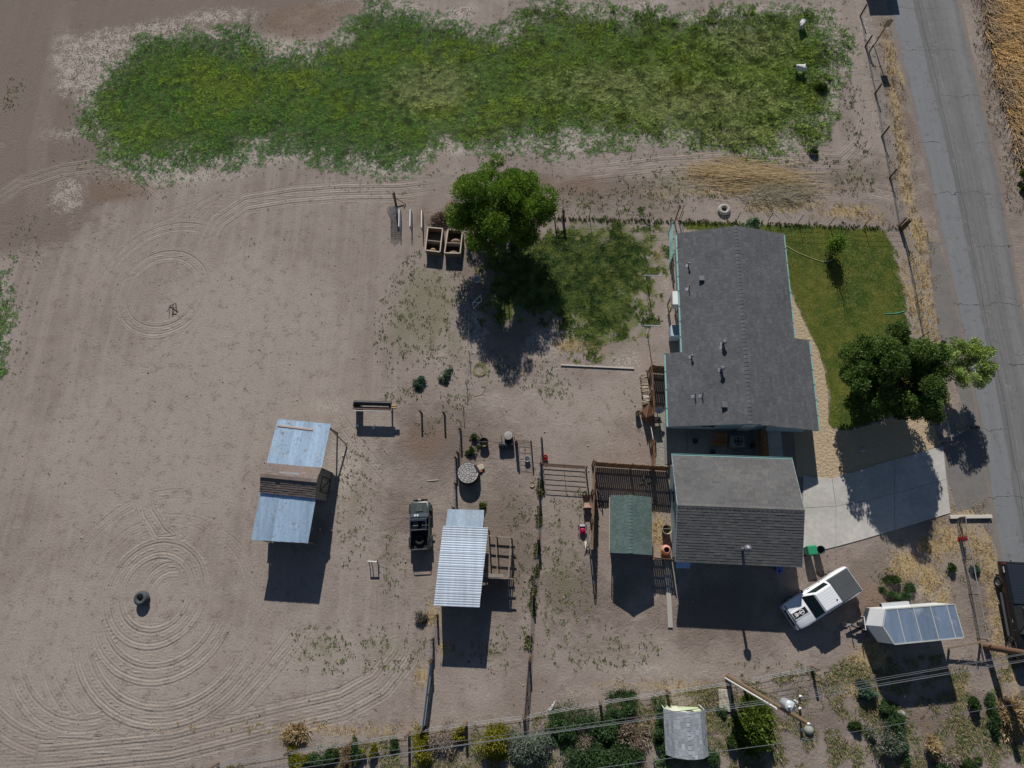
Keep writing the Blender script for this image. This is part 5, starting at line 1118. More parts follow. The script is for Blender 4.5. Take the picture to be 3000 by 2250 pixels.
# ---- mailbox
mb_ = thing('mailbox', 'dark mailbox on a post shaded by the trees at the road', 'mailbox', G(2826, 1262)); mm = M('mailbox_grey', (.06, .062, .07), .4, .4)
MB().beam((0, 0, 0), (0, 0, 1.05), .1, .1).build('post', oldwood, mb_)
prof = [(-.1, 0), (.1, 0), (.1, .12)]+[(.1*math.cos(a), .12+.1*math.sin(a)) for a in (.5, 1, 1.57, 2.1, 2.6)]+[(-.1, .12)]
MB().loft([[(-.28, y, 1.06+z) for y, z in prof], [(.3, y, 1.06+z) for y, z in prof]]).build('box', mm, mb_, True)
MB().box(.29, .31, -.09, .09, 1.07, 1.25).build('door', mm, mb_); MB().box(.0, .12, .10, .115, 1.2, 1.3).build('flag', M('red_lamp', (.35, .02, .02), .2), mb_)
# ---- concrete beam, edging wall, slabs
single(MB().beam((-1.5, 0, .1), (1.5, -.02, .1), .26, .24), 'concrete_beam', M('pale_concrete', (.52, .49, .43), .85), 'pale concrete beam lying on dry grass beside the road', 'beam', G(2840, 1514), R_(1), bevel=.02)
single(MB().beam((-1.55, -.4, .14), (1.25, .75, .14), .2, .28), 'stone_kerb', M('kerb_stone', (.20, .195, .19), .9), 'grey kerb stone wall at the driveway mouth beneath the tree', 'kerb', G(2800, 1282), bevel=.02)
single(MB().box(-.42, .42, -.7, .7, 0, .12), 'concrete_slab', M('lid_concrete', (.42, .40, .33), .85), 'pale rectangular concrete slab beside the utility pole', 'lid', G(2123, 2051), R_(-3), bevel=.03)
single(MB().beam((-3.0, .22, .05), (3.0, -.2, .05), .12, .1), 'timber_edging', M('pale_timber', (.48, .44, .39), .85), 'long pale timber edging lying across the bare yard', 'timber', G(1750, 1075))
single(MB().beam((0, -2.4, .06), (.1, 2.4, .06), .34, .09), 'ramp_plank', M('grey_plank', (.36, .34, .31), .85, stretch=(5, .5, 1)), 'long grey plank on the ground below the garage corner', 'plank', G(1956, 1735))
single(MB().box(-.16, .16, -.13, .13, 0, .18), 'stone_block', M('grey_stone', (.33, .31, .30), .9), 'small grey stone block on the tan gravel bed', 'stone', G(2464, 1328), .3, bevel=.04)
single(MB().ell((0, 0, .05), .25, .2, .16), 'yard_rock', MATS['grey_stone'], 'shaded grey rock on the gravel beneath the dark tree', 'rock', G(2525, 1318), smooth=True)
single(MB().ell((0, 0, .1), .32, .3, .26), 'boulder', M('boulder_grey', (.26, .27, .24), .9), 'round grey boulder on the dirt below the utility pole top', 'boulder', G(2368, 2138), smooth=True)
single(MB().ell((0, 0, .1), .28, .24, .24), 'boulder', MATS['boulder_grey'], 'grey boulder nestled beside the dark green shrub', 'boulder', G(2638, 2091), smooth=True)
# ---- bins
def bin_(label, u, v, col, nm, r0, r1, h, lid, rz=0.0):
    T = thing('trash_bin', label, 'bin', G(u, v), rz); m = M(nm, col, .45, var=.08)
    MB().loft([[(x*r0, y*r0*.9, .06) for x, y in ((-1, -1), (1, -1), (1, 1), (-1, 1))], [(x*r1, y*r1, h) for x, y in ((-1, -1), (1, -1), (1, 1), (-1, 1))]]).build('body', m, T, bevel=.04)
    MB().loft([[(x*r1*1.08, y*r1*1.1, h) for x, y in ((-1, -1), (1, -1), (1, 1), (-1, 1))], [(x*r1*.9, y*r1*.9, h+.1) for x, y in ((-1, -1), (1, -1), (1, 1), (-1, 1))]]).build('lid', lid, T, bevel=.04)
    for s2 in (-1, 1): MB().cyl((s2*r0*.9-.03, -r0, .12), (s2*r0*.9+.03, -r0, .12), .12, n=12).build('wheel', rubber, T, True)
    MB().tube([(-r1*.7, -r1*1.15, h-.03), (r1*.7, -r1*1.15, h-.03)], .02).build('handle', blackp, T)
gm = M('bin_lid_green', (.03, .27, .13), .4, var=.08)
bin_('green wheeled trash bin at the garage corner beside the driveway', 2362, 1613, (.025, .24, .12), 'bin_green', .24, .33, 1.05, gm, .1)
T = thing('trash_can', 'round dark grey trash can beside the green bin', 'bin', G(2389, 1612)); cm = M('can_grey', (.10, .12, .125), .5, .2)
MB().lathe([(.0, .02), (.24, .02), (.29, .9), (.31, .92), (.31, .96), (.28, .96), (.24, .3), (0, .28)], n=20).build('body', cm, T, True)
for s2 in (-1, 1): MB().torus((s2*.3, 0, .7), .06, .012, (1, 0, 0), 10, 5).build('handle', cm, T, True)
# ---- buckets, tubs, barrels
def bucket(label, u, v, r, h, col, nm, inner=None, rz=0.0, name='bucket'):
    T = thing(name, label, 'bucket', G(u, v), rz); m = M(nm, col, .5, var=.1)
    MB().lathe([(0, .01), (r*.82, .01), (r, h), (r*1.06, h), (r*1.06, h-.02), (r*.97, h-.02), (r*.8, .03), (0, .03)], n=20).build('shell', m, T, True)
    if inner: MB().lathe([(0, h*.35), (r*.85, h*.33)], n=16).build('contents', inner, T)
    MB().tube([(r*math.cos(a), .04*math.sin(a), h+.02-.03*math.sin(a)) for a in np.linspace(0, math.pi, 9)], .008, 4).build('handle', galv, T)
tanm = M('feed_tan', (.30, .23, .12), .9)
bucket('black tub with tan contents beside the weeds and wire fence', 1419, 1299, .36, .5, (.03, .028, .022), 'tub_black', tanm, name='feed_tub')
bucket('white bucket standing under the small wire gate', 1545, 1346, .22, .32, (.55, .57, .55), 'bucket_white', M('water', (.35, .37, .36), .1))
bucket('red bucket hanging by the fence post and pipe gate', 1598, 1342, .20, .3, (.55, .01, .015), 'bucket_red')
bucket('shallow grey dish on bare dirt below the white bucket', 1559, 1420, .19, .09, (.30, .27, .23), 'dish_grey', tanm, name='feed_dish')
bucket('white rimmed tub in the shadow of the big tree', 1399, 822, .30, .38, (.60, .60, .56), 'tub_white', name='plant_tub')
bucket('cream barrel planter beside the garage wall in the pen', 1949, 1552, .34, .75, (.46, .42, .30), 'planter_cream', M('soil', (.10, .075, .05), .95), name='planter_barrel')
T = thing('clay_urn', 'pink clay barrel tipped beside the garage wall in the pen', 'urn', G(1948, 1612)); MB().lathe([(0, 0), (.2, 0), (.36, .25), (.38, .45), (.26, .72), (.22, .74), (.2, .7), (.3, .4)], n=20).build('body', M('pink_clay', (.55, .27, .23), .6), T, True)
MB().lathe([(0, .5), (.26, .5)], n=16).build('inside', blackp, T)
T = thing('water_barrel', 'grey round-topped barrel beside the black one near the fence', 'barrel', G(1491, 1282)); MB().lathe([(.34, 0), (.36, .3), (.36, .75), (.34, .8)], n=20).build('body', blackp, T, True)
MB().lathe([(.35, .8), (.34, .84), (.2, .87), (0, .88)], n=20).build('lid', M('lid_grey', (.30, .29, .27), .7), T, True); MB().box(-.4, .4, -.55, -.2, .0, .12).build('step', greywood, T)
single(MB().lathe([(0, -.6), (.24, -.6), (.3, -.5), (.3, .5), (.24, .6), (0, .6)], (0, 0, .3), 18, (1, .05, 0)), 'lying_barrel', M('barrel_black', (.035, .034, .036), .5, var=.3), 'black barrel lying on its side below the grey barrel', 'barrel', G(1484, 1306), smooth=True)
T = thing('steel_drum', 'round grey drum standing at the end of the pipe rack', 'drum', G(1054, 1196)); MB().lathe([(0, .02), (.3, .02), (.31, .3), (.3, .6), (.31, .95), (.32, .97), (.28, .97), (.26, .5), (0, .5)], n=20).build('shell', M('drum_grey', (.22, .21, .17), .7), T, True)
MB().ell((.05, -.05, .52), .14, .12, .1).build('contents', M('grey_stone', (.33, .31, .30), .9), T, True)
# ---- round tank with a lid of concentric paver pieces
T = thing('round_tank', 'round tank with grey lid of concentric paver pieces', 'tank', G(1375, 1390)); hT = .85
MB().lathe([(.0, 0), (.83, 0), (.87, .1), (.87, .7), (.84, .78), (0, .8)], n=36).build('shell', M('tank_black', (.02, .021, .023), .7), T, True)
lid = MB().lathe([(0, .8), (.82, .8), (.82, .84), (0, .845)], n=36).build('lid', M('joint_dark', (.035, .035, .035), .9), T, True)
pav = MV('paver_grey', [(.32, .31, .30), (.38, .37, .35), (.28, .275, .27), (.41, .395, .37)], .9, grain=9)
for r0, r1, n_ in ((0, .15, 1), (.18, .32, 6), (.35, .48, 9), (.51, .64, 12), (.67, .80, 15)):
    for k in range(n_):
        if r0 > .5 and k in (0, 1) and n_ == 15: continue
        a0, a1 = 2*math.pi*k/n_+.02/max(.1, r1), 2*math.pi*(k+1)/n_-.02/max(.1, r1); st = 5 if n_ > 1 else 14
        A = [a0+(a1-a0)*i/st for i in range(st+1)]
        P = [(r1*math.cos(a), r1*math.sin(a)) for a in A]+([(r0*math.cos(a), r0*math.sin(a)) for a in reversed(A)] if r0 else [])
        MB().prism(P, .835, .875+.008*random.random()).build('paver', pav, lid)
single(MB().box(-.3, .3, -.2, .25, 0, .2), 'stone_slab', M('tan_stone', (.42, .36, .27), .9), 'tan stone slab beside the round tank', 'stone', G(1408, 1372), .5, bevel=.06)
single(MB().box(-.2, .2, -.09, .1, 0, .16), 'clay_brick', M('orange_clay', (.5, .16, .05), .8), 'orange clay brick beside the round tank', 'brick', G(1406, 1381), .2, bevel=.03)
# ---- tyres
def tyre(label, u, v, R, r, n, mat):
    T = thing('old_tyre', label, 'tyre', G(u, v))
    for k in range(n): 
        b = MB().torus((.02*k, 0, r*.95+k*r*1.75), R-r, r, n=26, m=10, flat=.95); b.build('tyre_ring', mat, T, True)
        MB().torus((.02*k, 0, r*.95+k*r*1.75), R-r*.35, r*.5, n=26, m=6).build('tread', mat, T, True)
    return T
tyre('pale weathered tyre lying in the weeds above the house', 2120, 617, .55, .17, 1, M('pale_rubber', (.36, .33, .29), .9, var=.25))
T = tyre('two stacked black tyres inside the wheel track circle', 422, 1752, .52, .16, 2, M('tyre_grey', (.06, .07, .075), .75, var=.3))
MB().tube([(-.25, -.1, .3), (.15, .15, .62)], .02).tube([(.1, -.25, .3), (0, .2, .6)], .02).build('stick', oldwood, T)
# ---- raised beds
def raised_bed(label, c, heap):
    P = [G(u, v, .75) for u, v in c]; T = thing('raised_bed', label, 'planter', (sum(P, Vector())/4)*1); T.location.z = 0
    for i in range(4):
        a, b = P[i], P[(i+1) % 4]
        for k in range(3): MB().beam(Vector((a.x, a.y, .125+.25*k)), Vector((b.x, b.y, .125+.25*k)), .045, .24).build('side_board', MATS['bed_board'], T, world=True)
        MB().beam(a+Zv*.02, b+Zv*.02, .1, .03).build('top_rail', MATS['bed_rail'], T, world=True)
    a, b = P[0].lerp(P[3], .56), P[1].lerp(P[2], .56); MB().beam(Vector((a.x, a.y, .4)), Vector((b.x, b.y, .4)), .04, .72).build('divider', MATS['bed_rail'], T, world=True)
    mid = lambda s, t: P[0].lerp(P[1], s).lerp(P[3].lerp(P[2], s), t)
    MB().add([Vector((p.x, p.y, .12)) for p in (mid(.04, .04), mid(.96, .04), mid(.96, .96), mid(.04, .96))], [(0, 1, 2, 3)]).build('soil', M('bed_soil', (.10, .075, .06), .95), T, world=True)
    for s, t, rx, ry, rz, m in heap:
        p = mid(s, t); MB().ell((p.x, p.y, .1), rx, ry, rz, 16, 6, 0).build('soil_heap', m, T, True, world=True)
M('bed_board', (.20, .13, .085), .85, stretch=(1, 1, 8)); M('bed_rail', (.46, .40, .32), .8)
hs = M('heap_soil', (.22, .165, .135), .95, bump=.05, bscale=14); hy_ = M('heap_straw', (.33, .23, .12), .95, bump=.05, bscale=14)
raised_bed('wooden raised bed holding a straw heap, left of the pair', [(1254, 666), (1297, 670), (1289, 738), (1246, 733)], [(.45, .88, .32, .26, .5, hy_)])
raised_bed('wooden raised bed holding two soil heaps, beneath the big tree', [(1313, 672), (1355, 676), (1348, 742), (1302, 741)], [(.55, .38, .5, .3, .45, hs), (.5, .88, .5, .24, .4, hs)])
# ---- three upright pale panels, wire roll, brace
for k, (u, v, lb) in enumerate(((1175, 652, 'upright pale blue panel closest to the wire roll'), (1207, 652, 'upright pale blue panel in the middle of three'), (1240, 655, 'upright pale blue panel closest to the raised bed'))):
    T = thing('cold_frame_panel', lb, 'panel', G(u, v), R_(2), 'upright pale panels')
    MB().box(-.02, .02, -.95, .95, .06, .78).build('sheet', M('panel_blue', (.50, .58, .66), .4, var=.08), T)
    for y in (-.93, .93): MB().box(-.035, .035, y-.03, y+.03, 0, .84).build('post', greywood, T)
    MB().box(-.035, .035, -.97, .97, .78, .83).build('rail', whitep, T)
T = thing('wire_roll', 'standing roll of grey wire mesh beside the leaning post', 'wire roll', G(1158, 640)); b = MB()
for k in range(12): b.torus((.02*math.sin(k), 0, .06+k*.12), .42, .012, n=20, m=4)
for k in range(20): a = k*math.pi/10; b.beam((.42*math.cos(a), .42*math.sin(a), .02), (.42*math.cos(a), .42*math.sin(a), 1.4), .012, .012)
b.build('mesh', wire_m, T); b = MB()
for k in range(12): b.torus((.0, 0, .08+k*.12), .28, .012, n=16, m=4)
b.build('inner_turn', wire_m, T)
single(MB().beam((-.6, .25, .5), (.55, -.25, .06), .07, .07).beam((.55, -.25, .05), (.4, -.6, .05), .07, .07), 'timber_brace', oldwood, 'bent timber brace beside the leaning post and pale panels', 'brace', G(1172, 592))
# ---- pipe rack
T = thing('pipe_rack', 'timber rack carrying a black pipe and brown beams', 'rack', G(1102, 1200))
for x in (-1.2, 1.35):
    for y in (-.25, .25): MB().beam((x, y, 0), (x, y, .95), .1, .1).build('leg', oldwood, T)
    MB().beam((x, -.35, .97), (x, .4, .97), .1, .1).build('crosspiece', oldwood, T)
MB().cyl((-1.5, .27, 1.2), (1.55, .14, 1.2), .2, n=14).build('pipe', M('pipe_black', (.015, .016, .022), .35), T, True)
MB().beam((-1.6, -.12, 1.1), (1.5, -.24, 1.1), .2, .16).build('beam', M('red_beam', (.17, .10, .08), .8), T)
MB().beam((-1.5, -.34, 1.08), (1.55, -.44, 1.08), .09, .1).build('beam', M('pale_beam', (.42, .41, .40), .7), T)
for y, r in ((.0, .09), (-.18, .08)): MB().cyl((1.35, y, 1.12), (1.95, y-.02, 1.12), r, n=10).build('log_end', M('log_tan', (.36, .24, .12), .85), T, True)
# ---- wheelbarrow, mower, sticks
T = thing('wheelbarrow', 'brown wheelbarrow tipped beside the plank fence', 'wheelbarrow', G(1718, 1470), R_(92))
MB().loft([[(-.5, -.3, .62), (.45, -.34, .62), (.45, .34, .62), (-.5, .3, .62)], [(-.25, -.18, .28), (.2, -.2, .28), (.2, .2, .28), (-.25, .18, .28)]], False).build('tray', M('tray_brown', (.25, .16, .13), .7), T, True)
MB().box(-.3, .25, -.2, .2, .27, .29).build('tray_floor', M('tray_tan', (.36, .27, .2), .8), T)
MB().lathe([(.1, -.05), (.19, -.05), (.2, 0), (.19, .05), (.1, .05)], (.62, 0, .2), 16, (0, 1, 0)).build('wheel', rubber, T, True)
for s2 in (-1, 1): MB().tube([(.62, s2*.08, .2), (.1, s2*.2, .27), (-.95, s2*.3, .55)], .022).tube([(-.3, s2*.22, .3), (-.38, s2*.24, 0)], .018).build('handle', oldwood, T)
T = thing('lawn_mower', 'magenta push lawnmower standing beside the plank fence', 'lawnmower', G(1706, 1552), R_(-88)); mg = M('mower_red', (.42, .02, .09), .35)
MB().loft([[(-.32, -.24, .14), (.36, -.24, .14), (.36, .24, .14), (-.32, .24, .14)], [(-.26, -.2, .26), (.3, -.2, .26), (.3, .2, .26), (-.26, .2, .26)]]).build('deck', mg, T, bevel=.03)
MB().lathe([(.17, .26), (.17, .38), (.1, .42), (0, .42)], (.06, 0, 0), 14).build('engine', M('engine_red', (.30, .015, .06), .35), T, True)
MB().box(-.36, -.22, -.2, .2, .26, .36).build('filter_box', M('mower_grey', (.5, .5, .55), .5), T, bevel=.02)
for x in (-.3, .34):
    for s2 in (-1, 1): MB().lathe([(.04, -.03), (.1, -.03), (.1, .03), (.04, .03)], (x, s2*.3, .1), 14, (0, 1, 0)).build('wheel', rubber, T, True)
MB().tube([(-.32, -.2, .25), (-1.05, -.22, .95), (-1.05, .22, .95), (-.32, .2, .25)], .015).build('handle', M('handle_dark', (.08, .08, .09), .4), T)
for k, (du, dv, ln, lb) in enumerate(((0, 0, 1.9, 'longest grey pole leaning on the plank fence'), (6, 4, 1.7, 'grey pole leaning close to the plank fence, second of three'), (-4, 8, 1.5, 'shortest grey pole leaning on the plank fence'))):
    single(MB().tube([(0, 0, .03), (.35, ln*.9, .55)], .03, 6), 'leaning_pole', greywood, lb, 'pole', G(1716+du, 1618+dv), smooth=True)
single(MB().box(-.05, .05, -.35, .35, 0, .05).box(.06, .15, -.3, .3, 0, .06), 'white_pipes', whitep, 'short white pipes on the ground at the fence end', 'pipe', G(1716, 1600), .1)
# ---- firewood against the fence: every split log a thing
logm = MV('split_log', [(.42, .35, .27), (.34, .26, .19), (.50, .43, .35), (.26, .19, .14), (.58, .53, .46)], .9, grain=10)
lg = []
for k in range(3):
    b = MB(); rr = .075; b.cyl((-.24, 0, 0), (.24, 0, 0), rr, rr*.92, [5, 6, 4][k]); lg.append(b.mesh('log', logm))
A_, B_ = G(1884, 1102), G(1893, 1190)
for i in range(24):
    for j in range(3):
        p = A_.lerp(B_, (i+.5*(j % 2))/24); o = bpy.data.objects.new('firewood_log', lg[(i*3+j) % 3]); COL.objects.link(o)
        o.location = (p.x-.02+random.uniform(-.05, .05), p.y, .075+j*.135); o.rotation_euler = (random.random()*3, random.uniform(-.04, .04), random.uniform(-.22, .22)); s = random.uniform(.8, 1.15); o.scale = (random.uniform(.9, 1.1), s, s)
        tag(o, 'split firewood log in the stack against the brown plank fence', 'log', 'stacked firewood')
# ---- closed brown umbrella, dish, black chair, clutter by the firewood
T = thing('folded_canopy', 'folded brown canvas canopy leaning at the fence opening', 'canopy', G(1892, 1226)); cb = M('canvas_brown', (.17, .085, .045), .8, var=.2)
MB().add([(-.35, .55, .3), (.15, .95, 1.3), (.55, .1, .9), (.3, -.75, .25), (-.15, -.2, 1.15), (-.35, .1, .05), (.35, -.2, .05), (.2, .6, .05)], [(0, 1, 4), (1, 2, 4), (2, 3, 4), (3, 5, 4), (5, 0, 4), (0, 7, 1), (7, 6, 2, 1), (6, 3, 2), (5, 3, 6), (0, 5, 6, 7)]).build('canvas', cb, T)
MB().tube([(.15, .95, 1.3), (-.15, -.2, 1.17), (.28, -.8, .2)], .03).tube([(-.38, .5, .28), (.3, -.75, .28)], .025).build('pole', oldwood, T)
T = thing('satellite_dish', 'white rimmed satellite dish behind the plank fence', 'dish', G(1925, 1208))
MB().cyl((0, 0, 0), (0, 0, .9), .03, n=8).build('mast', blackp, T, True)
MB().lathe([(0, 0), (.2, .04), (.36, .13), (.37, .13), (.2, .03), (0, -.01)], (0, .02, .95), 20, (0, -.75, .5)).build('reflector', M('dish_white', (.6, .64, .7), .4), T, True)
MB().tube([(0, 0, .9), (0, -.35, .95)], .015).build('feed_arm', blackp, T)
T = thing('black_chair', 'black chair beside the pale gravel strip', 'chair', G(1924, 1234)); MB().box(-.25, .25, -.25, .25, .4, .45).build('seat', blackp, T); MB().box(-.25, .25, -.28, -.22, .45, .9).build('backrest', blackp, T)
for x in (-.22, .22):
    for y in (-.22, .22): MB().cyl((x, y, 0), (x, y, .4), .02, n=6).build('leg', galv, T)
single(MB().tube([(0, .55, .5), (.12, -.55, .5)], .03).tube([(0, .55, 0), (0, .55, .5)], .03).tube([(.12, -.55, 0), (.12, -.55, .5)], .03), 'white_rail', whitep, 'thin white rail bridging the gap between plank fences', 'rail', G(1905, 1272))
T = thing('clay_pot', 'dark pot of dry twigs beside the folded canopy', 'pot', G(1868, 1216)); MB().lathe([(0, 0), (.16, 0), (.22, .5), (.24, .52), (.2, .5), (0, .45)], n=16).build('pot', blackp, T, True)
tw = MB(); [tw.tube([(0, 0, .45), (random.uniform(-.4, .4), random.uniform(-.3, .4), random.uniform(.7, 1.0))], .01, 4) for _ in range(12)]; tw.build('twigs', M('twig_tan', (.28, .22, .13), .9), T)
# ---- wall cooler, condenser, trellis at the house
T = thing('wall_cooler', 'white evaporative cooler on timber legs at the house wall', 'cooler', h3(-4.55, 10.6)); 
MB().obb(h3(-4.58, 10.6, 2.0), HX*.36, HY*.6, Zv*.42).build('cabinet', whitep, T, world=True, bevel=.03)
for s2 in (-1, 1):
    for x in (-4.88, -4.3): MB().beam(h3(x, 10.6+.5*s2, 0), h3(x, 10.6+.5*s2, 1.6), .09, .09).build('leg', M('leg_brown', (.26, .13, .06), .8), T, world=True)
    MB().obb(h3(-4.96, 10.6+.28*s2, 2.0), HX*.012, HY*.25, Zv*.34).build('louvre', M('louvre_grey', (.5, .5, .48), .6), T, world=True)
MB().torus(h3(-5.0, 10.1, 1.6), .16, .02, (1, 0, 0), 16, 5).build('hose_loop', M('hose_yellow', (.42, .42, .08), .5), T, True, world=True)
T = thing('meter_cabinet', 'pale blue cabinet below the white cooler at the house wall', 'cabinet', h3(-4.5, 8.3)); MB().obb(h3(-4.52, 8.3, .55), HX*.38, HY*.5, Zv*.55).build('cabinet', M('cabinet_blue', (.42, .52, .58), .5), T, world=True, bevel=.03)
MB().obb(h3(-4.92, 8.3, .6), HX*.012, HY*.4, Zv*.4).build('door', M('cabinet_blue', (.42, .52, .58), .5), T, world=True)
T = thing('trellis_panel', 'teal slatted panel standing at the far house corner', 'trellis', h3(-4.55, 16.4))
for k in range(4): MB().beam(h3(-4.62, 14.9, .5+.42*k), h3(-4.58, 18.0, .5+.42*k), .05, .09).build('slat', teal, T, world=True)
for b_ in (14.95, 16.4, 17.95): MB().beam(h3(-4.56, b_, 0), h3(-4.56, b_, 1.95), .08, .08).build('post', teal, T, world=True)
single(MB().beam((0, 0, 0), (.12, .4, 2.1), .1, .1).beam((.35, .1, 0), (.5, .5, 2.0), .05, .05), 'leaning_timber', M('leg_brown', (.26, .13, .06), .8), 'rust brown timber standing beyond the teal slatted panel', 'timber', G(1976, 652))
single(MB().box(-.14, .14, -.2, .2, 0, .3), 'cinder_block', M('grey_stone', (.33, .31, .30), .9), 'grey cinder block on the dirt beside the teal panel', 'block', G(1966, 744), bevel=.02)
# ---- shaded patio: condenser, timber steps, pots
T = thing('air_conditioner', 'grey air conditioner on the shaded patio under the eave', 'air conditioner', h3(-.1, -.75)); MB().obb(h3(-.1, -.75, .55), HX*.5, HY*.45, Zv*.45).build('cabinet', M('ac_grey', (.16, .16, .155), .6), T, world=True, bevel=.03)
MB().torus(h3(-.1, -.75, 1.01), .3, .03, n=20, m=6).build('fan_ring', blackp, T, True, world=True)
for k in range(4): a = k*math.pi/2; MB().beam(h3(-.1, -.75, 1.0), h3(-.1+.28*math.cos(a), -.75+.28*math.sin(a), 1.0), .12, .015).build('fan_blade', blackp, T, world=True)
T = thing('timber_steps', 'brown timber steps beside the grey air conditioner', 'steps', h3(-1.3, -.7))
for k in range(3): MB().obb(h3(-1.3, -.2-.32*k, .55-.18*k), HX*.55, HY*.16, Zv*.025).build('tread', plank_m, T, world=True)
for s2 in (-1, 1): MB().beam(h3(-1.3+.5*s2, -.1, .5), h3(-1.3+.5*s2, -1.1, .1), .05, .14).build('stringer', oldwood, T, world=True)
for a_, b_, lb in ((-3.2, -.7, 'dark flower pot on the shaded patio near the house corner'), (1.2, -.9, 'dark flower pot on the shaded patio beside the walkway screen'), (-1.9, -1.5, 'dark flower pot on the patio in front of the timber steps')):
    single(MB().lathe([(0, 0), (.14, 0), (.2, .34), (.21, .36), (.17, .34), (0, .3)], n=16), 'flower_pot', blackp, lb, 'pot', h3(a_, b_, .05), smooth=True)
# ---- small oddments
T = thing('water_stand', 'timber hose stand with a post beside the big tree', 'stand', G(1636, 640))
for x, y in ((-.35, -.3), (.35, -.3), (-.35, .35), (.35, .35)): MB().beam((x, y, 0), (x, y, 1.1), .06, .06).build('leg', oldwood, T)
for p, q in (((-.35, -.3, 1.1), (.35, -.3, 1.1)), ((-.35, .35, 1.1), (.35, .35, 1.1)), ((-.35, -.3, 1.1), (-.35, .35, 1.1)), ((-.35, -.3, 1.1), (.35, .35, 1.1))): MB().beam(p, q, .06, .06).build('rail', greywood, T)
MB().cyl((.45, .0, 0), (.45, 0, 1.4), .09, n=10).build('post', postm, T, True)
MB().tube([(.0, .35, 1.1), (.05, .7, 1.3), (-.25, 1.1, 1.2), (-.6, 1.1, .6), (-.7, 1.05, .05)], .025).build('hose', M('hose_green', (.16, .30, .16), .5), T, True)
b = MB()
for k in range(6): b.torus((.03*math.sin(k*2), .03*math.cos(k*3), .02+.015*k), .58-.07*(k % 4), .013, n=28, m=5)
b.tube([(.55, 0, .03), (.62, -.7, .03), (.55, -1.5, .03), (.3, -2.1, .03), (-.3, -2.3, .03), (-.6, -2.1, .03)], .014, 5)
single(b, 'hose_coil', M('hose_olive', (.34, .34, .13), .5), 'coiled yellow garden hose on bare dirt by the fence', 'hose', G(1405, 1083), smooth=True)
single(MB().tube([Vector(G(*p))-G(2300, 720)+Zv*.03 for p in ((2300, 720), (2340, 742), (2380, 758), (2410, 768), (2432, 765), (2442, 757))], .03, 6), 'garden_hose', M('hose_pale', (.45, .47, .22), .5), 'pale yellow hose curving over the lawn', 'hose', G(2300, 720), smooth=True)
single(MB().tube([Vector(G(*p))-G(2590, 919)+Zv*.03 for p in ((2590, 919), (2622, 919), (2650, 912))], .03, 6), 'sprinkler_hose', M('hose_teal', (.10, .45, .32), .5), 'short teal hose at the edge of the lawn', 'hose', G(2590, 919), smooth=True)
T = thing('folding_frame', 'thin white folding frame lying in the big tree shade', 'frame', G(1398, 890)); 
for p, q in (((-.35, .0, .3), (.35, .55, .5)), ((-.3, -.5, .05), (.35, .1, .35)), ((-.35, 0, .3), (-.3, -.5, .05)), ((.35, .55, .5), (.4, .1, .05)), ((-.35, 0, .3), (.3, -.05, .35))): MB().beam(p, q, .045, .045).build('bar', whitep, T)
T = thing('twisted_frame', 'small rusty bent frame inside the upper wheel track circle', 'frame', G(510, 905))
for p, q in (((-.4, .3, .05), (.35, .35, .4)), ((-.4, .3, .05), (-.35, -.4, .3)), ((.35, .35, .4), (.3, -.3, .05)), ((0, .33, .25), (.0, -.7, .05)), ((-.1, 0, .3), (.3, -.05, .3))): MB().beam(p, q, .05, .05).build('bar', rust_m, T)
T = thing('broken_sawhorse', 'small broken timber sawhorse on the dirt by the green truck', 'sawhorse', G(1098, 1652)); MB().beam((-.35, .2, .75), (.35, .15, .72), .08, .08).build('top_rail', whitep, T)
for p, q in (((-.3, .2, .75), (-.4, .0, 0)), ((-.1, .2, .73), (-.15, -.2, 0)), ((.3, .16, .72), (.35, -.1, 0)), ((.3, .16, .72), (.2, .4, 0))): MB().beam(p, q, .05, .05).build('leg', oldwood, T)
for u, v, lb in ((1048, 1248, 'small white cup on the dirt near the drum'), (1095, 1254, 'small white cup on the dirt below the pipe rack')): single(MB().lathe([(0, 0), (.1, 0), (.12, .14), (.1, .14), (0, .1)], n=12), 'cup', whitep, lb, 'cup', G(u, v), smooth=True)
single(MB().add([(-.3, -.25, .02), (.1, -.1, .12), (.3, .4, .03), (0, .1, .16), (-.1, -.3, .05), (.15, .1, .02)], [(0, 1, 3), (1, 2, 3), (0, 4, 1), (1, 5, 2)]), 'plastic_bag', whitep, 'crumpled white bag on the dirt by the lower fence', 'bag', G(1616, 2068))
single(MB().beam((-.45, -.02, .03), (.45, .05, .03), .05, .05), 'pale_stick', M('pale_board', (.5, .48, .42), .8), 'pale stick on the dirt between tank and barn', 'stick', G(1268, 1408))
T = thing('flower_bush_pot', 'blue flower pot in the garage shadow', 'pot', G(2278, 1668)); MB().lathe([(0, 0), (.2, 0), (.26, .35), (0, .33)], n=14).build('pot', M('blue_glaze', (.05, .09, .25), .3), T, True)
fl = MB(); [fl.ell((random.uniform(-.25, .25), random.uniform(-.3, .3), random.uniform(.38, .55)), .06, .06, .05, 6, 4) for _ in range(26)]; fl.build('blossoms', M('blue_petals', (.20, .28, .6), .7), T)
single(MB().box(-.5, .5, -.1, .1, 0, .1).box(-.08, .08, -.6, .5, .1, .18), 'scrap_timber', greywood, 'crossed scrap timbers in the shaded plank pen', 'timber', G(1890, 1412), .2)
single(MB().tube([(-.4, .6, .9), (-.3, .3, .5), (.1, -.4, .4), (.2, -.7, 0)], .03).torus((-.35, .5, .35), .3, .03, (1, 0, 0), 18, 5).torus((.1, -.55, .35), .3, .03, (1, 0, 0), 18, 5).tube([(-.3, .3, .75), (.1, -.3, .75)], .025), 'bicycle', M('bike_dark', (.08, .08, .09), .4), 'dark bicycle leaning inside the plank pen wall', 'bicycle', G(1757, 1445), smooth=True)

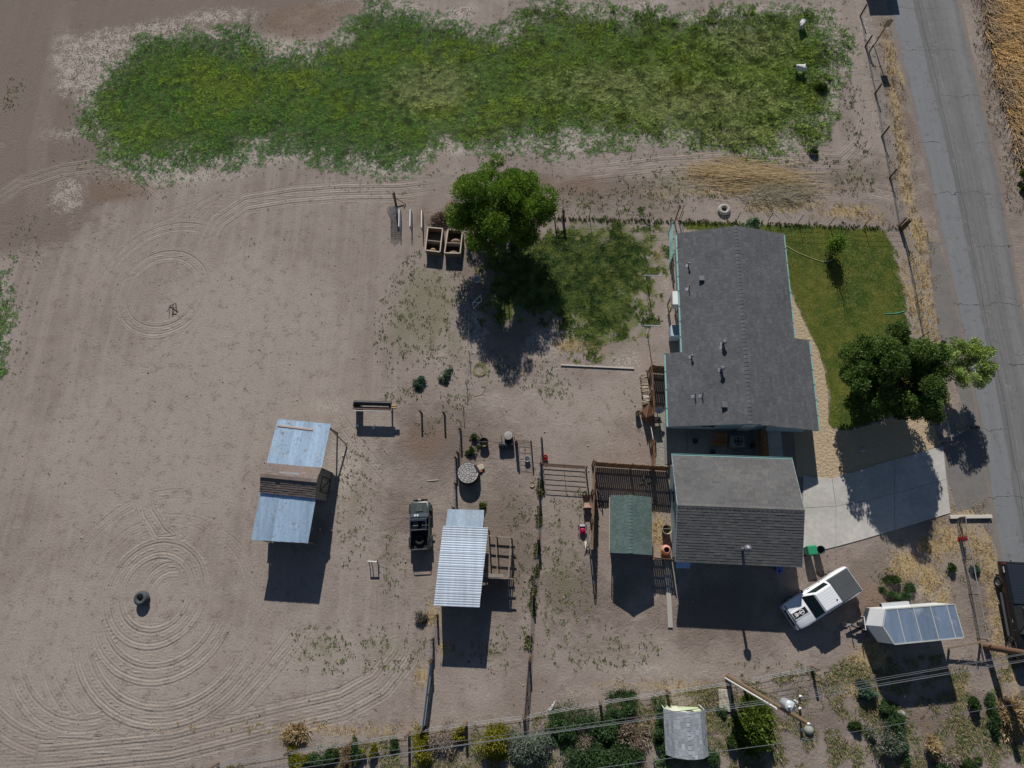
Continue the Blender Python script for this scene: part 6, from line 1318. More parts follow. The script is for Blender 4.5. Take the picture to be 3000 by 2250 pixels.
# ================================================================ SHEEP
def sheep(label, u, v, rz, face):
    me = bpy.data.meshes.new('sheep')
    V = [(0, 0, .56), (-.32, 0, .57), (.30, 0, .58), (.44, 0, .70), (.60, .02, .62), (.72, .03, .52), (.26, .13, .40), (.27, .14, .05), (.26, -.13, .40), (.27, -.14, .05), (-.32, .13, .42), (-.36, .14, .24), (-.33, .14, .04), (-.32, -.13, .42), (-.36, -.14, .24), (-.33, -.14, .04), (-.46, 0, .55), (-.52, 0, .42)]
    Ed = [(0, 1), (0, 2), (2, 3), (3, 4), (4, 5), (2, 6), (6, 7), (2, 8), (8, 9), (1, 10), (10, 11), (11, 12), (1, 13), (13, 14), (14, 15), (1, 16), (16, 17)]
    Rd = [.27, .25, .23, .14, .10, .055, .075, .04, .075, .04, .085, .05, .04, .085, .05, .04, .08, .04]
    me.from_pydata(V, Ed, []); o = bpy.data.objects.new('sheep', me); COL.objects.link(o); o.location = G(u, v); o.rotation_euler.z = rz; o.scale = (1.05, 1.05, 1.0)
    m = o.modifiers.new('skin', 'SKIN'); m.use_smooth_shade = True; sv = me.skin_vertices[0].data
    for i, r in enumerate(Rd): sv[i].radius = (r, r)
    sv[0].use_root = True
    s = o.modifiers.new('sub', 'SUBSURF'); s.levels = s.render_levels = 2
    n = NT('wool_'+face); tc_ = n.t.nodes.new('ShaderNodeTexCoord'); sp = n.t.nodes.new('ShaderNodeSeparateXYZ'); n.t.links.new(tc_.outputs['Object'], sp.inputs[0])
    hd = n.math('MAXIMUM', n.step(sp.outputs[0], .46, .52), n.step(sp.outputs[2], .30, .24)); f = n.noise(9, 4)
    fc = (.03, .028, .03) if face == 'black' else (.35, .33, .32)
    n.bump(n.noise(22, 3), .8, .04); n.out(n.mix(hd, n.mix(f, (.55, .53, .50), (.72, .70, .68)), fc), .95, 0, .1); me.materials.append(n.m)
    tag(o, label, 'sheep', 'sheep grazing in the pasture')
    for s2 in (-1, 1): MB().ell((.56, .10*s2, .70), .035, .07, .025, 8, 5).build('ear', M('ear_'+face, fc, .8), o, True)
sheep('white sheep grazing nearest the top of the pasture', 2345, 82, R_(245), 'grey'); sheep('white sheep with a black head, lower of two in the pasture', 2340, 212, R_(165), 'black')
# ================================================================ VEGETATION
leafm = MCOL('leaf', .6, .25, .25, 3, .35); bladem = MCOL('blade', .8, .15, .3, 4); bark = M('bark', (.13, .10, .08), .9, var=.3, scale=6)
def unit(v): return v/np.maximum(1e-9, np.linalg.norm(v, axis=1, keepdims=True))
def leaf_quads(C, Nn, size, rg, asp=.6, fold=0.0):
    """one kite-shaped leaf (2 triangles) per centre C with direction Nn"""
    m = len(C); d = unit(Nn); a = unit(np.cross(d, rg.normal(size=(m, 3)))); s = size[:, None]
    p0 = C-d*s*.5; p1 = C+a*s*asp*.5; p2 = C+d*s*.6; p3 = C-a*s*asp*.5
    V = np.stack([p0, p1, p2, p3], 1).reshape(-1, 3); i = 4*np.arange(m)[:, None]
    F = np.concatenate([i+np.array([[0, 1, 2]]), i+np.array([[0, 2, 3]])], 0)
    return V, F
def tree(name, label, base, h, cz, rad, rv, pal, seed, lobes=34, nleaf=42000, lsize=.17, trunk_r=.2, spread=(0, 0), ragged=1.0):
    rg = np.random.default_rng(seed); T = thing(name, label, 'tree', base)
    L = []
    while len(L) < lobes:
        q = rg.normal(size=3); q /= np.linalg.norm(q); r = .45+.55*rg.random()**.6
        c = np.array([q[0]*rad*r, q[1]*rad*r, q[2]*rv*r]); 
        if c[2] < -rv*.75: continue
        t = .5+.5*(c[2]/rv); c[0] += spread[0]*t; c[1] += spread[1]*t
        L.append((c*(.80+.36*ragged*rg.random()), (.12+.17*rg.random())*rad))
    Ls = np.array([l[0] for l in L]); Rs = np.array([l[1] for l in L])
    k = rg.choice(len(L), nleaf, p=Rs**2/np.sum(Rs**2)); d = unit(rg.normal(size=(nleaf, 3))); d[:, 2] = np.where(rg.random(nleaf) < .6, np.abs(d[:, 2]), d[:, 2])
    cl = np.floor(rg.random(nleaf)*40).astype(int); dirs = unit(rg.normal(size=(len(L), 40, 3)))    # leaves gather in sprays on each lobe
    d = unit(dirs[k, cl]+.38*rg.normal(size=(nleaf, 3)))
    C = Ls[k]+d*(Rs[k]*(.55+.55*rg.random(nleaf)))[:, None]*np.array([1, 1, .8]); C[:, 2] += cz; C[:, 2] = np.maximum(C[:, 2], .35+.3*rg.random(nleaf))
    V, F = leaf_quads(C, d+np.array([0, 0, .25])+.7*rg.normal(size=(nleaf, 3)), lsize*(.6+.8*rg.random(nleaf)), rg)
    P = np.array(pal); w_ = rg.random(nleaf); lob = rg.random(len(L))[k]
    ci = np.clip(.5*w_+.5*lob, 0, .999)*(len(P)-1); i0 = ci.astype(int); fr = (ci-i0)[:, None]
    col = P[i0]*(1-fr)+P[np.minimum(i0+1, len(P)-1)]*fr
    obj('crown', np_mesh('crown', V, F, leafm, cols=np.repeat(col, 4, 0)), T)
    tk = MB(); tk.tube([(0, 0, 0), (.03, .02, cz*.3), (spread[0]*.15, spread[1]*.15, cz*.62), (spread[0]*.4, spread[1]*.4, cz)], trunk_r, 9, trunk_r*.45).build('trunk', bark, T, True)
    lb = MB()
    for c in Ls[::2]:
        s0 = np.array([spread[0]*.1, spread[1]*.1, cz*(.35+.35*rg.random())]); e = c+np.array([0, 0, cz]); mdl = (s0+e)/2+np.array([0, 0, -.1])
        lb.tube([s0, mdl, e], trunk_r*.35, 5, .015)
    lb.build('limb', bark, T, True); return T
bright = [(.04, .095, .008), (.085, .165, .014), (.14, .245, .022), (.22, .34, .04)]
dark = [(.034, .072, .015), (.062, .12, .024), (.10, .17, .034), (.17, .25, .06)]
tree('broadleaf_tree', 'big bright green tree beside the raised beds', G(1474, 688), 7.4, 4.2, 3.8, 2.9, bright, 3, 96, 95000, .135, .24, ragged=1.25)
tree('shade_tree', 'dense dark green tree between lawn and gravel bed', G(2548, 1158), 7.3, 3.9, 3.2, 2.6, dark, 9, 96, 80000, .15, .22, spread=(.0, .2), ragged=1.15)
tree('willow_tree', 'small pale green willow leaning out over the road', G(2742, 1104), 4.4, 3.1, 1.9, .9, [(.14, .22, .04), (.24, .34, .07), (.34, .45, .12), (.45, .54, .22)], 15, 60, 15000, .12, .1, spread=(.6, .2), ragged=1.2)
# sapling with bare upper branches
T = thing('sapling', 'staked sapling with bare top and low leaves in the lawn', 'tree', G(2430, 738)); rg = np.random.default_rng(5)
st = MB().tube([(0, 0, 0), (.06, .02, 1.2), (.1, .1, 2.4), (.15, .15, 3.7)], .045, 6, .012)
for k in range(9): z = 1.0+.28*k; a = k*2.4; st.tube([(.05, .03, z), (.05+.35*math.cos(a), .03+.35*math.sin(a), z+.5), (.05+.5*math.cos(a), .05+.5*math.sin(a), z+1.0)], .014, 4, .005)
st.build('trunk', bark, T, True); n_ = 3200; C = rg.normal(size=(n_, 3))*np.array([.30, .30, .42])+np.array([.05, .05, 1.15])
V, F = leaf_quads(C, rg.normal(size=(n_, 3)), .12*(.6+.8*rg.random(n_)), rg); obj('crown', np_mesh('crown', V, F, leafm, cols=np.repeat(np.array(bright)[rg.integers(1, 4, n_)], 4, 0)), T)
MB().beam((-.35, .0, 0), (-.35, 0, 1.6), .04, .04).build('stake', M('stake_tan', (.45, .38, .22), .8), T)

def shrub(name, label, u, v, rx, ry, h, pal, n=2600, ls=.16, style='spray', group=None, cat='shrub', seed=None):
    """low plant: blades that spring outwards from many points; rx, ry in photo pixels"""
    if pal is DKG: rx, ry, n = rx*1.22, ry*1.22, int(n*1.3)
    rg = np.random.default_rng(seed or int(u*7+v)); c = G(u, v); s = (G(u+1, v)-c).length; rx, ry = rx*s, ry*s
    T = thing(name, label, cat, c, group=group); rr = np.sqrt(rg.random(n)); a = rg.random(n)*2*math.pi
    lump = .72+.28*np.sin(a*3+rg.random()*6)*np.cos(a*2+rg.random()*6); m = max(6, int(rx*ry*26))
    m = max(m, 9); cx = rg.choice(m, n, p=(lambda q: q/q.sum())(rg.random(m)**1.5+.05)); ca = rg.random(m)*2*math.pi; cr = np.sqrt(rg.random(m)); sub = rg.integers(0, 4, m); sc_ = rg.normal(size=(4, 2))*.42; cen = np.c_[np.clip(cr*np.cos(ca)*.62+sc_[sub, 0], -1.1, 1.1)*rx, np.clip(cr*np.sin(ca)*.62+sc_[sub, 1], -1.1, 1.1)*ry]
    sp = .16 if style != 'dry' else .22
    X = cen[cx, 0]+rg.normal(size=n)*sp*max(rx, .5); Y = cen[cx, 1]+rg.normal(size=n)*sp*max(ry, .5)
    q = np.clip(1-(X/rx/1.15)**2-(Y/ry/1.15)**2, .04, 1); Zz = h*np.sqrt(q)*(.35+.65*rg.random(n))*(.7+.5*rg.random(m)[cx])
    C = np.c_[X, Y, Zz+.02]; d = np.c_[X/rx, Y/ry, .5+.5*rg.random(n)]+.6*rg.normal(size=(n, 3))
    V, F = leaf_quads(C, d, ls*(.6+.9*rg.random(n)), rg, .28 if style == 'spray' else .14 if style == 'dry' else .6)
    V[:, 2] = np.maximum(V[:, 2], .01)
    P = np.array(pal); ci = np.clip(.55*rg.random(n)+.45*rg.random(m)[cx], 0, .999)*(len(P)-1); i0 = ci.astype(int); fr = (ci-i0)[:, None]
    obj('foliage', np_mesh('foliage', V, F, leafm if style != 'dry' else bladem, cols=np.repeat(P[i0]*(1-fr)+P[i0+1]*fr, 4, 0)), T)
    stm = MB()
    for k in range(6): j = rg.integers(m); stm.tube([(0, 0, 0), (cen[j, 0]*.5, cen[j, 1]*.5, h*.35), (cen[j, 0], cen[j, 1], h*.6)], .018, 4, .006)
    stm.build('stem', bark, T); return T
YEL = [(.10, .12, .012), (.20, .21, .018), (.30, .29, .026), (.15, .10, .04)]; DKG = [(.018, .045, .016), (.032, .072, .024), (.055, .105, .035)]; SAGE = [(.10, .14, .10), (.17, .22, .17), (.25, .29, .23), (.22, .18, .11)]
DKG = [(.035, .085, .03), (.07, .135, .048), (.115, .19, .075)]
DRY = [(.26, .18, .09), (.38, .28, .15), (.46, .36, .21)]; GREY = [(.19, .15, .12), (.27, .22, .18), (.34, .29, .24)]; BRN = [(.14, .09, .05), (.24, .16, .09), (.32, .24, .13)]; MID = [(.035, .07, .022), (.06, .11, .03), (.09, .14, .04)]; TEAL = [(.05, .10, .065), (.08, .15, .10), (.13, .20, .14)]; LIM = [(.05, .085, .014), (.10, .15, .02), (.15, .19, .03)]
S = shrub
S('dry_grass_clump', 'tan dry grass clump heaped above the lower fence', 872, 2150, 34, 28, .45, DRY, 2200, .3, 'dry', cat='grass clump')
S('juniper_shrub', 'yellow-brown juniper furthest along the lower fence', 884, 2224, 30, 30, .8, YEL)
S('fence_shrub', 'round green shrub next to the furthest yellow-brown juniper', 938, 2208, 26, 26, .8, DKG)
S('fence_shrub', 'low green shrub between round green shrub and brown bush', 980, 2215, 22, 22, .6, MID)
S('dry_bush', 'small brown dry bush beside a thick fence post', 1014, 2212, 14, 24, .5, BRN, 1200, .2, 'dry')
S('fence_shrub', 'dark green shrub just past the second thick fence post', 1050, 2200, 18, 26, .7, DKG, 1800)
S('juniper_shrub', 'small brown and yellow juniper next to dark green shrub', 1090, 2194, 23, 23, .6, YEL, 2000)
S('fence_shrub', 'tiny green shrub on bare dirt left of the big yellow juniper', 1150, 2182, 15, 14, .35, MID, 900)
S('juniper_shrub', 'tall bright yellow juniper in front of the steel gate end', 1236, 2186, 38, 46, 1.2, YEL, 3600)
S('dry_bush', 'bare grey brush between two yellow junipers', 1302, 2172, 42, 40, .6, GREY, 2200, .22, 'dry')
S('juniper_shrub', 'small yellow-green juniper beside a fence post', 1340, 2144, 24, 22, .7, YEL, 1800)
S('juniper_shrub', 'widest yellow-green juniper against the lower fence', 1440, 2156, 62, 46, 1.1, YEL, 5200)
S('sage_bush', 'large blue-grey sagebrush beside the widest yellow juniper', 1556, 2178, 62, 58, 1.2, SAGE, 5200)
S('fence_shrub', 'broad dark green shrub in front of the white bag', 1690, 2102, 72, 42, .9, DKG, 5200)
S('fence_shrub', 'dark green shrub below a thick fence post mid row', 1782, 2122, 34, 38, .7, DKG, 2600)
S('fence_shrub', 'dark green shrub at the end nearest the sagebrush', 1640, 2130, 26, 30, .7, DKG, 2000)
S('fence_shrub', 'large dark green shrub at the bottom edge of the row', 1700, 2220, 80, 46, .9, DKG, 5600)
S('fence_shrub', 'dark green shrub at the bottom edge near the tool shed', 1835, 2222, 46, 42, .8, DKG, 3200)
S('dry_bush', 'bare grey brush between the dark green shrubs', 1712, 2168, 30, 40, .6, GREY, 1700, .24, 'dry')
S('dry_bush', 'tangled tan brush left of the small tool shed', 1858, 2150, 46, 44, .7, GREY+BRN, 2600, .24, 'dry')
S('fence_shrub', 'dark green shrub under the fence left of the tool shed', 1842, 2080, 38, 32, .8, DKG, 2600)
S('fence_shrub', 'dark green shrub hugging the tool shed front corner', 1926, 2104, 20, 42, 1.0, DKG, 2200)
S('fence_shrub', 'dark green shrub hugging the tool shed rear corner', 1942, 2222, 20, 34, .9, DKG, 1800)
S('fence_shrub', 'dark green shrub on the right wall of the tool shed', 2086, 2214, 18, 38, .9, DKG, 1800)
S('fence_shrub', 'narrow green shrub between tool shed and yellow bush', 2140, 2185, 17, 28, .6, MID, 1400)
S('fence_shrub', 'tiny green shrub beside the concrete utility lid', 2118, 2078, 9, 16, .4, DKG, 600)
S('golden_bush', 'big yellow-green bush beneath the utility pole', 2216, 2124, 58, 58, 2.0, LIM, 8000, .2, 'leaf', cat='bush')
S('sage_bush', 'blue-green sagebrush beside the trailer shadow', 2538, 2018, 32, 26, .8, TEAL, 2200)
S('sage_bush', 'large silvery sagebrush near the grey boulder', 2588, 2160, 52, 48, 1.1, SAGE+TEAL, 5200)
S('green_bush', 'round dark green bush touching the grey boulder', 2620, 2118, 28, 32, .8, DKG, 2800)
S('green_bush', 'narrow dark green bush below the silvery sagebrush', 2645, 2200, 15, 34, .6, DKG, 1600)
S('green_bush', 'small green bush on the edge of the trailer shadow', 2584, 2078, 16, 16, .5, DKG, 1200)
S('green_bush', 'small green bush in the weeds under the wires', 2508, 2128, 16, 22, .5, MID, 1200)
S('green_bush', 'bright green round bush below the brace posts', 2846, 2064, 22, 20, .7, MID, 2000)
S('green_bush', 'narrow dark green bush left of the big dry tuft', 2906, 2110, 15, 42, .6, DKG, 2000)
S('dry_tuft', 'big tan dry grass tuft at the right edge', 2965, 2085, 46, 52, .9, DRY, 4200, .36, 'dry', cat='grass clump')
S('dry_tuft', 'golden dry tuft with a fallen stake in the corner dirt', 2714, 2182, 24, 30, .7, DRY, 1800, .34, 'dry', cat='grass clump')
S('dry_bush', 'grey dead brush at the bottom edge beside the golden tuft', 2770, 2222, 40, 26, .5, GREY, 1600, .26, 'dry')
S('green_bush', 'green bush at the bottom edge right of dead brush', 2832, 2238, 30, 18, .6, MID, 1600)
S('green_bush', 'green bush at the bottom edge beneath dead brush', 2755, 2244, 22, 14, .6, DKG, 1200)
S('green_bush', 'bright green bush on the verge beyond the road', 2992, 530, 26, 34, 1.0, LIM, 2600, .2, 'leaf')
S('green_bush', 'round bright green bush at the pasture edge under the sheep', 2404, 262, 20, 17, .5, [(.04, .085, .012), (.07, .13, .018), (.10, .16, .025)], 1800)
S('green_bush', 'small dark bush at the lower pasture corner', 2381, 448, 13, 13, .5, MID, 1000)
S('weed_patch', 'green weed clump above the white tin shelter corner', 1415, 1480, 9, 12, .35, LIM, 500)
S('weed_patch', 'leafy green weed clump next to the round tank', 1386, 1320, 14, 15, .35, MID, 1100)
S('weed_patch', 'leafy green weed clump at the yard wire corner', 1392, 1284, 16, 9, .3, MID, 800)
S('weed_patch', 'grey-green weed clump alone on the dirt below the yard fence', 1306, 1104, 20, 20, .35, TEAL, 1300)
S('weed_patch', 'grey-green weed clump left of the yard fence', 1232, 1122, 30, 18, .3, TEAL, 1500)
S('weed_patch', 'green weed clump nearest the trailer fender', 2660, 1736, 16, 22, .4, DKG, 1200)
S('weed_patch', 'green weed clump between pickup bed and trailer', 2612, 1742, 22, 14, .35, DKG, 1100)
S('weed_patch', 'green weed clump above the trailer among yellow straw', 2622, 1704, 30, 16, .35, MID, 1500)
S('weed_patch', 'green weed clump near the wire fence brace', 2786, 1668, 15, 14, .35, MID, 900)
S('weed_patch', 'green weed clump right of the wire fence', 2850, 1664, 16, 18, .3, TEAL, 900)
S('flowering_bush', 'pale leafy bush poking out above the house roof edge', 2190, 668, 26, 9, 1.6, [(.10, .16, .07), (.2, .28, .15), (.34, .40, .27)], 1600, .16, 'leaf')
S('dry_bush', 'dark dry brush heap between raised beds and the big tree', 1300, 645, 42, 24, .5, BRN+GREY, 2200, .22, 'dry')
S('dry_bush', 'dark charred brush pile beside the shelter fence', 1232, 1812, 18, 12, .35, [(.04, .04, .04), (.10, .09, .08), (.2, .17, .13)], 900, .2, 'dry')
S('green_bush', 'leafy shrub on the sunny side of the dark tree', 2764, 1010, 8, 8, .3, MID, 400)

n_ = 1500; t = rng.random(n_); X = -20+54*t; Y = -9.6+3.6*t+rng.normal(size=n_)*1.1; fz = sdf([(560, 2250), (857, 2200), (1240, 2138), (1758, 2056), (2376, 1958), (3100, 1880), (3100, 2400), (560, 2400)], X, Y); k_ = (fz > .2) & (fbm(X, Y, .45) > .47); X, Y = X[k_], Y[k_]
n_ = len(X)
def stalks(name, X, Y, Z0, L, ang, tilt, col, wd):
    m = len(X); dx, dy = np.cos(ang)*np.cos(tilt), np.sin(ang)*np.cos(tilt); px, py = -np.sin(ang)*wd, np.cos(ang)*wd
    A = np.stack([X-px, Y-py, Z0], -1); B = np.stack([X+px, Y+py, Z0], -1); Cc = np.stack([X+dx*L+px*.4, Y+dy*L+py*.4, Z0+np.sin(tilt)*L], -1); D = np.stack([X+dx*L-px*.4, Y+dy*L-py*.4, Z0+np.sin(tilt)*L], -1)
    V = np.stack([A, B, Cc, D], 1).reshape(-1, 3); F = np.arange(4*m).reshape(-1, 4)
    return obj(name, np_mesh(name, V, F, bladem, cols=np.repeat(col, 4, 0)))
tag(stalks('dead_stems', X, Y, .02+.1*rng.random(n_), .3+.8*rng.random(n_), rng.random(n_)*6.28, .1+.5*rng.random(n_), np.array([.22, .17, .12])+rng.random((n_, 1))*np.array([.16, .14, .11]), .011), kind='stuff')
# ---------------------------------------------------------------- grasses and weeds nobody could count
def tufts(name, X, Y, H, Rr, col, nb, wd, label=None):
    m = len(X); a = rng.random((m, nb))*2*math.pi; l = Rr[:, None]*(.3+.9*rng.random((m, nb))); hh = H[:, None]*(.5+.7*rng.random((m, nb)))
    bx = X[:, None]+np.cos(a)*Rr[:, None]*.35*rng.random((m, nb)); by = Y[:, None]+np.sin(a)*Rr[:, None]*.35*rng.random((m, nb))
    ww = wd*(.6+.8*rng.random((m, nb))); px, py = -np.sin(a)*ww, np.cos(a)*ww; tx, ty = bx+np.cos(a)*l, by+np.sin(a)*l
    z0 = np.full_like(bx, .0)
    V = np.stack([np.stack([bx-px, by-py, z0], -1), np.stack([bx+px, by+py, z0], -1), np.stack([tx, ty, hh], -1)], 2).reshape(-1, 3)
    F = np.arange(m*nb*3).reshape(-1, 3); c = np.repeat(np.repeat(col, nb, 0)*(.75+.5*rng.random((m*nb, 1))), 3, 0)
    return tag(obj(name, np_mesh(name, V, F, bladem, cols=c)), kind='stuff')
def lerp3(a, b, t): return np.array(a)*(1-t[:, None])+np.array(b)*t[:, None]
def scatter(n, x0, x1, y0, y1): return rng.uniform(x0, x1, n), rng.uniform(y0, y1, n)
# pasture and back-yard grass
X, Y = scatter(360000, -62, 40, 10, 58); z = zones(X, Y)
n2 = fbm(X, Y, .9); n3 = fbm(X+50, Y, .22); n4 = fbm(X, Y+90, 2.6); w0 = z['white']
past = z['past']+(n4-.5)*4.5+(n2-.5)*4-np.clip(w0+.5, 0, 2)*.8; keep = (past > -1.9+4.4*rng.random(len(X))); keep &= (rng.random(len(X)) < .85) & (z['past'] > -1.0)
X, Y, n2, n3, n4 = X[keep], Y[keep], n2[keep], n3[keep], n4[keep]; pz = past[keep]
# olive-yellow to the right and in a few swathes, deep green on the left, blue-green at the rim
tR = np.clip((X+12)/26, 0, 1); t = np.clip((n3-.5)*3+(n2-.5)*2.4, 0, 1)*(.4+.3*tR)+.08+tR*.5
col = lerp3((.055, .125, .022), (.165, .225, .03), t); rim = np.clip(1-pz/4.2, 0, 1)
col = col*(1-rim[:, None]*.75)+np.array([.07, .115, .05])*rim[:, None]*.75
yb = blobs([(660, 260, 140, 70), (850, 240, 110, 32), (1250, 160, 170, 40), (1350, 300, 120, 30), (1000, 300, 70, 30)], X, Y); yy = np.clip((yb+.6+(n2-.5)*6+(n4-.5)*3)/2, 0, 1)[:, None]; col = col*(1-yy*.5)+np.array([.15, .20, .014])*yy*.5
pale = np.clip((blobs([(1260, 260, 130, 70), (2050, 300, 250, 60), (1800, 250, 200, 50), (2200, 130, 120, 50), (2150, 390, 120, 40)], X, Y)+.5+(n4-.5)*5)/2, 0, 1)[:, None]; col = col*(1-pale*.55)+np.array([.30, .30, .13])*pale*.5
col *= np.clip(-.35+2.8*n4, .25, 2.2)[:, None]
hgt = (.05+.22*np.clip(n2-.3, 0, 1)*(.5+tR)+.22*np.clip(n4-.45, 0, 1))*np.clip(.5+pz/3, .5, 1)
tufts('pasture_grass', X, Y, hgt, .14+.18*n2, col*1.26, 6, .032)
# back yard and lawn
X, Y = scatter(60000, -8, 14, 16, 34); z = zones(X, Y); n2 = fbm(X, Y, .9); n4 = fbm(X, Y+90, 2.6); yd = z['yard']+(n4-.5)*5+(n2-.5)*8; k = (yd > .3+2.4*rng.random(len(X))) & (z['yard'] > -.8); X, Y, n2, n4 = X[k], Y[k], n2[k], n4[k]
tufts('yard_grass', X, Y, .04+.10*n2, .10+.12*n4, 1.1*lerp3((.045, .095, .02), (.12, .15, .035), np.clip((n4-.35)*3, 0, 1))*(.6+.8*n4)[:, None], 6, .028)
X, Y = scatter(90000, 9, 36, 10, 34); z = zones(X, Y); n2 = fbm(X, Y, .5); n4 = fbm(X, Y+90, 2.6); k = z['lawn']+(n4-.5)*.7 > .05; X, Y, n2, n4 = X[k], Y[k], n2[k], n4[k]
tufts('lawn_grass', X, Y, .02+.02*n4, .06+.05*n4, 1.05*lerp3((.05, .092, .013), (.15, .155, .024), np.clip((n2-.35)*3.4, 0, 1))*(.7+.6*n4)[:, None], 4, .02)
# grassy line under the lawn fence
t = rng.random(520); a, b = G(1600, 640), G(2640, 668); X = a.x+(b.x-a.x)*t; Y = a.y+(b.y-a.y)*t+rng.normal(size=520)*.14; n4 = fbm(X, Y, 2)
tufts('fence_grass', X, Y, .10+.12*n4, .08+.08*n4, lerp3((.045, .07, .018), (.14, .15, .05), n4), 7, .025)
# weeds dotted over the bare soil
X, Y = scatter(130000, -55, 36, -13, 56); z = zones(X, Y); n2 = fbm(X, Y, .8); n4 = fbm(X+9, Y, 2.5); bare = (z['past'] < .3) & (z['lawn'] < -.2) & (z['yard'] < .5)
prob = np.where(z['weed'] > 0, .95*np.clip(z['weed']+.3, 0, 1)*np.clip((n4-.43)*6, 0, 1), .012*np.clip((n2-.45)*5, 0, 1)*np.where(X < -14, .35, 1))
prob = np.where((z['past'] > -2.5) & (z['past'] < .3), prob+.12, prob); prob = np.where(X > 30.5, prob*.3, prob)
for poly, add in ((GRAVEL, 0), ([(2340, 1390), (2770, 1300), (2790, 1510), (2340, 1640)], 0), ([(1920, 650), (2330, 660), (2410, 1640), (1960, 1660), (1930, 1200)], 0)):
    prob = np.where(sdf(poly, X, Y) > -.2, 0, prob)
rd = RL+RR[::-1]; prob = np.where(sdf(rd, X, Y) > -.3, 0, prob); k = bare & (rng.random(len(X)) < prob); X, Y, n2, n4 = X[k], Y[k], n2[k], n4[k]
tufts('weeds', X, Y, .03+.08*n4, .04+.2*rng.random(len(X))**2.5, lerp3((.07, .11, .035), (.20, .19, .085), rng.random(len(X))), 7, .026)
X, Y = scatter(70000, -30, 36, -14, -5.5); n4 = fbm(X+3, Y, 1.3); n2 = fbm(X, Y, .5); fz = sdf([(560, 2250), (857, 2200), (1240, 2138), (1758, 2056), (2376, 1958), (2500, 1925), (3100, 1900), (3100, 2400), (560, 2400)], X, Y)
k = (fz > .1) & (n4 > .47) & (n2 > .36) & (rng.random(len(X)) < .55); X, Y, n4, n2 = X[k], Y[k], n4[k], n2[k]
tufts('ground_cover', X, Y, .06+.4*(n4-.4), .10+.2*rng.random(len(X)), np.where((rng.random(len(X)) < .45)[:, None], lerp3((.20, .15, .085), (.36, .29, .18), n4), lerp3((.08, .12, .04), (.20, .22, .09), n2)), 7, .02)
# straw-dry grass
X, Y = scatter(200000, -30, 38, -13, 52); z = zones(X, Y); n4 = fbm(X+9, Y, 2.2); k = (z['straw']+(n4-.5)*2.0 > -.15+.7*rng.random(len(X))) & (sdf(rd, X, Y) < -.2) & (sdf([(2340, 1390), (2770, 1300), (2790, 1510), (2340, 1640)], X, Y) < 0)
X, Y, n4 = X[k], Y[k], n4[k]; tufts('dry_grass', X, Y, .05+.12*n4, .07+.12*n4, lerp3((.25, .16, .065), (.48, .37, .19), rng.random(len(X))), 5, .013)
# weeds that climb the pen fence line
t = rng.random(1100); P_ = pts2([(1584, 1400), (1578, 1575), (1562, 1740), (1548, 1900)]); seg = np.minimum((t*3).astype(int), 2); f = t*3-seg
X = P_[seg, 0]+(P_[seg+1, 0]-P_[seg, 0])*f+rng.normal(size=1100)*.11; Y = P_[seg, 1]+(P_[seg+1, 1]-P_[seg, 1])*f+rng.normal(size=1100)*.15; n4 = fbm(X, Y, 1.4); k = n4 > .52
tufts('fence_weeds', X[k], Y[k], .08+.16*n4[k], .08+.12*n4[k], lerp3((.07, .10, .03), (.18, .17, .07), n4[k]), 7, .04)
# pile of cut reeds and the standing reeds of the ditch
n_ = 1500; c0 = G(2230, 520); q = rng.normal(size=(n_, 2)); X = c0.x+q[:, 0]*2.0-1.2; Y = c0.y+q[:, 1]*.75-.12*(X-c0.x); hz = .3*np.exp(-((q[:, 0]/1.6)**2+(q[:, 1]/1.1)**2))
o = stalks('reed_pile', X, Y, .03+hz*rng.random(n_), 1.2+1.8*rng.random(n_), rng.normal(size=n_)*.14-.12+math.pi*(rng.random(n_) < .5), rng.normal(size=n_)*.03+.03, lerp3((.28, .19, .09), (.52, .40, .22), rng.random(n_)), .016); tag(o, kind='stuff')
n_ = 700; c0 = G(2270, 570); q = rng.normal(size=(n_, 2)); o = stalks('cut_brush', c0.x+q[:, 0]*1.6, c0.y+q[:, 1]*.5, .02+.2*rng.random(n_), .5+1.3*rng.random(n_), rng.normal(size=n_)*.6, rng.normal(size=n_)*.08+.08, lerp3((.16, .14, .10), (.34, .29, .20), rng.random(n_)), .018); tag(o, kind='stuff')
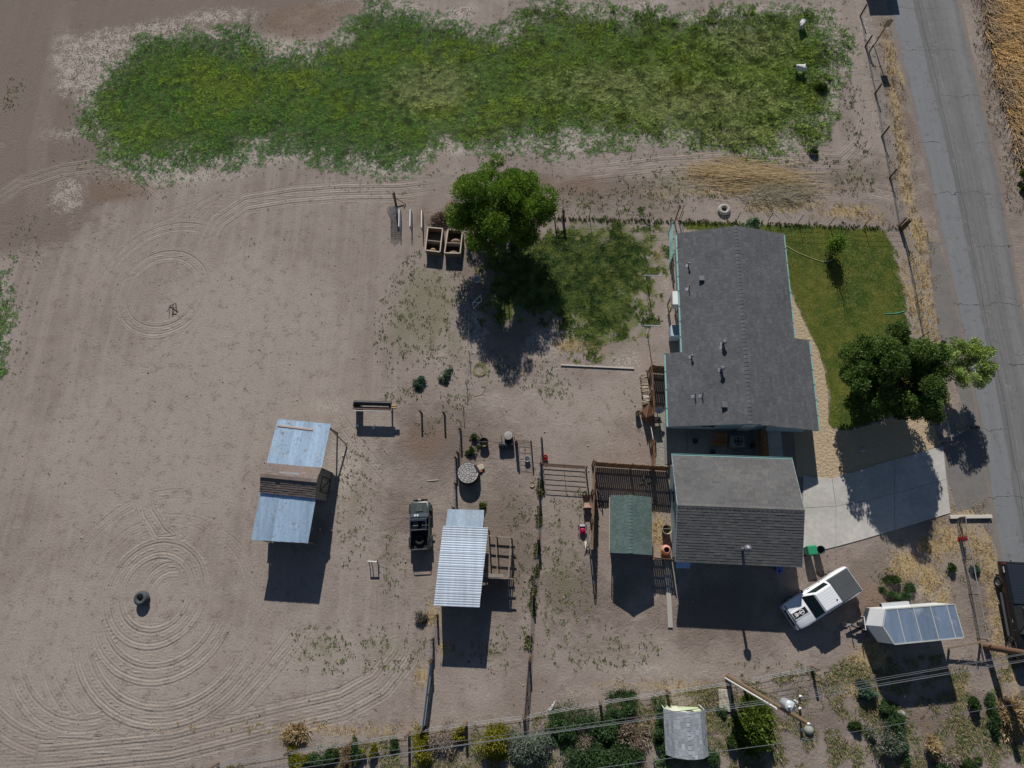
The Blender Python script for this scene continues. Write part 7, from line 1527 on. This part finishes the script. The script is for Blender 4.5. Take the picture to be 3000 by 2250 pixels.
DIT = [(2870, -60), (2890, 100), (2925, 230), (2965, 360), (2985, 470), (3080, 560), (3400, 500), (3300, -100)]
X, Y = scatter(60000, 34, 56, 26, 60); k = sdf(DIT, X, Y)+(fbm(X, Y, .8)-.5)*1.8 > 0; X, Y = X[k], Y[k]; n2 = fbm(X, Y, .35); m = len(X)
tt = np.clip((n2-.36)*4+.25*(rng.random(m)-.5), 0, 1)
o = stalks('ditch_reeds', X, Y, np.zeros(m), .7+1.1*rng.random(m), R_(-65)+.7*rng.normal(size=m)+(n2-.5)*2, .12+.35*rng.random(m), lerp3((.26, .20, .15), (.50, .31, .12), tt)*(.6+.7*rng.random((m, 1))), .03); tag(o, kind='stuff')
X, Y = scatter(16000, 26, 50, 24, 60); dl = pdist([(2855, -60), (2880, 120), (2925, 330), (2960, 480), (2985, 600)], X, Y); k = dl < .8+.7*(fbm(X, Y, 1)-.5)*2; X, Y = X[k], Y[k]
tufts('verge_grass', X, Y, .05+.12*rng.random(len(X)), .10+.10*rng.random(len(X)), lerp3((.24, .16, .11), (.34, .29, .18), rng.random(len(X))), 6, .018)
# scattered stones and clods
n_ = 1400; X, Y = scatter(n_, -48, 34, -12, 45); z = zones(X, Y); k = (z['past'] < -.5) & (z['lawn'] < -.3) & (sdf(rd, X, Y) < -.3); X, Y = X[k], Y[k]; m = len(X); r = .02+.05*rng.random(m)**2
uv = np.array([(1, 0, 0), (0, 1, 0), (-1, 0, 0), (0, -1, 0), (0, 0, 1), (0, 0, -.6)]); uf = np.array([(0, 1, 4), (1, 2, 4), (2, 3, 4), (3, 0, 4), (1, 0, 5), (2, 1, 5), (3, 2, 5), (0, 3, 5)])
V = (uv[None]*r[:, None, None]*(.7+.6*rng.random((m, 6, 1)))+np.c_[X, Y, r*.5][:, None, :]).reshape(-1, 3); F = (uf[None]+6*np.arange(m)[:, None, None]).reshape(-1, 3)
tag(obj('stones', np_mesh('stones', V, F, bladem, cols=np.repeat(lerp3((.20, .16, .14), (.40, .37, .33), rng.random(m)), 6, 0))), kind='stuff')
